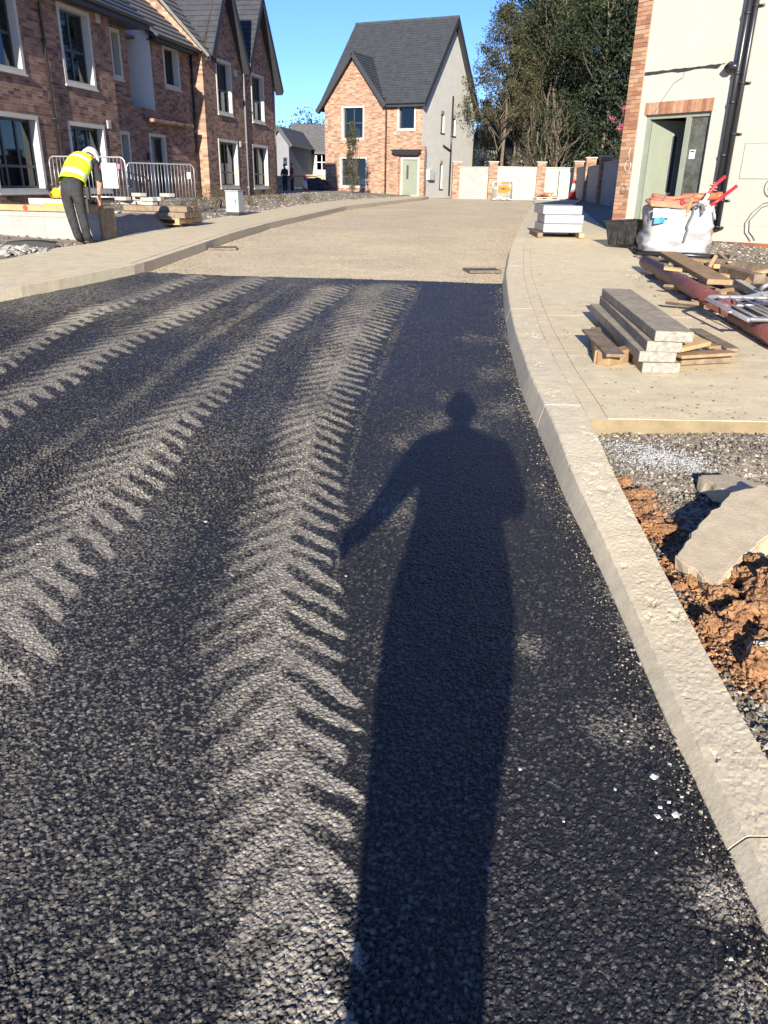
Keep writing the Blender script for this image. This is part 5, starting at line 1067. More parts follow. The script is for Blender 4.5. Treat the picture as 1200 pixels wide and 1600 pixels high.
# ------------------------------------------------------------------ utility cabinet
Pc, Pd = gnd(355, 335.5, 0.14), gnd(376, 334.5, 0.14); cabz = float(Pc[2])
cb_ = thing('utility_cabinet', 'small galvanised utility cabinet on the pavement edge', 'cabinet', Pc, math.radians(-14)); Wc = 0.33
mb = MB(); mb.box((-0.02, 0, 0), (Wc, 0.30, 0.06), ch=0.005); mb.obj('plinth', m_fascia, cb_)
mc = M('cabinet_zinc', (0.34, 0.36, 0.355), 0.5, 0.12, 9, 0.1, metal=0.35); mb = MB(); mb.box((-0.02, -0.01, 0.06), (Wc, 0.31, 0.55), ch=0.008); mb.box((-0.03, -0.025, 0.55), (Wc + 0.01, 0.325, 0.575), ch=0.005); mb.obj('housing', mc, cb_)
mb = MB(); mb.box((0.015, -0.018, 0.09), (Wc - 0.035, -0.009, 0.53), ch=0.003); d_ = mb.obj('door', mc, cb_); mb = MB(); mb.box((Wc - 0.09, -0.028, 0.28), (Wc - 0.07, -0.018, 0.36)); mb.obj('handle', m_fascia, d_)

# ------------------------------------------------------------------ right footpath: white insulation packs on bearers
Pb = gnd(846, 371, 0.125); rb_ = math.radians(-2)
m_pack = bpy.data.materials.new('printed_white_pack'); n, l, b = nodes_of(m_pack); tcn = n.new('ShaderNodeTexCoord').outputs['Object']
wv = val(n, 'ShaderNodeTexWave', i_Scale=9.0, i_Distortion=1.5); wv.bands_direction = 'DIAGONAL'; l.new(tcn, wv.inputs['Vector'])
ns = noise_tex(n, l, tcn, 14, 3, 0.6); f1 = ramp(n, l, wv.outputs[1], [(0.55, 0.0), (0.75, 0.55)]); f2 = ramp(n, l, ns, [(0.42, 0.0), (0.6, 1.0)])
mx = val(n, 'ShaderNodeMath', operation='MULTIPLY'); l.new(f1, mx.inputs[0]); l.new(f2, mx.inputs[1]); l.new(mixc(n, l, mx.outputs[0], (0.31, 0.31, 0.31), (0.13, 0.12, 0.13)), b.inputs['Base Color']); b.inputs['Roughness'].default_value = 0.35
m_packt = M('pack_top_film', (0.42, 0.42, 0.42), 0.3, 0.1, 3, 0.05)
for k in range(3):
    mb = MB(); mb.box((0, 0, 0), (0.72, 1.1, 0.15), ch=0.012); mb.box((0.005, 0.005, 0.150), (0.715, 1.095, 0.152), 1)
    o = mb.obj('insulation_pack', [m_pack, m_packt], None, False, (Pb[0] + (0.02, 0.03, 0.0)[k], Pb[1] + 0.03 * k, Pb[2] + 0.09 + k * 0.156), (0, 0, rb_ + (0.01, -0.02, 0.015)[k]))
    tag(o, ('lowest', 'middle', 'topmost')[k] + ' white printed insulation pack of the stack on the footpath', 'pack', 'white packs stacked on the footpath')
GW = 'timber bearers under the white packs'
for x_, lab in ((-0.07, 'weathered timber bearer under the white packs at the kerb side'), (0.70, 'clean timber bearer under the white packs at the house side')):
    block('timber_bearer', lab, (Pb[0] + x_ + 0.05, Pb[1] + 0.5, Pb[2]), (0.10, 1.15, 0.085 if x_ < 0 else 0.088), rb_, m_wood_g if x_ < 0 else m_wood_l, 'timber', GW)

# ------------------------------------------------------------------ concrete lintels stacked on a broken pallet
m_slab = M('cast_lintel_concrete', (0.34, 0.29, 0.22), 0.92, 0.22, 6, 0.5, 60, 0.12, dirt=(0.17, 0.135, 0.10), dirt_amt=0.8)
m_slab_e = M('pale_cut_concrete', (0.29, 0.28, 0.245), 0.9, 0.25, 20, 0.4, 60, 0.15, dirt=(0.15, 0.125, 0.095), dirt_amt=0.8)
def lintel(label, nl, nrr, fl, dz, th=0.07, w=None):
    a, b_, c = (np.array(gnd(*q, dz)) for q in (nl, nrr, fl)); top = a[2]
    a, b_, c = Vector((a[0], a[1], top)), Vector((b_[0], b_[1], top)), Vector((c[0], c[1], top + (G(c[1]) - G(a[1])) * 0.8))
    X_ = (b_ - a); Y_ = (c - a); Y_ = Y_; n_ = X_.cross(Y_).normalized()
    vs = []
    for p_ in (a, b_, b_ + Y_, a + Y_): vs += [p_, p_ - n_ * th]
    o_ = vs[0].copy(); vs = [v - o_ for v in vs]
    bm_ = bmesh.new(); vv = [bm_.verts.new(v) for v in vs]
    fs = [(0, 2, 4, 6), (1, 7, 5, 3), (0, 1, 3, 2), (2, 3, 5, 4), (4, 5, 7, 6), (6, 7, 1, 0)]
    F_ = [bm_.faces.new([vv[i] for i in f]) for f in fs]; F_[2].material_index = 1
    bmesh.ops.recalc_face_normals(bm_, faces=bm_.faces); bmesh.ops.bevel(bm_, geom=bm_.edges[:], offset=0.004, segments=1, affect='EDGES', clamp_overlap=True)
    me = bpy.data.meshes.new('concrete_lintel'); bm_.to_mesh(me); bm_.free(); me.materials.append(m_slab); me.materials.append(m_slab_e)
    o = link('concrete_lintel', me, None, tuple(o_)); return tag(o, label, 'lintel', 'concrete lintels stacked on the footpath')
U = 0.152
lintel('bottom pale concrete lintel lying on the footpath under the stack', (1005, 567), (1064, 568), (936, 488), U + 0.072)
lintel('left concrete lintel of the stack resting on another lintel', (1000, 549), (1058, 550.5), (922.5, 472), U + 0.145)
lintel('concrete lintel in the middle of the stack, mostly covered by the topmost one', (1012, 533), (1067, 535), (938, 460), U + 0.215)
lintel('topmost wide concrete lintel of the stack', (1025, 517), (1085, 519.5), (941.5, 448), U + 0.288, 0.068)
def plank(name, label, a, b_, w_, h_, mat, cat='timber', group=None, ch=0.004, roll=0.0):
    a, b_ = Vector(a), Vector(b_); d = b_ - a; o = MB(); o.box((0, -w_ / 2, -h_ / 2), (d.length, w_ / 2, h_ / 2), ch=ch)
    ob = o.obj(name, mat, None, False, tuple(a)); q = d.to_track_quat('X', 'Z'); ob.rotation_mode = 'QUATERNION'
    from mathutils import Quaternion
    ob.rotation_quaternion = q @ Quaternion((1, 0, 0), roll); return tag(ob, label, cat, group)
GPL = 'broken pallet boards under the lintels'
plank('pallet_board', 'weathered pallet board sticking out under the lintels towards the kerb', gnd(922, 516, U + 0.10), gnd(963, 556, U + 0.10), 0.13, 0.022, m_wood_g, 'timber', GPL)
plank('pallet_block', 'short upright end of a pallet bearer beside the left lintel', gnd(930, 520, U + 0.045), gnd(937, 558, U + 0.045), 0.075, 0.09, m_wood, 'timber', GPL)
plank('pallet_block', 'sawn pallet bearer end showing pale grain under the left lintel', gnd(942, 561, U + 0.045), gnd(1010, 545, U + 0.045), 0.10, 0.09, m_wood, 'timber', GPL)
plank('pallet_board', 'grey pallet board sticking out beside the topmost lintel', gnd(1086, 515, U + 0.10), gnd(1146, 547, U + 0.10), 0.10, 0.022, m_wood_g, 'timber', GPL)
plank('pallet_board', 'orange split pallet board across the near end of the pallet', gnd(1058, 556, U + 0.10), gnd(1145, 551, U + 0.10), 0.11, 0.022, m_wood, 'timber', GPL)
plank('pallet_block', 'pallet bearer running out to the right of the stack', gnd(1060, 560, U + 0.05), gnd(1142, 556, U + 0.05), 0.09, 0.08, m_wood_g, 'timber', GPL)
plank('pallet_board', 'pale splintered board wedged between the lintels', gnd(1055, 543, U + 0.16), gnd(1100, 533, U + 0.17), 0.12, 0.03, m_wood_l, 'timber', GPL, roll=0.15)
plank('pallet_board', 'middle pallet board under the topmost lintel', gnd(1080, 530, U + 0.10), gnd(1118, 543, U + 0.10), 0.10, 0.022, m_wood, 'timber', GPL)

# ------------------------------------------------------------------ bulk bag, tote box, hoses
Pg = gnd(1050, 391, 0.17); zg = float(Pg[2]); rg = math.radians(-6)
bag = thing('bulk_bag', 'white woven bulk bag full of hoses beside the open door', 'bag', Pg, rg)
def bag_mesh():
    rows = []; nU, nV = 72, 26; Wb, Db, Hb = 0.98, 0.80, 0.64
    for j in range(nV):
        v = j / (nV - 1); row = []
        for i in range(nU):
            a = i / nU * 4; k = int(a); f = a - k
            c = [(-1, -1), (1, -1), (1, 1), (-1, 1)]; p_ = np.array(c[k]) * (1 - f) + np.array(c[(k + 1) % 4]) * f
            rr_ = 1 / max(1e-6, (abs(p_[0]) ** 5 + abs(p_[1]) ** 5) ** 0.2); p_ = p_ * rr_ / max(abs(p_[0]) / max(abs(p_[0]), 1e-9), 1) if True else p_
            s = 1.0 + 0.05 * math.sin(math.pi * v) - 0.05 * v; x_, y_ = p_[0] * Wb / 2 * s, p_[1] * Db / 2 * s
            nz = mnoise.noise(Vector((x_ * 3.2 + v * 3.5, y_ * 3.2, v * 3.0))) * 0.060 + mnoise.noise(Vector((x_ * 7 - v * 9, y_ * 7, v * 4))) * 0.030 - 0.018 * abs(mnoise.noise(Vector((x_ * 12 + v * 10, y_ * 12, v * 7))))
            fold = 0.024 * math.sin(7 * (x_ + y_ * 0.6) - 9 * v) * math.sin(math.pi * v)
            L = math.hypot(x_, y_); x_ += x_ / L * (nz + fold); y_ += y_ / L * (nz + fold)
            row.append((x_, y_, v * Hb + (0.02 * math.sin(i * 0.5) + 0.03 * mnoise.noise(Vector((x_ * 4, y_ * 4, 9)))) * v))
        row.append(row[0]); rows.append(row)
    mb = MB(); mb.grid(np.array(rows))
    inn = [[(x_ * 0.965, y_ * 0.965, z - (0.003 if q == 0 else 0.16)) for x_, y_, z in rows[-1]] for q in range(2)]; mb.grid(np.array([rows[-1]] + inn))
    c = len(inn[1]); mb.add(inn[1][:-1], [tuple(range(c - 1))]); return mb
m_bag = M('white_woven_plastic', (0.31, 0.31, 0.315), 0.55, 0.06, 3, 0.15, 240, 0.3, dirt=(0.42, 0.38, 0.33), dirt_amt=0.45)
bag_mesh().obj('sack', m_bag, bag, True)
m_strap = M('grey_webbing', (0.12, 0.12, 0.125), 0.8, 0.1, 20, 0.2)
def strap(pts, w_=0.028): 
    a = MB(); pts = [Vector(p_) for p_ in pts]; a.grid(np.array([[(p_.x - w_ / 2 - 0.004, p_.y, p_.z), (p_.x + w_ / 2 - 0.004, p_.y, p_.z)] for p_ in pts])); a.grid(np.array([[(p_.x - w_ / 2 - 0.004, p_.y + 0.004, p_.z), (p_.x + w_ / 2 - 0.004, p_.y + 0.004, p_.z)] for p_ in pts])); return a.obj('strap', m_strap, bag)
strap([(0.13, -0.43, 0.63), (0.12, -0.462, 0.55), (0.09, -0.475, 0.46), (0.06, -0.48, 0.38), (0.075, -0.48, 0.32), (0.06, -0.475, 0.25), (0.05, -0.47, 0.15)])
mb = MB(); mb.tube([(0.10, -0.42, 0.62), (0.16, -0.45, 0.70), (0.24, -0.44, 0.69), (0.28, -0.45, 0.60)], 0.016, 6); mb.tube([(0.16, -0.43, 0.63), (0.22, -0.46, 0.69), (0.25, -0.47, 0.58), (0.24, -0.475, 0.54)], 0.014, 6); mb.obj('lifting_loop', m_strap, bag, True)
mb = MB(); mb.tube([(0.42, -0.42, 0.60), (0.44, -0.44, 0.54), (0.45, -0.445, 0.48)], 0.012, 6); mb.obj('lifting_loop', M('pale_webbing', (0.4, 0.38, 0.36), 0.8, 0.1, bmp=0.1), bag, True)
mb = MB(); mb.grid(np.array([[(-0.44 + 0.16 * i / 4, -0.468 - 0.012 * math.sin(i), 0.40 + 0.09 * j / 3 + 0.02 * i / 4) for i in range(5)] for j in range(4)])); mb.obj('blue_print', M('blue_bag_print', (0.05, 0.22, 0.55), 0.5, 0.15, bmp=0), bag)
mb = MB(); mb.grid(np.array([[(-0.47 + 0.24 * i / 5, -0.475 - 0.02 * math.sin(i * 1.7 + j), 0.49 + 0.13 * j / 4) for i in range(6)] for j in range(5)])); mb.obj('clear_film', M('pale_blue_film', (0.55, 0.63, 0.68), 0.2, 0.15, 12, 0.4), bag)
def bl(x_, y_, z_): return tuple(bag.matrix_basis @ Vector((x_, y_, z_)))
bag_M = Matrix.Translation(Vector(Pg)) @ Matrix.Rotation(rg, 4, 'Z'); bl = lambda x_, y_, z_: tuple(bag_M @ Vector((x_, y_, z_)))
m_hose = M('dusty_red_duct', (0.36, 0.12, 0.075), 0.6, 0.2, 12, 0.15, dirt=(0.36, 0.24, 0.16), dirt_amt=0.6)
for k, (rx_, ry_, z_, r_) in enumerate(((0.33, 0.22, 0.66, 0.030), (0.30, 0.20, 0.72, 0.030), (0.27, 0.17, 0.775, 0.028), (0.36, 0.25, 0.705, 0.026))):
    mb = MB(); pts = [(-0.14 + rx_ * math.cos(t) + 0.02 * math.sin(3 * t + k), -0.12 + ry_ * math.sin(t), z_ + 0.02 * math.sin(2 * t + k) + 0.01 * t / 6) for t in np.linspace(0, 6.1, 44)]
    rad = [r_ * (1 + 0.07 * (i % 2)) for i in range(44)]; mb.tube([bl(*p_) for p_ in pts], rad, 8); o = mb.obj('duct_coil', m_hose, None, True); tag(o, 'dusty red corrugated duct coil lying in the white bulk bag', 'hose', 'red duct coils in the bulk bag')
mb = MB(); mb.tube([bl(-0.36, -0.36, 0.62), bl(-0.33, -0.36, 0.74), bl(-0.26, -0.25, 0.82), bl(-0.18, -0.05, 0.83)], 0.009, 6); o = mb.obj('cable_tie_strap', m_strap, None, True); tag(o, 'thin black strap binding the red duct coils', 'strap')
o = plank('cardboard_piece', 'torn brown cardboard flap poking over the bag rim', bl(-0.52, -0.44, 0.69), bl(-0.02, -0.40, 0.66), 0.10, 0.02, M('brown_cardboard', (0.30, 0.19, 0.11), 0.9, 0.2, 8, 0.2), 'cardboard', roll=0.9)
o = plank('offcut', 'tan timber offcut standing in the bulk bag', bl(0.0, -0.34, 0.52), bl(0.06, -0.30, 0.78), 0.16, 0.05, m_wood, 'timber')
m_red = M('bright_red_plastic', (0.50, 0.02, 0.035), 0.35, 0.1, 6, 0.05)
mb = MB(); mb.tube([bl(-0.06, -0.38, 0.66), bl(-0.05, -0.38, 0.74)], 0.035, 10); o = mb.obj('pipe_stub', m_red, None, True); tag(o, 'short red pipe stub at the bag rim', 'pipe')
mb = MB(); mb.tube([bl(0.22, -0.25, 0.60), bl(0.33, -0.24, 0.80), bl(0.44, -0.22, 0.97), bl(0.56, -0.20, 1.08)], 0.024, 10); o = mb.obj('red_pipe', m_red, None, True); tag(o, 'curved bright red pipe leaning out of the bulk bag', 'pipe', 'red pipes in the bulk bag')
mb = MB(); mb.tube([bl(0.34, -0.28, 0.62), bl(0.52, -0.25, 0.76), bl(0.75, -0.2, 0.95)], 0.026, 10); o = mb.obj('red_pipe', m_red, None, True); tag(o, 'straight bright red pipe leaning out of the bulk bag', 'pipe', 'red pipes in the bulk bag')
mb = MB(); mb.tube([bl(0.05, 0.12, 0.78), bl(0.62, 0.10, 0.80)], 0.055, 14); mb.tube([bl(0.56, 0.10, 0.80), bl(0.64, 0.10, 0.80)], 0.066, 14); o = mb.obj('drainage_pipe', m_terra, None, True); tag(o, 'terracotta drainage pipe lying across the bulk bag', 'pipe')
mb = MB(); mb.tube([bl(0.18, -0.30, 0.58), bl(0.30, -0.28, 0.75), bl(0.34, -0.27, 0.83)], 0.03, 8); o = mb.obj('white_pipe', m_white_pvc, None, True); tag(o, 'white pipe stub beside the curved red pipe', 'pipe')
mb = MB(); pts = [bl(0.47 + 0.05 * math.cos(t), 0.0 + 0.04 * math.sin(t), 0.88 + 0.008 * t) for t in np.linspace(0, 14, 50)]; mb.tube(pts, 0.008, 6); o = mb.obj('rope', M('pink_rope', (0.55, 0.28, 0.26), 0.8, 0.1, bmp=0.1), None, True); tag(o, 'pink rope knotted round the terracotta pipe', 'rope')
rk = np.random.default_rng(12); mb = MB()
for k in range(26):
    c = bl(rk.uniform(0.1, 0.4), rk.uniform(-0.3, 0.2), rk.uniform(0.52, 0.66)); s_ = rk.uniform(0.03, 0.08); mb.box((-s_, -s_, -s_ * 0.6), (s_, s_, s_ * 0.6), 0, Matrix.Translation(c) @ Matrix.Rotation(rk.random() * 6, 4, Vector(rk.normal(size=3)).normalized()), 0.008)
o = mb.obj('bag_rubble', m_pave, None); tag(o, 'rubble filling the bulk bag', None, None, 'stuff')
# black tote with yellow handle
Pt = gnd(979, 383, 0.165); tt = thing('tote_box', 'black plastic tote box with a yellow handle beside the bulk bag', 'box', Pt, math.radians(38)); tt.rotation_euler = (math.radians(-5), math.radians(4), math.radians(36))
mb = MB(); a0, a1, hh = 0.19, 0.235, 0.36
def rect(s, z, d=1.25): return [(-s, -s * d, z), (s, -s * d, z), (s, s * d, z), (-s, s * d, z)]
rws = [rect(a0, 0), rect(a1, hh), rect(a1 + 0.02, hh), rect(a1 + 0.02, hh + 0.025), rect(a1 - 0.012, hh + 0.025), rect(a0 - 0.012, 0.015)]
mb.grid(np.array([r_ + [r_[0]] for r_ in rws])); mb.add(rws[0], [(3, 2, 1, 0)]); mb.add(rws[-1], [(0, 1, 2, 3)])
for s in (-1, 1):
    for yv in (-0.16, 0.0, 0.16): mb.box((s * 0.20 - 0.012, yv - 0.012, 0.02), (s * 0.232 - 0.0 + 0.006 * s, yv + 0.012, hh))
m_tote = M('black_tote_plastic', (0.022, 0.023, 0.024), 0.4, 0.3, 6, 0.15, dirt=(0.11, 0.10, 0.085), dirt_amt=0.5); mb.obj('tub', m_tote, tt)
mb = MB(); mb.box((a1 * 0.55 - 0.09, -a1 * 1.25 - 0.045, hh - 0.055), (a1 * 0.55 + 0.07, -a1 * 1.25 - 0.0, hh - 0.015), ch=0.01); mb.obj('handle', m_yel, tt)
mb = MB(); mb.box((-0.15, -0.22, hh - 0.10), (0.16, 0.22, hh - 0.07)); mb.obj('contents', m_blk, tt)

# ------------------------------------------------------------------ timber and pipe heap
GH = 'timbers heaped beside the footpath'; V_ = 0.15
m_burg = M('burgundy_duct', (0.145, 0.045, 0.042), 0.5, 0.2, 5, 0.1, dirt=(0.22, 0.14, 0.10), dirt_amt=0.4)
def pipe(name, label, pts, r_, mat, cat='pipe', n=14): a = MB(); a.tube(pts, r_, n); return tag(a.obj(name, mat, None, True), label, cat)
pipe('cable_duct', 'thick burgundy cable duct lying along the footpath edge', [gnd(1008, 409, V_ + 0.10), gnd(1070, 444, V_ + 0.12), gnd(1137, 481, V_ + 0.14)], 0.078, m_burg)
pipe('cable_duct', 'second burgundy duct emerging under the lying barrier', [gnd(1150, 492, V_ + 0.08), gnd(1225, 535, V_ + 0.08)], 0.075, m_burg)
pipe('black_pipe', 'black plastic pipe lying in front of the bulk bag', [gnd(996, 395, V_ + 0.05), gnd(1140, 402, V_ + 0.06)], 0.035, m_gutter)
plank('plank', 'wide brown board lying on top of the timber heap', gnd(1044, 396, V_ + 0.22), gnd(1125, 441, V_ + 0.24), 0.24, 0.05, m_wood, 'timber', GH)
plank('plank', 'grey board tucked beside the burgundy duct', gnd(1012, 402, V_ + 0.08), gnd(1046, 409, V_ + 0.08), 0.10, 0.04, m_wood_g, 'timber', GH)
plank('timber_offcut', 'square pale offcut under the wide brown board', gnd(1053, 415, V_ + 0.12), gnd(1067, 416, V_ + 0.12), 0.10, 0.09, m_wood_l, 'timber', GH)
plank('plank', 'broken upright board sticking out of the timber heap', gnd(1109, 424, V_ + 0.10), gnd(1114, 408, V_ + 0.32), 0.14, 0.04, m_wood, 'timber', GH, roll=1.2)
plank('plank', 'split offcut leaning against the upright board', gnd(1118, 428, V_ + 0.10), gnd(1120, 416, V_ + 0.24), 0.07, 0.05, m_wood_l, 'timber', GH)
plank('beam', 'long dark beam at the back of the timber heap', gnd(1115, 410, V_ + 0.12), gnd(1225, 424, V_ + 0.14), 0.12, 0.10, m_wood_g, 'timber', GH)
plank('beam', 'dark grey beam with a pale sawn end across the timber heap', gnd(1110, 416, V_ + 0.16), gnd(1187, 436, V_ + 0.17), 0.13, 0.10, m_wood_g, 'timber', GH)
plank('plank', 'long brown board along the gravel edge of the timber heap', gnd(1075, 405, V_ + 0.08), gnd(1215, 419, V_ + 0.10), 0.16, 0.04, m_wood, 'timber', GH)
plank('plank', 'pale grey batten pointing at the lying barrier', gnd(1153, 440, V_ + 0.14), gnd(1198, 466, V_ + 0.16), 0.07, 0.045, M('pale_batten', (0.46, 0.41, 0.34), 0.85, 0.2, 8, 0.3), 'timber', GH)
plank('plank', 'tan board flat on the ground below the wide board', gnd(1098, 448, V_ + 0.03), gnd(1165, 474, V_ + 0.03), 0.16, 0.03, m_wood, 'timber', GH)
plank('plank', 'short thick post end at the right of the timber heap', gnd(1190, 434, V_ + 0.10), gnd(1235, 442, V_ + 0.10), 0.14, 0.12, m_wood, 'timber', GH)
plank('plank', 'thin lath laid crossways on the timber heap', gnd(1122, 394, V_ + 0.14), gnd(1140, 410, V_ + 0.16), 0.05, 0.02, m_wood_l, 'timber', GH)
plank('plank', 'weathered board half under the lying barrier', gnd(1150, 458, V_ + 0.06), gnd(1215, 478, V_ + 0.06), 0.18, 0.04, m_wood_g, 'timber', GH)
pipe('conduit', 'grey conduit curving over the timber heap', [gnd(1188, 452, V_ + 0.2), gnd(1196, 446, V_ + 0.24), gnd(1210, 443, V_ + 0.24), gnd(1230, 446, V_ + 0.2)], 0.025, m_galv, 'pipe')
rq = random.Random(33)
for k, (x0_, y0_, x1_, y1_, h0, h1, r_) in enumerate(((1140, 470, 1230, 452, 0.30, 0.34, 0.022), (1150, 478, 1235, 470, 0.26, 0.30, 0.020), (1138, 486, 1235, 520, 0.22, 0.20, 0.026), (1165, 505, 1235, 548, 0.10, 0.10, 0.022), (1175, 500, 1235, 512, 0.18, 0.2, 0.018))):
    pipe('scaffold_pole', 'dull grey pole lying among the barrier and timber heap', [gnd(x0_, y0_, h0), gnd(x1_, y1_, h1)], r_, m_galv, 'pole')['group'] = 'grey poles on the timber heap'
for k, (x_, y_, ln, an, dz) in enumerate(((1090, 462, 0.5, 0.4, 0.04), (1125, 455, 0.6, 2.4, 0.08), (1175, 428, 0.8, 0.2, 0.2), (1160, 448, 0.55, 1.0, 0.12), (1100, 478, 0.35, 2.8, 0.05), (1140, 432, 0.7, 2.9, 0.16))):
    q = gnd(x_, y_, V_ + dz); d_ = Vector((math.cos(an), math.sin(an), rq.uniform(-0.1, 0.2))) * ln; plank('broken_batten', 'short broken batten strewn over the timber heap', q, Vector(q) + d_, rq.uniform(0.05, 0.1), 0.03, (m_wood, m_wood_g, m_wood_l)[k % 3], 'timber', 'broken battens on the timber heap', roll=rq.uniform(-0.6, 0.6))
m_tarp = M('dark_sheet', (0.02, 0.022, 0.026), 0.45, 0.2, 5, 0.2)
mb = MB(); q0, q1, q2, q3 = gnd(1112, 436, V_ + 0.02), gnd(1170, 470, V_ + 0.02), gnd(1225, 455, V_ + 0.03), gnd(1140, 420, V_ + 0.03)
g_ = [[np.array(q0) * (1 - u) * (1 - v) + np.array(q1) * u * (1 - v) + np.array(q2) * u * v + np.array(q3) * (1 - u) * v + np.array([0, 0, 0.02 * math.sin(9 * u + 5 * v)]) for u in np.linspace(0, 1, 10)] for v in np.linspace(0, 1, 8)]; mb.grid(np.array(g_)); o = mb.obj('plastic_sheet', m_tarp, None, True); tag(o, 'dark plastic sheet spread under the timber heap', 'sheet')

# ------------------------------------------------------------------ far end: barriers with a sign, brick pallet, cones
Yq = 45.5; p0, p1 = at(770, 309, Yq), at(800, 309, Yq); zf = float(G(Yq)) + 0.03
st = thing('barrier_stack', 'grey mesh barriers stacked with an orange arrow board before the boundary wall', 'barrier', (p0[0], p0[1], zf), math.radians(6)); Wd = float(p1[0] - p0[0])
for k in range(3):
    f = MB(); y_ = 0.12 * k; f.tube([(0, y_, 0.05), (0, y_, 0.85), (0.05, y_, 0.9), (Wd - 0.05, y_, 0.9), (Wd, y_, 0.85), (Wd, y_, 0.05)], 0.022, 6); f.tube([(0, y_, 0.15), (Wd, y_, 0.15)], 0.02, 6)
    for i in range(1, 9): f.tube([(Wd * i / 9, y_, 0.15), (Wd * i / 9, y_, 0.9)], 0.008, 5)
    f.obj('mesh_panel', m_galv, st, True)
m_or = M('orange_board', (0.38, 0.16, 0.02), 0.45, 0.1, bmp=0)
mb = MB(); mb.add([(0.25, -0.05, 0.35), (0.75, -0.05, 0.35), (1.05, -0.05, 0.55), (0.75, -0.05, 0.72), (0.25, -0.05, 0.72)], [(0, 1, 2, 3, 4)]); mb.add([(0.25, -0.04, 0.35), (0.75, -0.04, 0.35), (1.05, -0.04, 0.55), (0.75, -0.04, 0.72), (0.25, -0.04, 0.72)], [(4, 3, 2, 1, 0)]); mb.obj('arrow_board', m_or, st)
mb = MB(); mb.box((0.36, -0.056, 0.52), (0.72, -0.052, 0.56)); mb.box((0.50, -0.057, 0.555), (0.60, -0.053, 0.60)); mb.obj('board_print', m_gutter, st)
mb = MB(); mb.box((0.45, -0.04, 0.80), (0.85, -0.03, 0.92), ch=0.003); mb.obj('upper_board', m_or, st)
for x_ in (0.05, Wd * 0.55, Wd - 0.1): mb = MB(); mb.box((x_ - 0.1, -0.1, 0), (x_ + 0.1, 0.35, 0.05), ch=0.01); mb.obj('base_block', m_white_pvc, st)
Yp = 42.5; pp = at(839, 311, Yp); zpp = float(G(Yp)) + 0.12
pallet('old pallet of broken bricks at the far end of the footpath', (pp[0], pp[1], zpp), 0.05, 1.15, 1.0, m_white_pvc)
for k in range(22):
    m_ = m_br[k % 4]; q = (pp[0] + rr.uniform(0.15, 1.0), pp[1] + rr.uniform(0.15, 0.85), zpp + 0.125 + 0.07 * (k // 9)); o = link('loose_brick', bm_full[k % 4], None, q, (rr.uniform(-0.2, 0.2), rr.uniform(-0.2, 0.2), rr.uniform(0, 3))); tag(o, 'broken orange brick heaped on the old pallet', 'brick', 'broken bricks on the far pallet')
def cone(label, px, py, Y, h=0.95):
    p_ = at(px, py, Y); r_ = thing('traffic_cone', label, 'cone', p_, 0.2, 'traffic cones'); k = h / 0.95
    a = MB(); a.box((-0.24 * k, -0.24 * k, 0), (0.24 * k, 0.24 * k, 0.05), ch=0.015); a.obj('base', M('red_cone_base', (0.45, 0.03, 0.03), 0.5, 0.1, bmp=0), r_)
    a = MB(); a.lathe([(0.19 * k, 0.05), (0.14 * k, 0.36 * k)], 18); a.obj('lower_cone', M('red_cone', (0.62, 0.045, 0.035), 0.45, 0.1, bmp=0), r_, True)
    a = MB(); a.lathe([(0.14 * k, 0.36 * k), (0.075 * k, 0.75 * k)], 18); a.obj('white_sleeve', m_white_pvc, r_, True); a = MB(); a.lathe([(0.075 * k, 0.75 * k), (0.04 * k, 0.95 * k), (0.03 * k, 0.96 * k)], 18); a.obj('tip', bpy.data.materials['red_cone'], r_, True)
    return r_
cone('tall red and white traffic cone in front of the railing', 477, 306, 46.5, 1.0); cone('red and white traffic cone in the boundary wall corner', 894, 312, 44.5, 1.0)
mb = MB(); q = at(872, 309, 49.0); mb.box((-0.04, -0.04, 0), (0.04, 0.04, 1.7)); o = mb.obj('timber_post', M('pale_post', (0.5, 0.45, 0.36), 0.8, 0.1, bmp=0.1), None, False, (q[0], q[1], 0.7)); tag(o, 'pale timber post against the boundary wall', 'post')

# ------------------------------------------------------------------ road gullies
def gully(label, px, py, w_, l_, rz):
    p_ = gnd(px, py); g_ = thing('road_gully', label, 'drain', (p_[0], p_[1], float(G(p_[1])) - 0.012), rz, 'road gullies')
    a = MB(); ring_pts = ((-w_ / 2, -l_ / 2), (w_ / 2, l_ / 2)); 
    a.box((-w_ / 2, -l_ / 2, 0), (w_ / 2, -l_ / 2 + 0.04, 0.035)); a.box((-w_ / 2, l_ / 2 - 0.04, 0), (w_ / 2, l_ / 2, 0.035)); a.box((-w_ / 2, -l_ / 2 + 0.04, 0), (-w_ / 2 + 0.04, l_ / 2 - 0.04, 0.035)); a.box((w_ / 2 - 0.04, -l_ / 2 + 0.04, 0), (w_ / 2, l_ / 2 - 0.04, 0.035)); a.obj('frame', m_cast_iron, g_)
    for k in range(8):
        x_ = -w_ / 2 + 0.06 + (w_ - 0.12) * k / 7; a = MB(); a.box((x_ - 0.014, -l_ / 2 + 0.042, 0.004), (x_ + 0.014, l_ / 2 - 0.042, 0.031)); a.obj('grate_bar', m_cast_iron, g_)
    a = MB(); a.box((-w_ / 2 + 0.04, -l_ / 2 + 0.04, 0.0025), (w_ / 2 - 0.04, l_ / 2 - 0.04, 0.0035)); a.obj('sump', m_blk, g_)
m_cast_iron = M('dusty_cast_iron', (0.10, 0.085, 0.07), 0.6, 0.3, 12, 0.2, metal=0.3, dirt=(0.30, 0.24, 0.16), dirt_amt=0.6)
gully('cast iron gully grate in the dusty road by the right kerb', 753, 423, 0.46, 0.38, math.radians(10)); gully('cast iron gully grate in the dusty road by the left kerb', 348, 388, 0.46, 0.4, math.radians(9))

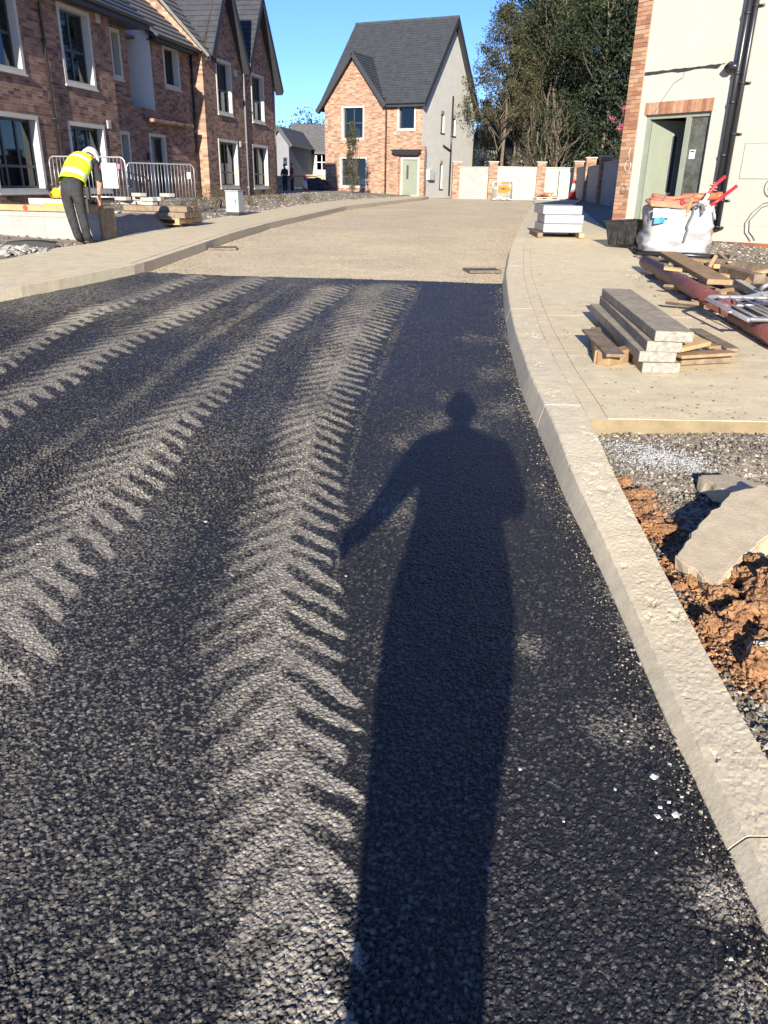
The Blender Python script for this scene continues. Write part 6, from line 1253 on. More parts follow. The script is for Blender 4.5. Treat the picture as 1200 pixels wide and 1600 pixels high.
# ------------------------------------------------------------------ broken concrete and clay by the kerb
def rock(name, mat, size, seed, sub=3, rough=0.35, flat=1.0, facet=5):
    bm_ = bmesh.new(); bmesh.ops.create_icosphere(bm_, subdivisions=sub, radius=1.0); r_ = random.Random(seed)
    cuts = [(Vector((r_.gauss(0, 1), r_.gauss(0, 1), r_.gauss(0, 1))).normalized(), r_.uniform(0.55, 0.85)) for _ in range(facet)]
    for v in bm_.verts:
        p_ = v.co.normalized(); d = 1.0
        for n_, k in cuts:
            t = p_.dot(n_)
            if t > 1e-3: d = min(d, k / t)
        d *= 1 + rough * (mnoise.noise(p_ * 2.1 + Vector((seed, 0, 0))) * 0.5 + mnoise.noise(p_ * 6 + Vector((0, seed, 0))) * 0.35 + mnoise.noise(p_ * 14 + Vector((0, 0, seed))) * 0.20 + mnoise.noise(p_ * 30 + Vector((0, 0, seed))) * 0.10)
        v.co = Vector((p_.x * d * size[0], p_.y * d * size[1], p_.z * d * size[2] * flat))
    me = bpy.data.meshes.new(name); bm_.to_mesh(me); bm_.free(); me.materials.append(mat)
    return me
def slab_chunk(name, label, poly, th, mat, dz, seed, tilt=(0, 0)):
    """broken slab: outline from the photo on the ground, given real thickness and rough edges"""
    pts = [gnd(x_, y_, dz) for x_, y_ in poly]; c = sum(pts) / len(pts); r_ = random.Random(seed); fine = []
    for i in range(len(pts)):
        a, b_ = pts[i], pts[(i + 1) % len(pts)]; n_ = max(2, int(np.linalg.norm(b_ - a) / 0.035))
        for k in range(n_): fine.append(a + (b_ - a) * k / n_ + np.array([r_.gauss(0, 0.0035), r_.gauss(0, 0.0035), 0]))
    bm_ = bmesh.new(); f = bm_.faces.new([bm_.verts.new((p_[0] - c[0], p_[1] - c[1], 0)) for p_ in fine])
    ex = bmesh.ops.extrude_face_region(bm_, geom=[f]); vs = [g for g in ex['geom'] if isinstance(g, bmesh.types.BMVert)]
    for v in vs: v.co.z -= th * r_.uniform(0.85, 1.1); v.co.x *= r_.uniform(0.93, 1.0); v.co.y *= r_.uniform(0.93, 1.0)
    bmesh.ops.recalc_face_normals(bm_, faces=bm_.faces); bmesh.ops.bevel(bm_, geom=[e for e in bm_.edges if abs(e.verts[0].co.z) < 1e-6 and abs(e.verts[1].co.z) < 1e-6], offset=0.008, segments=2, affect='EDGES', clamp_overlap=True)
    me = bpy.data.meshes.new(name); bm_.to_mesh(me); bm_.free(); me.materials.append(mat)
    o = link(name, me, None, tuple(c), (tilt[0], tilt[1], 0)); return tag(o, label, 'concrete chunk', 'broken concrete chunks by the kerb')
m_chunk = M('broken_concrete', (0.54, 0.45, 0.31), 0.95, 0.16, 9, 0.5, 110, 0.1, dirt=(0.44, 0.29, 0.165), dirt_amt=0.5, bdist=0.005)
slab_chunk('concrete_chunk', 'big broken concrete slab with an orange stained face beside the kerb', [(1057, 853), (1122, 900), (1165, 860), (1200, 842), (1240, 800), (1190, 770), (1140, 778), (1090, 815)], 0.10, m_chunk, 0.14, 3, (math.radians(5), math.radians(-6)))
slab_chunk('concrete_chunk', 'flat grey broken concrete slab lying behind the orange stained slab', [(1092, 742), (1140, 734), (1200, 755), (1250, 780), (1180, 788), (1125, 768)], 0.07, m_chunk, 0.11, 4, (math.radians(-3), math.radians(4)))
GC = 'orange clay clods by the kerb'; rr = random.Random(21)
for k, (px, py, s_, dz) in enumerate(((1130, 925, 0.062, 0.06), (1165, 905, 0.055, 0.08), (1195, 885, 0.07, 0.10), (1188, 935, 0.075, 0.07), (1150, 960, 0.06, 0.05), (1215, 960, 0.09, 0.06), (1110, 975, 0.035, 0.05), (1140, 985, 0.04, 0.05), (1155, 995, 0.028, 0.04), (1180, 1035, 0.06, 0.05), (1200, 1010, 0.05, 0.06), (1215, 905, 0.08, 0.12), (1085, 905, 0.035, 0.05), (1105, 895, 0.03, 0.05), (1062, 915, 0.022, 0.05))):
    q = gnd(px, py, dz); o = link('clay_clod', rock('clay_clod', m_clay, (s_ * rr.uniform(0.9, 1.25), s_ * rr.uniform(0.8, 1.1), s_ * rr.uniform(0.6, 0.85)), 30 + k, 4, 0.75, 1.0, 4), None, tuple(q), (0, 0, rr.uniform(0, 6))); tag(o, ('crumbly orange clay clod tucked under the edge of the broken slab' if k in (0, 1, 2, 12, 13, 14) else 'heavy orange clay clod piled against the gravel' if s_ > 0.058 else 'small crumbled orange clay clod on the gravel'), 'clay clod', GC)
for k, (px, py, s_) in enumerate(((975, 752, 0.04), (985, 775, 0.05), (1000, 795, 0.055), (1020, 815, 0.05), (1040, 825, 0.04), (1005, 770, 0.04))):
    q = gnd(px, py, 0.04); o = link('clay_clod', rock('clay_clod', m_clay, (s_ * 1.3, s_, s_ * 0.5), 60 + k, 4, 0.8, 1.0, 3), None, tuple(q), (0, 0, rr.uniform(0, 6))); tag(o, 'small orange clay clod against the back of the kerb', 'clay clod', 'orange clay smear behind the kerb')
q = gnd(1198, 1022, 0.06); o = link('pale_stone', rock('pale_stone', m_chunk, (0.07, 0.05, 0.04), 77, 4, 0.4), None, tuple(q)); tag(o, 'pale rounded stone among the orange clods', 'stone')

q = at(492, 305, 55.0); me_ = rock('tarpaulin_heap', m_tarp, (0.85, 0.7, 0.85), 91, 4, 0.35, 1.0, 6); me_.polygons.foreach_set('use_smooth', [True] * len(me_.polygons)); o = link('tarpaulin_heap', me_, None, (q[0], q[1], float(G(55.0)) + 0.22)); tag(o, 'heap under a dark tarpaulin behind the red cone', 'heap')
# loose stone, counted by nobody
def scatter(name, label, N, xy, size, mat, seed, zf, sq=0.7):
    r_ = np.random.default_rng(seed); base = np.array([(1, 0, 0), (-1, 0, 0), (0, 1, 0), (0, -1, 0), (0, 0, 1), (0, 0, -1)], float); tri = np.array([(0, 2, 4), (2, 1, 4), (1, 3, 4), (3, 0, 4), (2, 0, 5), (1, 2, 5), (3, 1, 5), (0, 3, 5)])
    XY = xy(r_, N); N = len(XY); S = size[0] * (size[1] / size[0]) ** (r_.random(N) ** 2.2)
    A = r_.normal(size=(N, 3, 3)); Qm, _ = np.linalg.qr(A)
    V = np.einsum('nij,kj->nki', Qm, base) * (r_.uniform(0.6, 1.2, (N, 6, 1)) * S[:, None, None]); V[:, :, 2] *= sq
    V[:, :, 0] += XY[:, 0:1]; V[:, :, 1] += XY[:, 1:2]; V[:, :, 2] += (zf(XY[:, 0], XY[:, 1]) + S * 0.3)[:, None]
    T = (tri[None] + 6 * np.arange(N)[:, None, None]).reshape(-1, 3); rn = np.repeat(r_.random(N), 8)
    o = link(name, big_mesh(name, V.reshape(-1, 3), T, mat, False, {'rnd': ('FACE', rn)})); return tag(o, label, None, None, 'stuff')
def stone_mat(name, a, b_, c):
    m = bpy.data.materials.new(name); n, l, b = nodes_of(m); at_ = val(n, 'ShaderNodeAttribute', attribute_name='rnd')
    cc = ramp(n, l, at_.outputs['Fac'], [(0.0, a), (0.6, b_), (1.0, c)]); tc = n.new('ShaderNodeTexCoord').outputs['Object']; g = noise_tex(n, l, tc, 90, 4, 0.7)
    l.new(mixc(n, l, 0.6, cc, ramp(n, l, g, [(0.3, 0.6), (0.7, 1.3)]), 'MULTIPLY'), b.inputs['Base Color']); b.inputs['Roughness'].default_value = 0.9; b.inputs['Specular IOR Level'].default_value = 0.2; return m
m_st_g = stone_mat('grey_chippings', (0.07, 0.06, 0.05), (0.19, 0.165, 0.13), (0.42, 0.38, 0.31)); m_st_s = stone_mat('sandy_chippings', (0.16, 0.12, 0.08), (0.30, 0.245, 0.17), (0.40, 0.34, 0.25)); m_st_o = stone_mat('clay_crumbs', (0.16, 0.08, 0.04), (0.34, 0.17, 0.08), (0.48, 0.28, 0.15))
zgr = lambda x, y: hz(x, y) + (fbm(x * 3, y * 3, 3) - 0.5) * 0.05 + (smooth01(0.02, 0.3, x - XR(y) - KWf(y)) * smooth01(4.0, 3.5, y) * smooth01(8, 4, x)) * (fbm(x * 5, y * 5, 9) - 0.55) * 0.10
def right_xy(r_, N):
    y = r_.uniform(0.6, y_step, N); x = XR(y) + KWf(y) + 0.004 + r_.random(N) ** 1.2 * 2.0; return np.stack([x, y], -1)
scatter('loose_gravel', 'loose grey chippings on the bare ground behind the kerb', 42000, right_xy, (0.004, 0.018), m_st_g, 1, zgr)
def cement_xy(r_, N):
    c = np.array([gnd(px, py, 0.03)[:2] for px, py in ((985, 708), (1040, 722), (1075, 735), (1010, 728))]); k = r_.integers(0, len(c), N); return c[k] + r_.normal(size=(N, 2)) * np.array([0.09, 0.06])
def clay_xy(r_, N):
    c = np.array([gnd(px, py, 0.05)[:2] for px, py in ((1130, 930), (1170, 950), (1190, 900), (1100, 960), (1160, 1000), (990, 780), (1020, 815), (1075, 880), (1185, 1040))]); k = r_.integers(0, len(c), N); return c[k] + r_.normal(size=(N, 2)) * 0.07
def clear(xy):
    def f(r_, N): p_ = xy(r_, N); return p_[p_[:, 0] > XR(p_[:, 1]) + KWf(p_[:, 1]) + 0.01]
    return f
scatter('clay_crumbs', 'crumbled orange clay spread among the clods', 7000, clear(clay_xy), (0.003, 0.015), m_st_o, 2, lambda x, y: zgr(x, y) + 0.01)
scatter('cement_powder', 'whitish spilt cement crumbs on the gravel below the footpath step', 5000, clear(cement_xy), (0.002, 0.008), stone_mat('cement_crumb', (0.3, 0.3, 0.29), (0.45, 0.45, 0.44), (0.6, 0.6, 0.58)), 14, lambda x, y: zgr(x, y) + 0.006, 0.5)
def road_xy(r_, N):
    y = 10.4 + 33 * r_.random(N) ** 1.6; u = r_.random(N); e = r_.random(N); w_ = XR(y) - XL(y)
    x = np.where(e < 0.45, XL(y) + 0.02 + np.abs(r_.normal(size=N)) * 0.35, np.where(e < 0.7, XR(y) - 0.02 - np.abs(r_.normal(size=N)) * 0.25, XL(y) + u * w_)); p_ = np.stack([x, y], -1); return p_[y > y_edge(x) + 0.05]
scatter('road_grit', 'loose sandy stones on the dusty road base', 9000, road_xy, (0.004, 0.016), m_st_s, 3, lambda x, y: G(y) - 0.018)
def house_xy(r_, N):
    y = r_.uniform(8.5, 19, N); x = XRB(y) + r_.random(N) * 4.0 - 0.05; return np.stack([x, y], -1)
scatter('site_rubble', 'stony rubble around the timber heap', 15000, house_xy, (0.008, 0.045), m_st_g, 4, lambda x, y: hz(x, y))
def heap_xy(r_, N):
    c = np.array([gnd(px, py, 0.15)[:2] for px, py in ((1062, 448), (1080, 460), (1095, 470), (1120, 490), (1170, 520), (1190, 535), (1030, 430), (1150, 500))]); k = r_.integers(0, len(c), N); return c[k] + r_.normal(size=(N, 2)) * 0.14
scatter('brick_rubble', 'crushed pinkish rubble along the footpath edge', 2600, heap_xy, (0.01, 0.055), m_st_s, 5, lambda x, y: np.maximum(hz(x, y), G(y) + 0.10))
def left_xy(r_, N):
    y = r_.uniform(8.0, 45, N); x = XLB(y) - r_.random(N) ** 1.5 * 5.5; return np.stack([x, y], -1)
scatter('garden_stones', 'stones on the bare ground before the terrace', 14000, left_xy, (0.008, 0.05), m_st_g, 6, lambda x, y: hz(x, y))
def plinth_xy(r_, N):
    c = np.array(gnd(25, 394, 0.1)[:2]); return c + r_.normal(size=(N, 2)) * np.array([0.45, 0.25])
scatter('white_rubble', 'pale broken stones below the concrete plinth', 420, plinth_xy, (0.015, 0.085), stone_mat('white_rubble_stone', (0.2, 0.18, 0.15), (0.32, 0.31, 0.28), (0.48, 0.47, 0.44)), 7, lambda x, y: hz(x, y) + 0.02)
def chip_xy(r_, N): return np.array([gnd(px, py)[:2] for px, py in ((1017, 1217), (1019, 1222), (1030, 1268), (1027, 1283), (1054, 1281), (1044, 1260), (812, 1208), (980, 1165), (960, 1240), (1064, 1252), (970, 1148), (1045, 1200), (880, 1290), (540, 905), (322, 820), (60, 855))])
scatter('white_chips', 'white flakes dropped on the fresh tarmac', 16, chip_xy, (0.006, 0.016), stone_mat('white_flake', (0.6, 0.6, 0.58), (0.7, 0.7, 0.68), (0.75, 0.74, 0.7)), 8, lambda x, y: G(y) + 0.012, 0.25)
def kerb_xy(r_, N):
    y = 0.9 + 9 * r_.random(N) ** 1.8; x = XR(y) - np.abs(r_.normal(size=N)) * 0.06; return np.stack([x, y], -1)
scatter('kerb_grit', 'pale grit gathered along the kerb foot', 2200, kerb_xy, (0.002, 0.007), m_st_g, 9, lambda x, y: G(y) + 0.004)
def pave_xy(r_, N):
    y = y_step + 0.05 + 7 * r_.random(N) ** 1.6; x = XR(y) + KWf(y) + 0.1 + r_.random(N) * np.maximum(0.2, XRB(y) - XR(y) - KWf(y) - 0.15); return np.stack([x, y], -1)
scatter('footpath_crumbs', 'dark crumbs of dirt scattered on the footpath', 1500, pave_xy, (0.003, 0.014), m_st_g, 10, lambda x, y: G(y) + up_r(y) - 0.004, 0.5)
# weeds and young shrubs in the terrace beds
m_weed = leaf_mat('dry_shrub_leaves', (0.07, 0.045, 0.02), (0.10, 0.09, 0.035), (0.16, 0.13, 0.06))
rw = random.Random(5); GV = 'small shrubs planted before the terrace'
for k, (px, py, Y, h_) in enumerate(((318, 318, 23.5, 0.75), (332, 324, 22.5, 0.65), (300, 326, 22, 0.5), (345, 320, 25, 0.6), (390, 316, 27, 0.45), (405, 309, 33, 0.5), (420, 309, 34, 0.5), (360, 309, 30, 0.5), (288, 322, 22.5, 0.5), (440, 313, 31, 0.35), (480, 312, 34, 0.35))):
    q = at(px, py, Y); zq = float(hz(q[0], q[1])); root = thing('shrub', 'sparse twiggy young shrub in the bed before the gabled house', 'shrub', (q[0], q[1], zq - 0.03), 0, GV); mb = MB(); cen = []
    r_ = np.random.default_rng(200 + k)
    for j in range(7):
        e = np.array([r_.normal() * 0.16, r_.normal() * 0.16, h_ * r_.uniform(0.6, 1.0)]); mb.tube(limb_path((0, 0, 0), e, r_, 0.12, 5), [0.009, 0.008, 0.006, 0.005, 0.003], 5); cen += [e * f for f in (0.55, 0.75, 1.0)]
    mb.obj('stem', m_bark_d, root); link('foliage', leaf_mesh('foliage', cen, [0.09] * len(cen), m_weed, 7, 0.05, seed=k), root)
# ------------------------------------------------------------------ people
def skin_body(name, J, bones, mats, parent, root='pelvis', sub=2):
    """one continuous surface grown over a posed skeleton; faces take the material of the nearest bone"""
    names = list(J); idx = {n: i for i, n in enumerate(names)}
    me = bpy.data.meshes.new(name + '_rig'); me.from_pydata([J[n][0] for n in names], [(idx[a], idx[b]) for a, b, _ in bones], []); ob = bpy.data.objects.new(name + '_rig', me); COL.objects.link(ob)
    sk = ob.modifiers.new('skin', 'SKIN'); sk.use_smooth_shade = True; sd = me.skin_vertices[0].data
    for n in names: r = J[n][1]; sd[idx[n]].radius = r if isinstance(r, tuple) else (r, r)
    for n in names: sd[idx[n]].use_root = n == root
    ss = ob.modifiers.new('sub', 'SUBSURF'); ss.levels = ss.render_levels = sub
    dg = bpy.context.evaluated_depsgraph_get(); dg.update(); out = bpy.data.meshes.new_from_object(ob.evaluated_get(dg))
    bpy.data.objects.remove(ob); out.name = name
    out.materials.clear()
    for m in mats: out.materials.append(m)
    A = np.array([J[a][0] for a, b, _ in bones]); B = np.array([J[b][0] for a, b, _ in bones]); mi = np.array([k for _, _, k in bones]); D = B - A; DD = (D * D).sum(1) + 1e-9
    ra = np.array([np.mean(J[a][1]) for a, b, _ in bones]); rb_ = np.array([np.mean(J[b][1]) for a, b, _ in bones])
    for p in out.polygons:
        c = np.array(p.center); t = np.clip(((c - A) * D).sum(1) / DD, 0, 1); d = np.linalg.norm(c - (A + D * t[:, None]), axis=1) / (ra + (rb_ - ra) * t); p.material_index = int(mi[np.argmin(d)]); p.use_smooth = True
    return link(name, out, parent)
def hand_joints(J, bones, wrist, s, d, side, mat, curl=0.4, up=(0, 0, 1)):
    """palm, four unequal fingers and a thumb leaving the palm's side"""
    w = Vector(J[wrist][0]); d = Vector(d).normalized(); n = Vector(up); n = (n - d * n.dot(d)).normalized(); a = d.cross(n) * side
    k = wrist + '_'
    J[k + 'palm'] = (tuple(w + d * 0.055 * s), (0.034 * s, 0.018 * s)); J[k + 'knuckle'] = (tuple(w + d * 0.095 * s), (0.036 * s, 0.015 * s)); bones += [(wrist, k + 'palm', mat), (k + 'palm', k + 'knuckle', mat)]
    for i, (off, L) in enumerate(((-0.030, 0.068), (-0.010, 0.076), (0.010, 0.070), (0.029, 0.054))):
        b0 = w + d * 0.095 * s + a * off * s; d1 = (d * math.cos(curl) - n * math.sin(curl)).normalized(); d2 = (d * math.cos(2.1 * curl) - n * math.sin(2.1 * curl)).normalized()
        p1 = b0 + d1 * L * 0.5 * s; p2 = p1 + d2 * L * 0.5 * s
        J[f'{k}f{i}a'] = (tuple(b0 + d1 * 0.012 * s), 0.0095 * s); J[f'{k}f{i}b'] = (tuple(p1), 0.009 * s); J[f'{k}f{i}c'] = (tuple(p2), 0.0075 * s); bones += [(k + 'knuckle', f'{k}f{i}a', mat), (f'{k}f{i}a', f'{k}f{i}b', mat), (f'{k}f{i}b', f'{k}f{i}c', mat)]
    t0 = w + d * 0.045 * s - a * 0.040 * s; t1 = t0 + (d * 0.6 - a * 0.6 - n * 0.3).normalized() * 0.035 * s; t2 = t1 + (d * 0.9 - a * 0.2 - n * 0.3).normalized() * 0.03 * s
    J[k + 't0'] = (tuple(t0), 0.012 * s); J[k + 't1'] = (tuple(t1), 0.010 * s); J[k + 't2'] = (tuple(t2), 0.008 * s); bones += [(k + 'palm', k + 't0', mat), (k + 't0', k + 't1', mat), (k + 't1', k + 't2', mat)]
def head_parts(root, c, fwd_, s=1.0, skin=None, hair=None, tilt_up=None):
    """skull with brow, nose, ears, mouth and eyes, turned to fwd_"""
    f = Vector(fwd_).normalized(); up = Vector(tilt_up or (0, 0, 1)); x = f.cross(up).normalized(); up = x.cross(f).normalized(); R = Matrix((x, f, up)).transposed().to_4x4(); Mh = Matrix.Translation(Vector(c)) @ R @ Matrix.Scale(s, 4)
    bm_ = bmesh.new(); bmesh.ops.create_uvsphere(bm_, u_segments=28, v_segments=20, radius=1.0)
    for v in bm_.verts:
        p = v.co.copy(); q = Vector((p.x * 0.076, p.y * 0.096, p.z * 0.118))
        if p.z < -0.1: q.x *= 1 - 0.34 * (-p.z - 0.1); q.y *= 1 - 0.10 * (-p.z - 0.1); q.y += 0.012 * (-p.z)
        if p.y > 0.55: q.y -= 0.010 * (p.y - 0.55) / 0.45
        e = math.exp(-((p.x / 0.16) ** 2 + ((p.z + 0.12) / 0.22) ** 2)); q.y += 0.026 * e * (p.y > 0)
        for sx in (-1, 1): q.y -= 0.010 * math.exp(-(((p.x - sx * 0.38) / 0.16) ** 2 + ((p.z - 0.06) / 0.12) ** 2)) * (p.y > 0)
        q.y -= 0.004 * math.exp(-((p.x / 0.35) ** 2 + ((p.z + 0.46) / 0.05) ** 2)) * (p.y > 0)
        v.co = q
    me = bpy.data.meshes.new('head'); bm_.to_mesh(me); bm_.free(); me.materials.append(skin); me.polygons.foreach_set('use_smooth', [True] * len(me.polygons)); me.transform(Mh); h = link('head', me, root)
    for sx in (-1, 1):
        a = MB(); a.lathe([(0.004, -0.012), (0.02, -0.008), (0.026, 0.0), (0.02, 0.008), (0.004, 0.012)], 10, 0, Mh @ Matrix.Translation((sx * 0.078, -0.005, -0.005)) @ Matrix.Rotation(math.pi / 2 + sx * 0.3, 4, 'Y') @ Matrix.Scale(1.25, 4, (1, 0, 0))); a.obj('ear', skin, h, True)
        a = MB(); a.lathe([(0.001, -0.011), (0.011, 0), (0.001, 0.011)], 10, 0, Mh @ Matrix.Translation((sx * 0.03, 0.083, 0.008))); a.obj('eye', m_white_pvc, h, True)
    if hair is not None:
        bm_ = bmesh.new(); bmesh.ops.create_uvsphere(bm_, u_segments=24, v_segments=16, radius=1.0); bmesh.ops.delete(bm_, geom=[v for v in bm_.verts if v.co.z < -0.35 or (v.co.y > 0.45 and v.co.z < 0.55)], context='VERTS')
        for v in bm_.verts: v.co = Vector((v.co.x * 0.082, v.co.y * 0.102 - 0.004, v.co.z * 0.125)) * (1 + 0.03 * mnoise.noise(v.co * 6))
        me = bpy.data.meshes.new('hair'); bm_.to_mesh(me); bm_.free(); me.materials.append(hair); me.transform(Mh); link('hair', me, root)
    return Mh
m_skin = M('skin', (0.46, 0.26, 0.18), 0.55, 0.1, 12, 0.1); m_trou = M('dark_work_trousers', (0.030, 0.031, 0.032), 0.85, 0.35, 7, 0.3, 60, 0.15, dirt=(0.07, 0.065, 0.058), dirt_amt=0.45); m_shirt = M('charcoal_t_shirt', (0.026, 0.027, 0.032), 0.85, 0.2, 8, 0.2)
m_boot = M('black_boot', (0.02, 0.018, 0.016), 0.5, 0.2, 10, 0.2); m_vis = M('hi_vis_yellow', (0.62, 0.80, 0.03), 0.6, 0.08, 8, 0.15); m_refl = M('reflective_tape', (0.50, 0.50, 0.46), 0.35, 0.1, 10, 0.05); m_hair = M('brown_hair', (0.05, 0.035, 0.025), 0.7, 0.3, 30, 0.4)
m_jacket = M('dark_jacket', (0.03, 0.034, 0.045), 0.85, 0.2, 6, 0.3)
# ---- worker bending over the plinth
Pk = gnd(131, 381, 0.122); wk = thing('person', 'worker in a yellow hi-vis vest and white helmet bending over the concrete plinth', 'person', Pk, 0.0); wk.scale = (0.98,) * 3
J = {'pelvis': ((-0.09, 0.00, 0.83), (0.175, 0.125)), 'waist': ((-0.075, 0.10, 0.97), (0.165, 0.11)), 'chest': ((-0.03, 0.27, 1.15), (0.185, 0.12)), 'upper': ((0.01, 0.39, 1.24), (0.155, 0.1)), 'neck': ((0.03, 0.48, 1.29), 0.058), 'skull': ((0.05, 0.55, 1.29), 0.06),
     'hipL': ((-0.19, -0.01, 0.78), 0.098), 'kneeL': ((-0.13, -0.03, 0.44), 0.082), 'calfL': ((-0.095, -0.04, 0.28), 0.076), 'ankL': ((-0.06, -0.03, 0.09), 0.064), 'heelL': ((-0.05, -0.055, 0.045), 0.042), 'toeL': ((-0.05, 0.14, 0.04), 0.040),
     'hipR': ((-0.01, 0.02, 0.78), 0.098), 'kneeR': ((0.02, 0.03, 0.44), 0.082), 'calfR': ((0.04, 0.02, 0.28), 0.076), 'ankR': ((0.06, 0.05, 0.09), 0.064), 'heelR': ((0.06, 0.025, 0.045), 0.046), 'toeR': ((0.07, 0.22, 0.04), 0.042),
     'shR': ((0.19, 0.40, 1.19), 0.075), 'elR': ((0.23, 0.42, 0.94), 0.050), 'wrR': ((0.16, 0.50, 0.71), 0.030), 'shL': ((-0.14, 0.42, 1.19), 0.075), 'elL': ((-0.20, 0.48, 0.94), 0.050), 'wrL': ((-0.08, 0.60, 0.75), 0.030)}
Bn = [('pelvis', 'waist', 1), ('waist', 'chest', 0), ('chest', 'upper', 0), ('upper', 'neck', 2), ('neck', 'skull', 2), ('pelvis', 'hipL', 1), ('hipL', 'kneeL', 1), ('kneeL', 'calfL', 1), ('calfL', 'ankL', 1), ('ankL', 'heelL', 3), ('ankL', 'toeL', 3), ('pelvis', 'hipR', 1), ('hipR', 'kneeR', 1), ('kneeR', 'calfR', 1), ('calfR', 'ankR', 1), ('ankR', 'heelR', 3), ('ankR', 'toeR', 3), ('upper', 'shR', 0), ('shR', 'elR', 0), ('elR', 'wrR', 2), ('upper', 'shL', 0), ('shL', 'elL', 0), ('elL', 'wrL', 2)]
hand_joints(J, Bn, 'wrR', 1.0, (-0.15, 0.45, -0.75), 1, 2); hand_joints(J, Bn, 'wrL', 1.0, (0.1, 0.45, -0.75), -1, 2)
wb = skin_body('body', J, Bn, [m_shirt, m_trou, m_skin, m_boot], wk)
# vest: a loose shell round the trunk, with tape bands
ax = [Vector(J[n][0]) for n in ('pelvis', 'waist', 'chest', 'upper', 'neck')]
def vest_ring(t, grow=1.0):
    a = ax[0] + (ax[1] - ax[0]) * 0.55; ptsx = [a, ax[1], ax[2], ax[3], ax[3].lerp(ax[4], 0.7)]; k = min(3, int(t * 4)); f = t * 4 - k; c = ptsx[k].lerp(ptsx[k + 1], f); d = (ptsx[k + 1] - ptsx[k]).normalized(); xx = Vector((1, 0.0, 0)); xx = (xx - d * xx.dot(d)).normalized(); nn = xx.cross(d)
    wx = np.interp(t, [0, 0.25, 0.5, 0.75, 0.92, 1.0], [0.205, 0.20, 0.205, 0.19, 0.13, 0.075]) * grow; wy = np.interp(t, [0, 0.25, 0.5, 0.75, 0.92, 1.0], [0.155, 0.148, 0.15, 0.135, 0.10, 0.07]) * grow
    return [c + xx * wx * math.copysign(abs(math.cos(u)) ** 0.85, math.cos(u)) + nn * wy * math.sin(u) + Vector((0, 0, 0.012 * mnoise.noise(Vector((u * 1.5, t * 5, 2))))) for u in np.linspace(0, 2 * math.pi, 33)]
mb = MB(); mb.grid(np.array([[tuple(p) for p in vest_ring(t)] for t in np.linspace(0, 1, 18)])); ve = mb.obj('vest', m_vis, wk, True)
for t0 in (0.24, 0.56):
    mb = MB(); mb.grid(np.array([[tuple(p) for p in vest_ring(t, 1.02)] for t in np.linspace(t0, t0 + 0.085, 3)])); mb.obj('tape_band', m_refl, ve, True)
for u0 in (-0.95, -2.2):
    mb = MB(); rows_ = []
    for t in np.linspace(0.64, 0.97, 8): r_ = vest_ring(t, 1.025); k0 = int(((u0 + 2 * math.pi) % (2 * math.pi)) / (2 * math.pi) * 32); rows_.append([tuple(r_[k0]), tuple(r_[k0 + 1]), tuple(r_[(k0 + 2) % 33])])
    mb.grid(np.array(rows_)); mb.obj('tape_strap', m_refl, ve, True)
Mh = head_parts(wk, (0.065, 0.585, 1.275), (0.12, 0.62, -0.75), 1.0, m_skin, m_hair, (0.1, 0.75, 0.6))
mb = MB(); prof = [(0.128, -0.012), (0.135, -0.006), (0.132, 0.004), (0.122, 0.01), (0.120, 0.04), (0.108, 0.085), (0.08, 0.118), (0.045, 0.134), (0.004, 0.138)]
mb.lathe(prof, 26, 0, Mh @ Matrix.Translation((0, -0.004, 0.02)) @ Matrix.Scale(1.12, 4, (0, 1, 0))); hl = mb.obj('helmet', M('white_helmet', (0.72, 0.72, 0.70), 0.3, 0.04, bmp=0), wk, True)
mb = MB(); mb.add([tuple(Mh @ Vector(p)) for p in ((-0.08, 0.12, 0.01), (0.08, 0.12, 0.01), (0.055, 0.19, -0.005), (-0.055, 0.19, -0.005), (-0.08, 0.12, 0.02), (0.08, 0.12, 0.02), (0.055, 0.19, 0.003), (-0.055, 0.19, 0.003))], [(3, 2, 1, 0), (4, 5, 6, 7), (2, 3, 7, 6), (1, 2, 6, 5), (3, 0, 4, 7)]); mb.obj('peak', bpy.data.materials['white_helmet'], hl)
mb = MB(); mb.box((-0.02, -0.02, -0.10), (0.03, 0.06, 0.12), 0, Matrix.Translation((0.135, 0.06, 0.72))); mb.box((-0.02, -0.02, -0.16), (0.012, 0.02, 0.05), 0, Matrix.Translation((0.145, 0.0, 0.62))); mb.obj('tool_pouch', m_blk, wk)
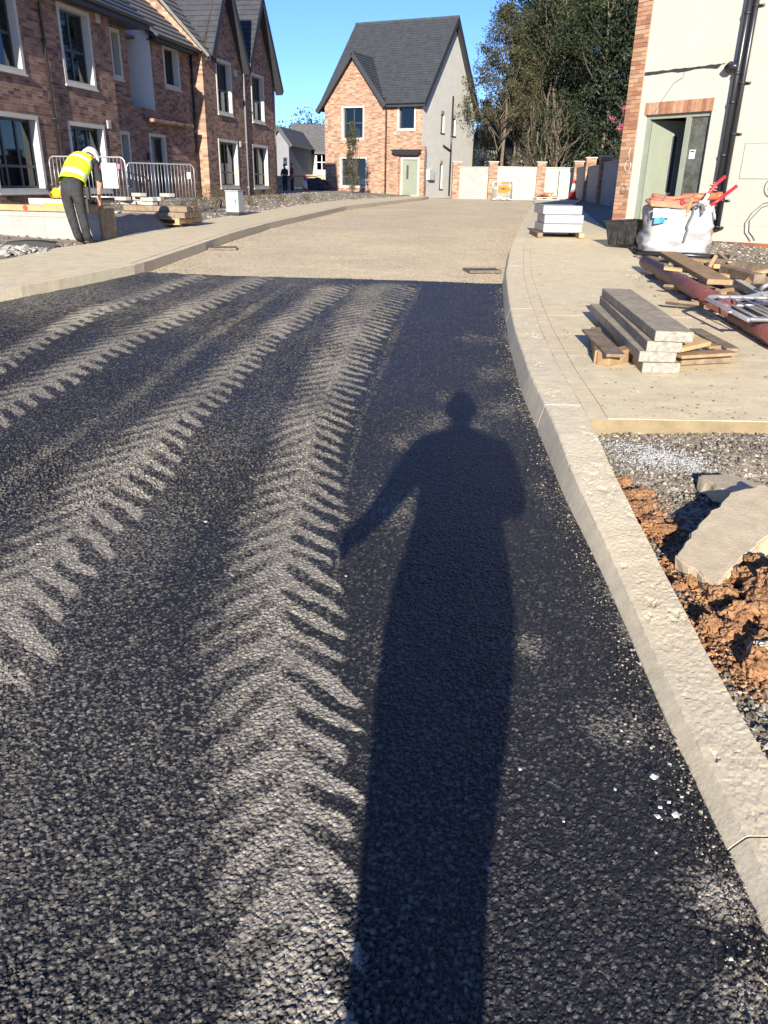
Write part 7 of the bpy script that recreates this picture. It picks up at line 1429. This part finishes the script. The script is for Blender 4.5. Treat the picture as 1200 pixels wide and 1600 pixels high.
# ---- two people far off, and the photographer whose shadow lies on the tarmac
def stand(label, loc, rz, top, legs, skin, pose, s=1.0, hair=None, hs=1.0):
    root = thing('person', label, 'person', loc, rz); root.scale = (s,) * 3
    J = {'pelvis': ((0, 0, 0.93), (0.155, 0.115)), 'waist': ((0, 0, 1.08), (0.15, 0.105)), 'chest': ((0, 0.01, 1.27), (0.175, 0.115)), 'upper': ((0, 0.0, 1.40), (0.13, 0.085)), 'neck': ((0, 0.01, 1.49), 0.058), 'skull': ((0, 0.02, 1.56), 0.06),
         'hipL': ((-0.095, 0, 0.88), 0.098), 'kneeL': ((-0.095, 0.01, 0.50), 0.068), 'calfL': ((-0.09, -0.01, 0.34), 0.062), 'ankL': ((-0.09, 0, 0.09), 0.048), 'heelL': ((-0.09, -0.03, 0.045), 0.04), 'toeL': ((-0.10, 0.16, 0.04), 0.04),
         'hipR': ((0.095, 0, 0.88), 0.098), 'kneeR': ((0.095, 0.01, 0.50), 0.068), 'calfR': ((0.09, -0.01, 0.34), 0.062), 'ankR': ((0.09, 0, 0.09), 0.048), 'heelR': ((0.09, -0.03, 0.045), 0.04), 'toeR': ((0.10, 0.16, 0.04), 0.04),
         'shR': ((0.19, 0, 1.38), 0.072), 'elR': ((0.25, -0.02, 1.11), 0.048), 'wrR': ((0.26, 0.10, 0.88), 0.03), 'shL': ((-0.19, 0, 1.38), 0.072), 'elL': ((-0.25, -0.02, 1.11), 0.048), 'wrL': ((-0.26, 0.10, 0.88), 0.03)}
    for k, v in pose.items(): J[k] = (v, J[k][1]) if len(v) == 3 else (v[:3], v[3])
    B_ = [('pelvis', 'waist', 0), ('waist', 'chest', 0), ('chest', 'upper', 0), ('upper', 'neck', 2), ('neck', 'skull', 2)]
    for q in 'LR': B_ += [('pelvis', 'hip' + q, 1), ('hip' + q, 'knee' + q, 1), ('knee' + q, 'calf' + q, 1), ('calf' + q, 'ank' + q, 1), ('ank' + q, 'heel' + q, 3), ('ank' + q, 'toe' + q, 3), ('upper', 'sh' + q, 0), ('sh' + q, 'el' + q, 0), ('el' + q, 'wr' + q, 2)]
    for q, sd_ in (('R', 1), ('L', -1)):
        d = Vector(J['wr' + q][0]) - Vector(J['el' + q][0]); hand_joints(J, B_, 'wr' + q, 1.0, d, sd_, 2, 0.45, (0, -1, 0.2))
    skin_body('body', J, B_, [top, legs, m_skin, m_boot], root); n_ = Vector(J['neck'][0]); head_parts(root, (J['skull'][0][0], J['skull'][0][1] + 0.01, J['skull'][0][2] + 0.065), (0, 1, -0.1), hs, m_skin, hair or m_hair); return root
q = at(446, 304.5, 50.0); stand('person in a dark top and jeans standing by the far railing', (q[0], q[1], float(q[2])), 2.6, m_shirt, m_trou, m_skin, {'wrR': (0.05, 0.25, 1.15), 'wrL': (-0.05, 0.25, 1.12), 'elR': (0.24, 0.05, 1.10), 'elL': (-0.24, 0.05, 1.10)}, 0.98)
q = at(457, 304, 50.0); stand('person in a red top standing by the far railing', (q[0], q[1], float(q[2])), 1.9, M('red_hoodie', (0.32, 0.05, 0.05), 0.85, 0.15, 6, 0.2), m_trou, m_skin, {}, 1.0)
ph = stand('photographer in a dark jacket standing on the tarmac with a phone', (-0.01, -0.30, float(G(-0.3))), 0.0, m_jacket, m_trou, m_skin,
      {'pelvis': (0.0, -0.04, 0.93, (0.255, 0.21)), 'waist': (0.01, -0.04, 1.08, (0.235, 0.205)), 'chest': (0.012, -0.04, 1.27, (0.24, 0.21)), 'upper': (0.015, -0.03, 1.42, (0.20, 0.15)), 'neck': (0.01, -0.01, 1.52, 0.075), 'skull': (0.01, 0.0, 1.58, 0.07),
       'hipL': (-0.105, -0.02, 0.82, 0.145), 'kneeL': (-0.095, 0.0, 0.52, 0.082), 'calfL': (-0.085, -0.01, 0.32, 0.072), 'ankL': (-0.08, 0, 0.09, 0.06), 'heelL': (-0.08, -0.03, 0.045), 'toeL': (-0.10, 0.15, 0.04), 'hipR': (0.095, -0.02, 0.82, 0.145), 'kneeR': (0.025, 0.0, 0.52, 0.082), 'calfR': (0.015, -0.01, 0.32, 0.072), 'ankR': (0.02, 0, 0.09, 0.06), 'heelR': (0.02, -0.03, 0.045), 'toeR': (0.04, 0.15, 0.04),
       'shL': (-0.19, -0.02, 1.40, 0.095), 'elL': (-0.315, -0.08, 1.19, 0.064), 'wrL': (-0.39, 0.05, 1.05, 0.04), 'shR': (0.215, -0.02, 1.40, 0.095), 'elR': (0.265, 0.02, 1.14, 0.085), 'wrR': (0.09, 0.16, 1.26, 0.046)}, 1.04, None, 1.12)
mb = MB(); mb.box((-0.036, -0.004, -0.115), (0.036, 0.004, 0.035), ch=0.003); o = mb.obj('phone', m_blk, None, False, (0.0, -0.03, CAM_H), (-PITCH, 0, 0)); tag(o, 'slim black phone held out by the photographer', 'phone')
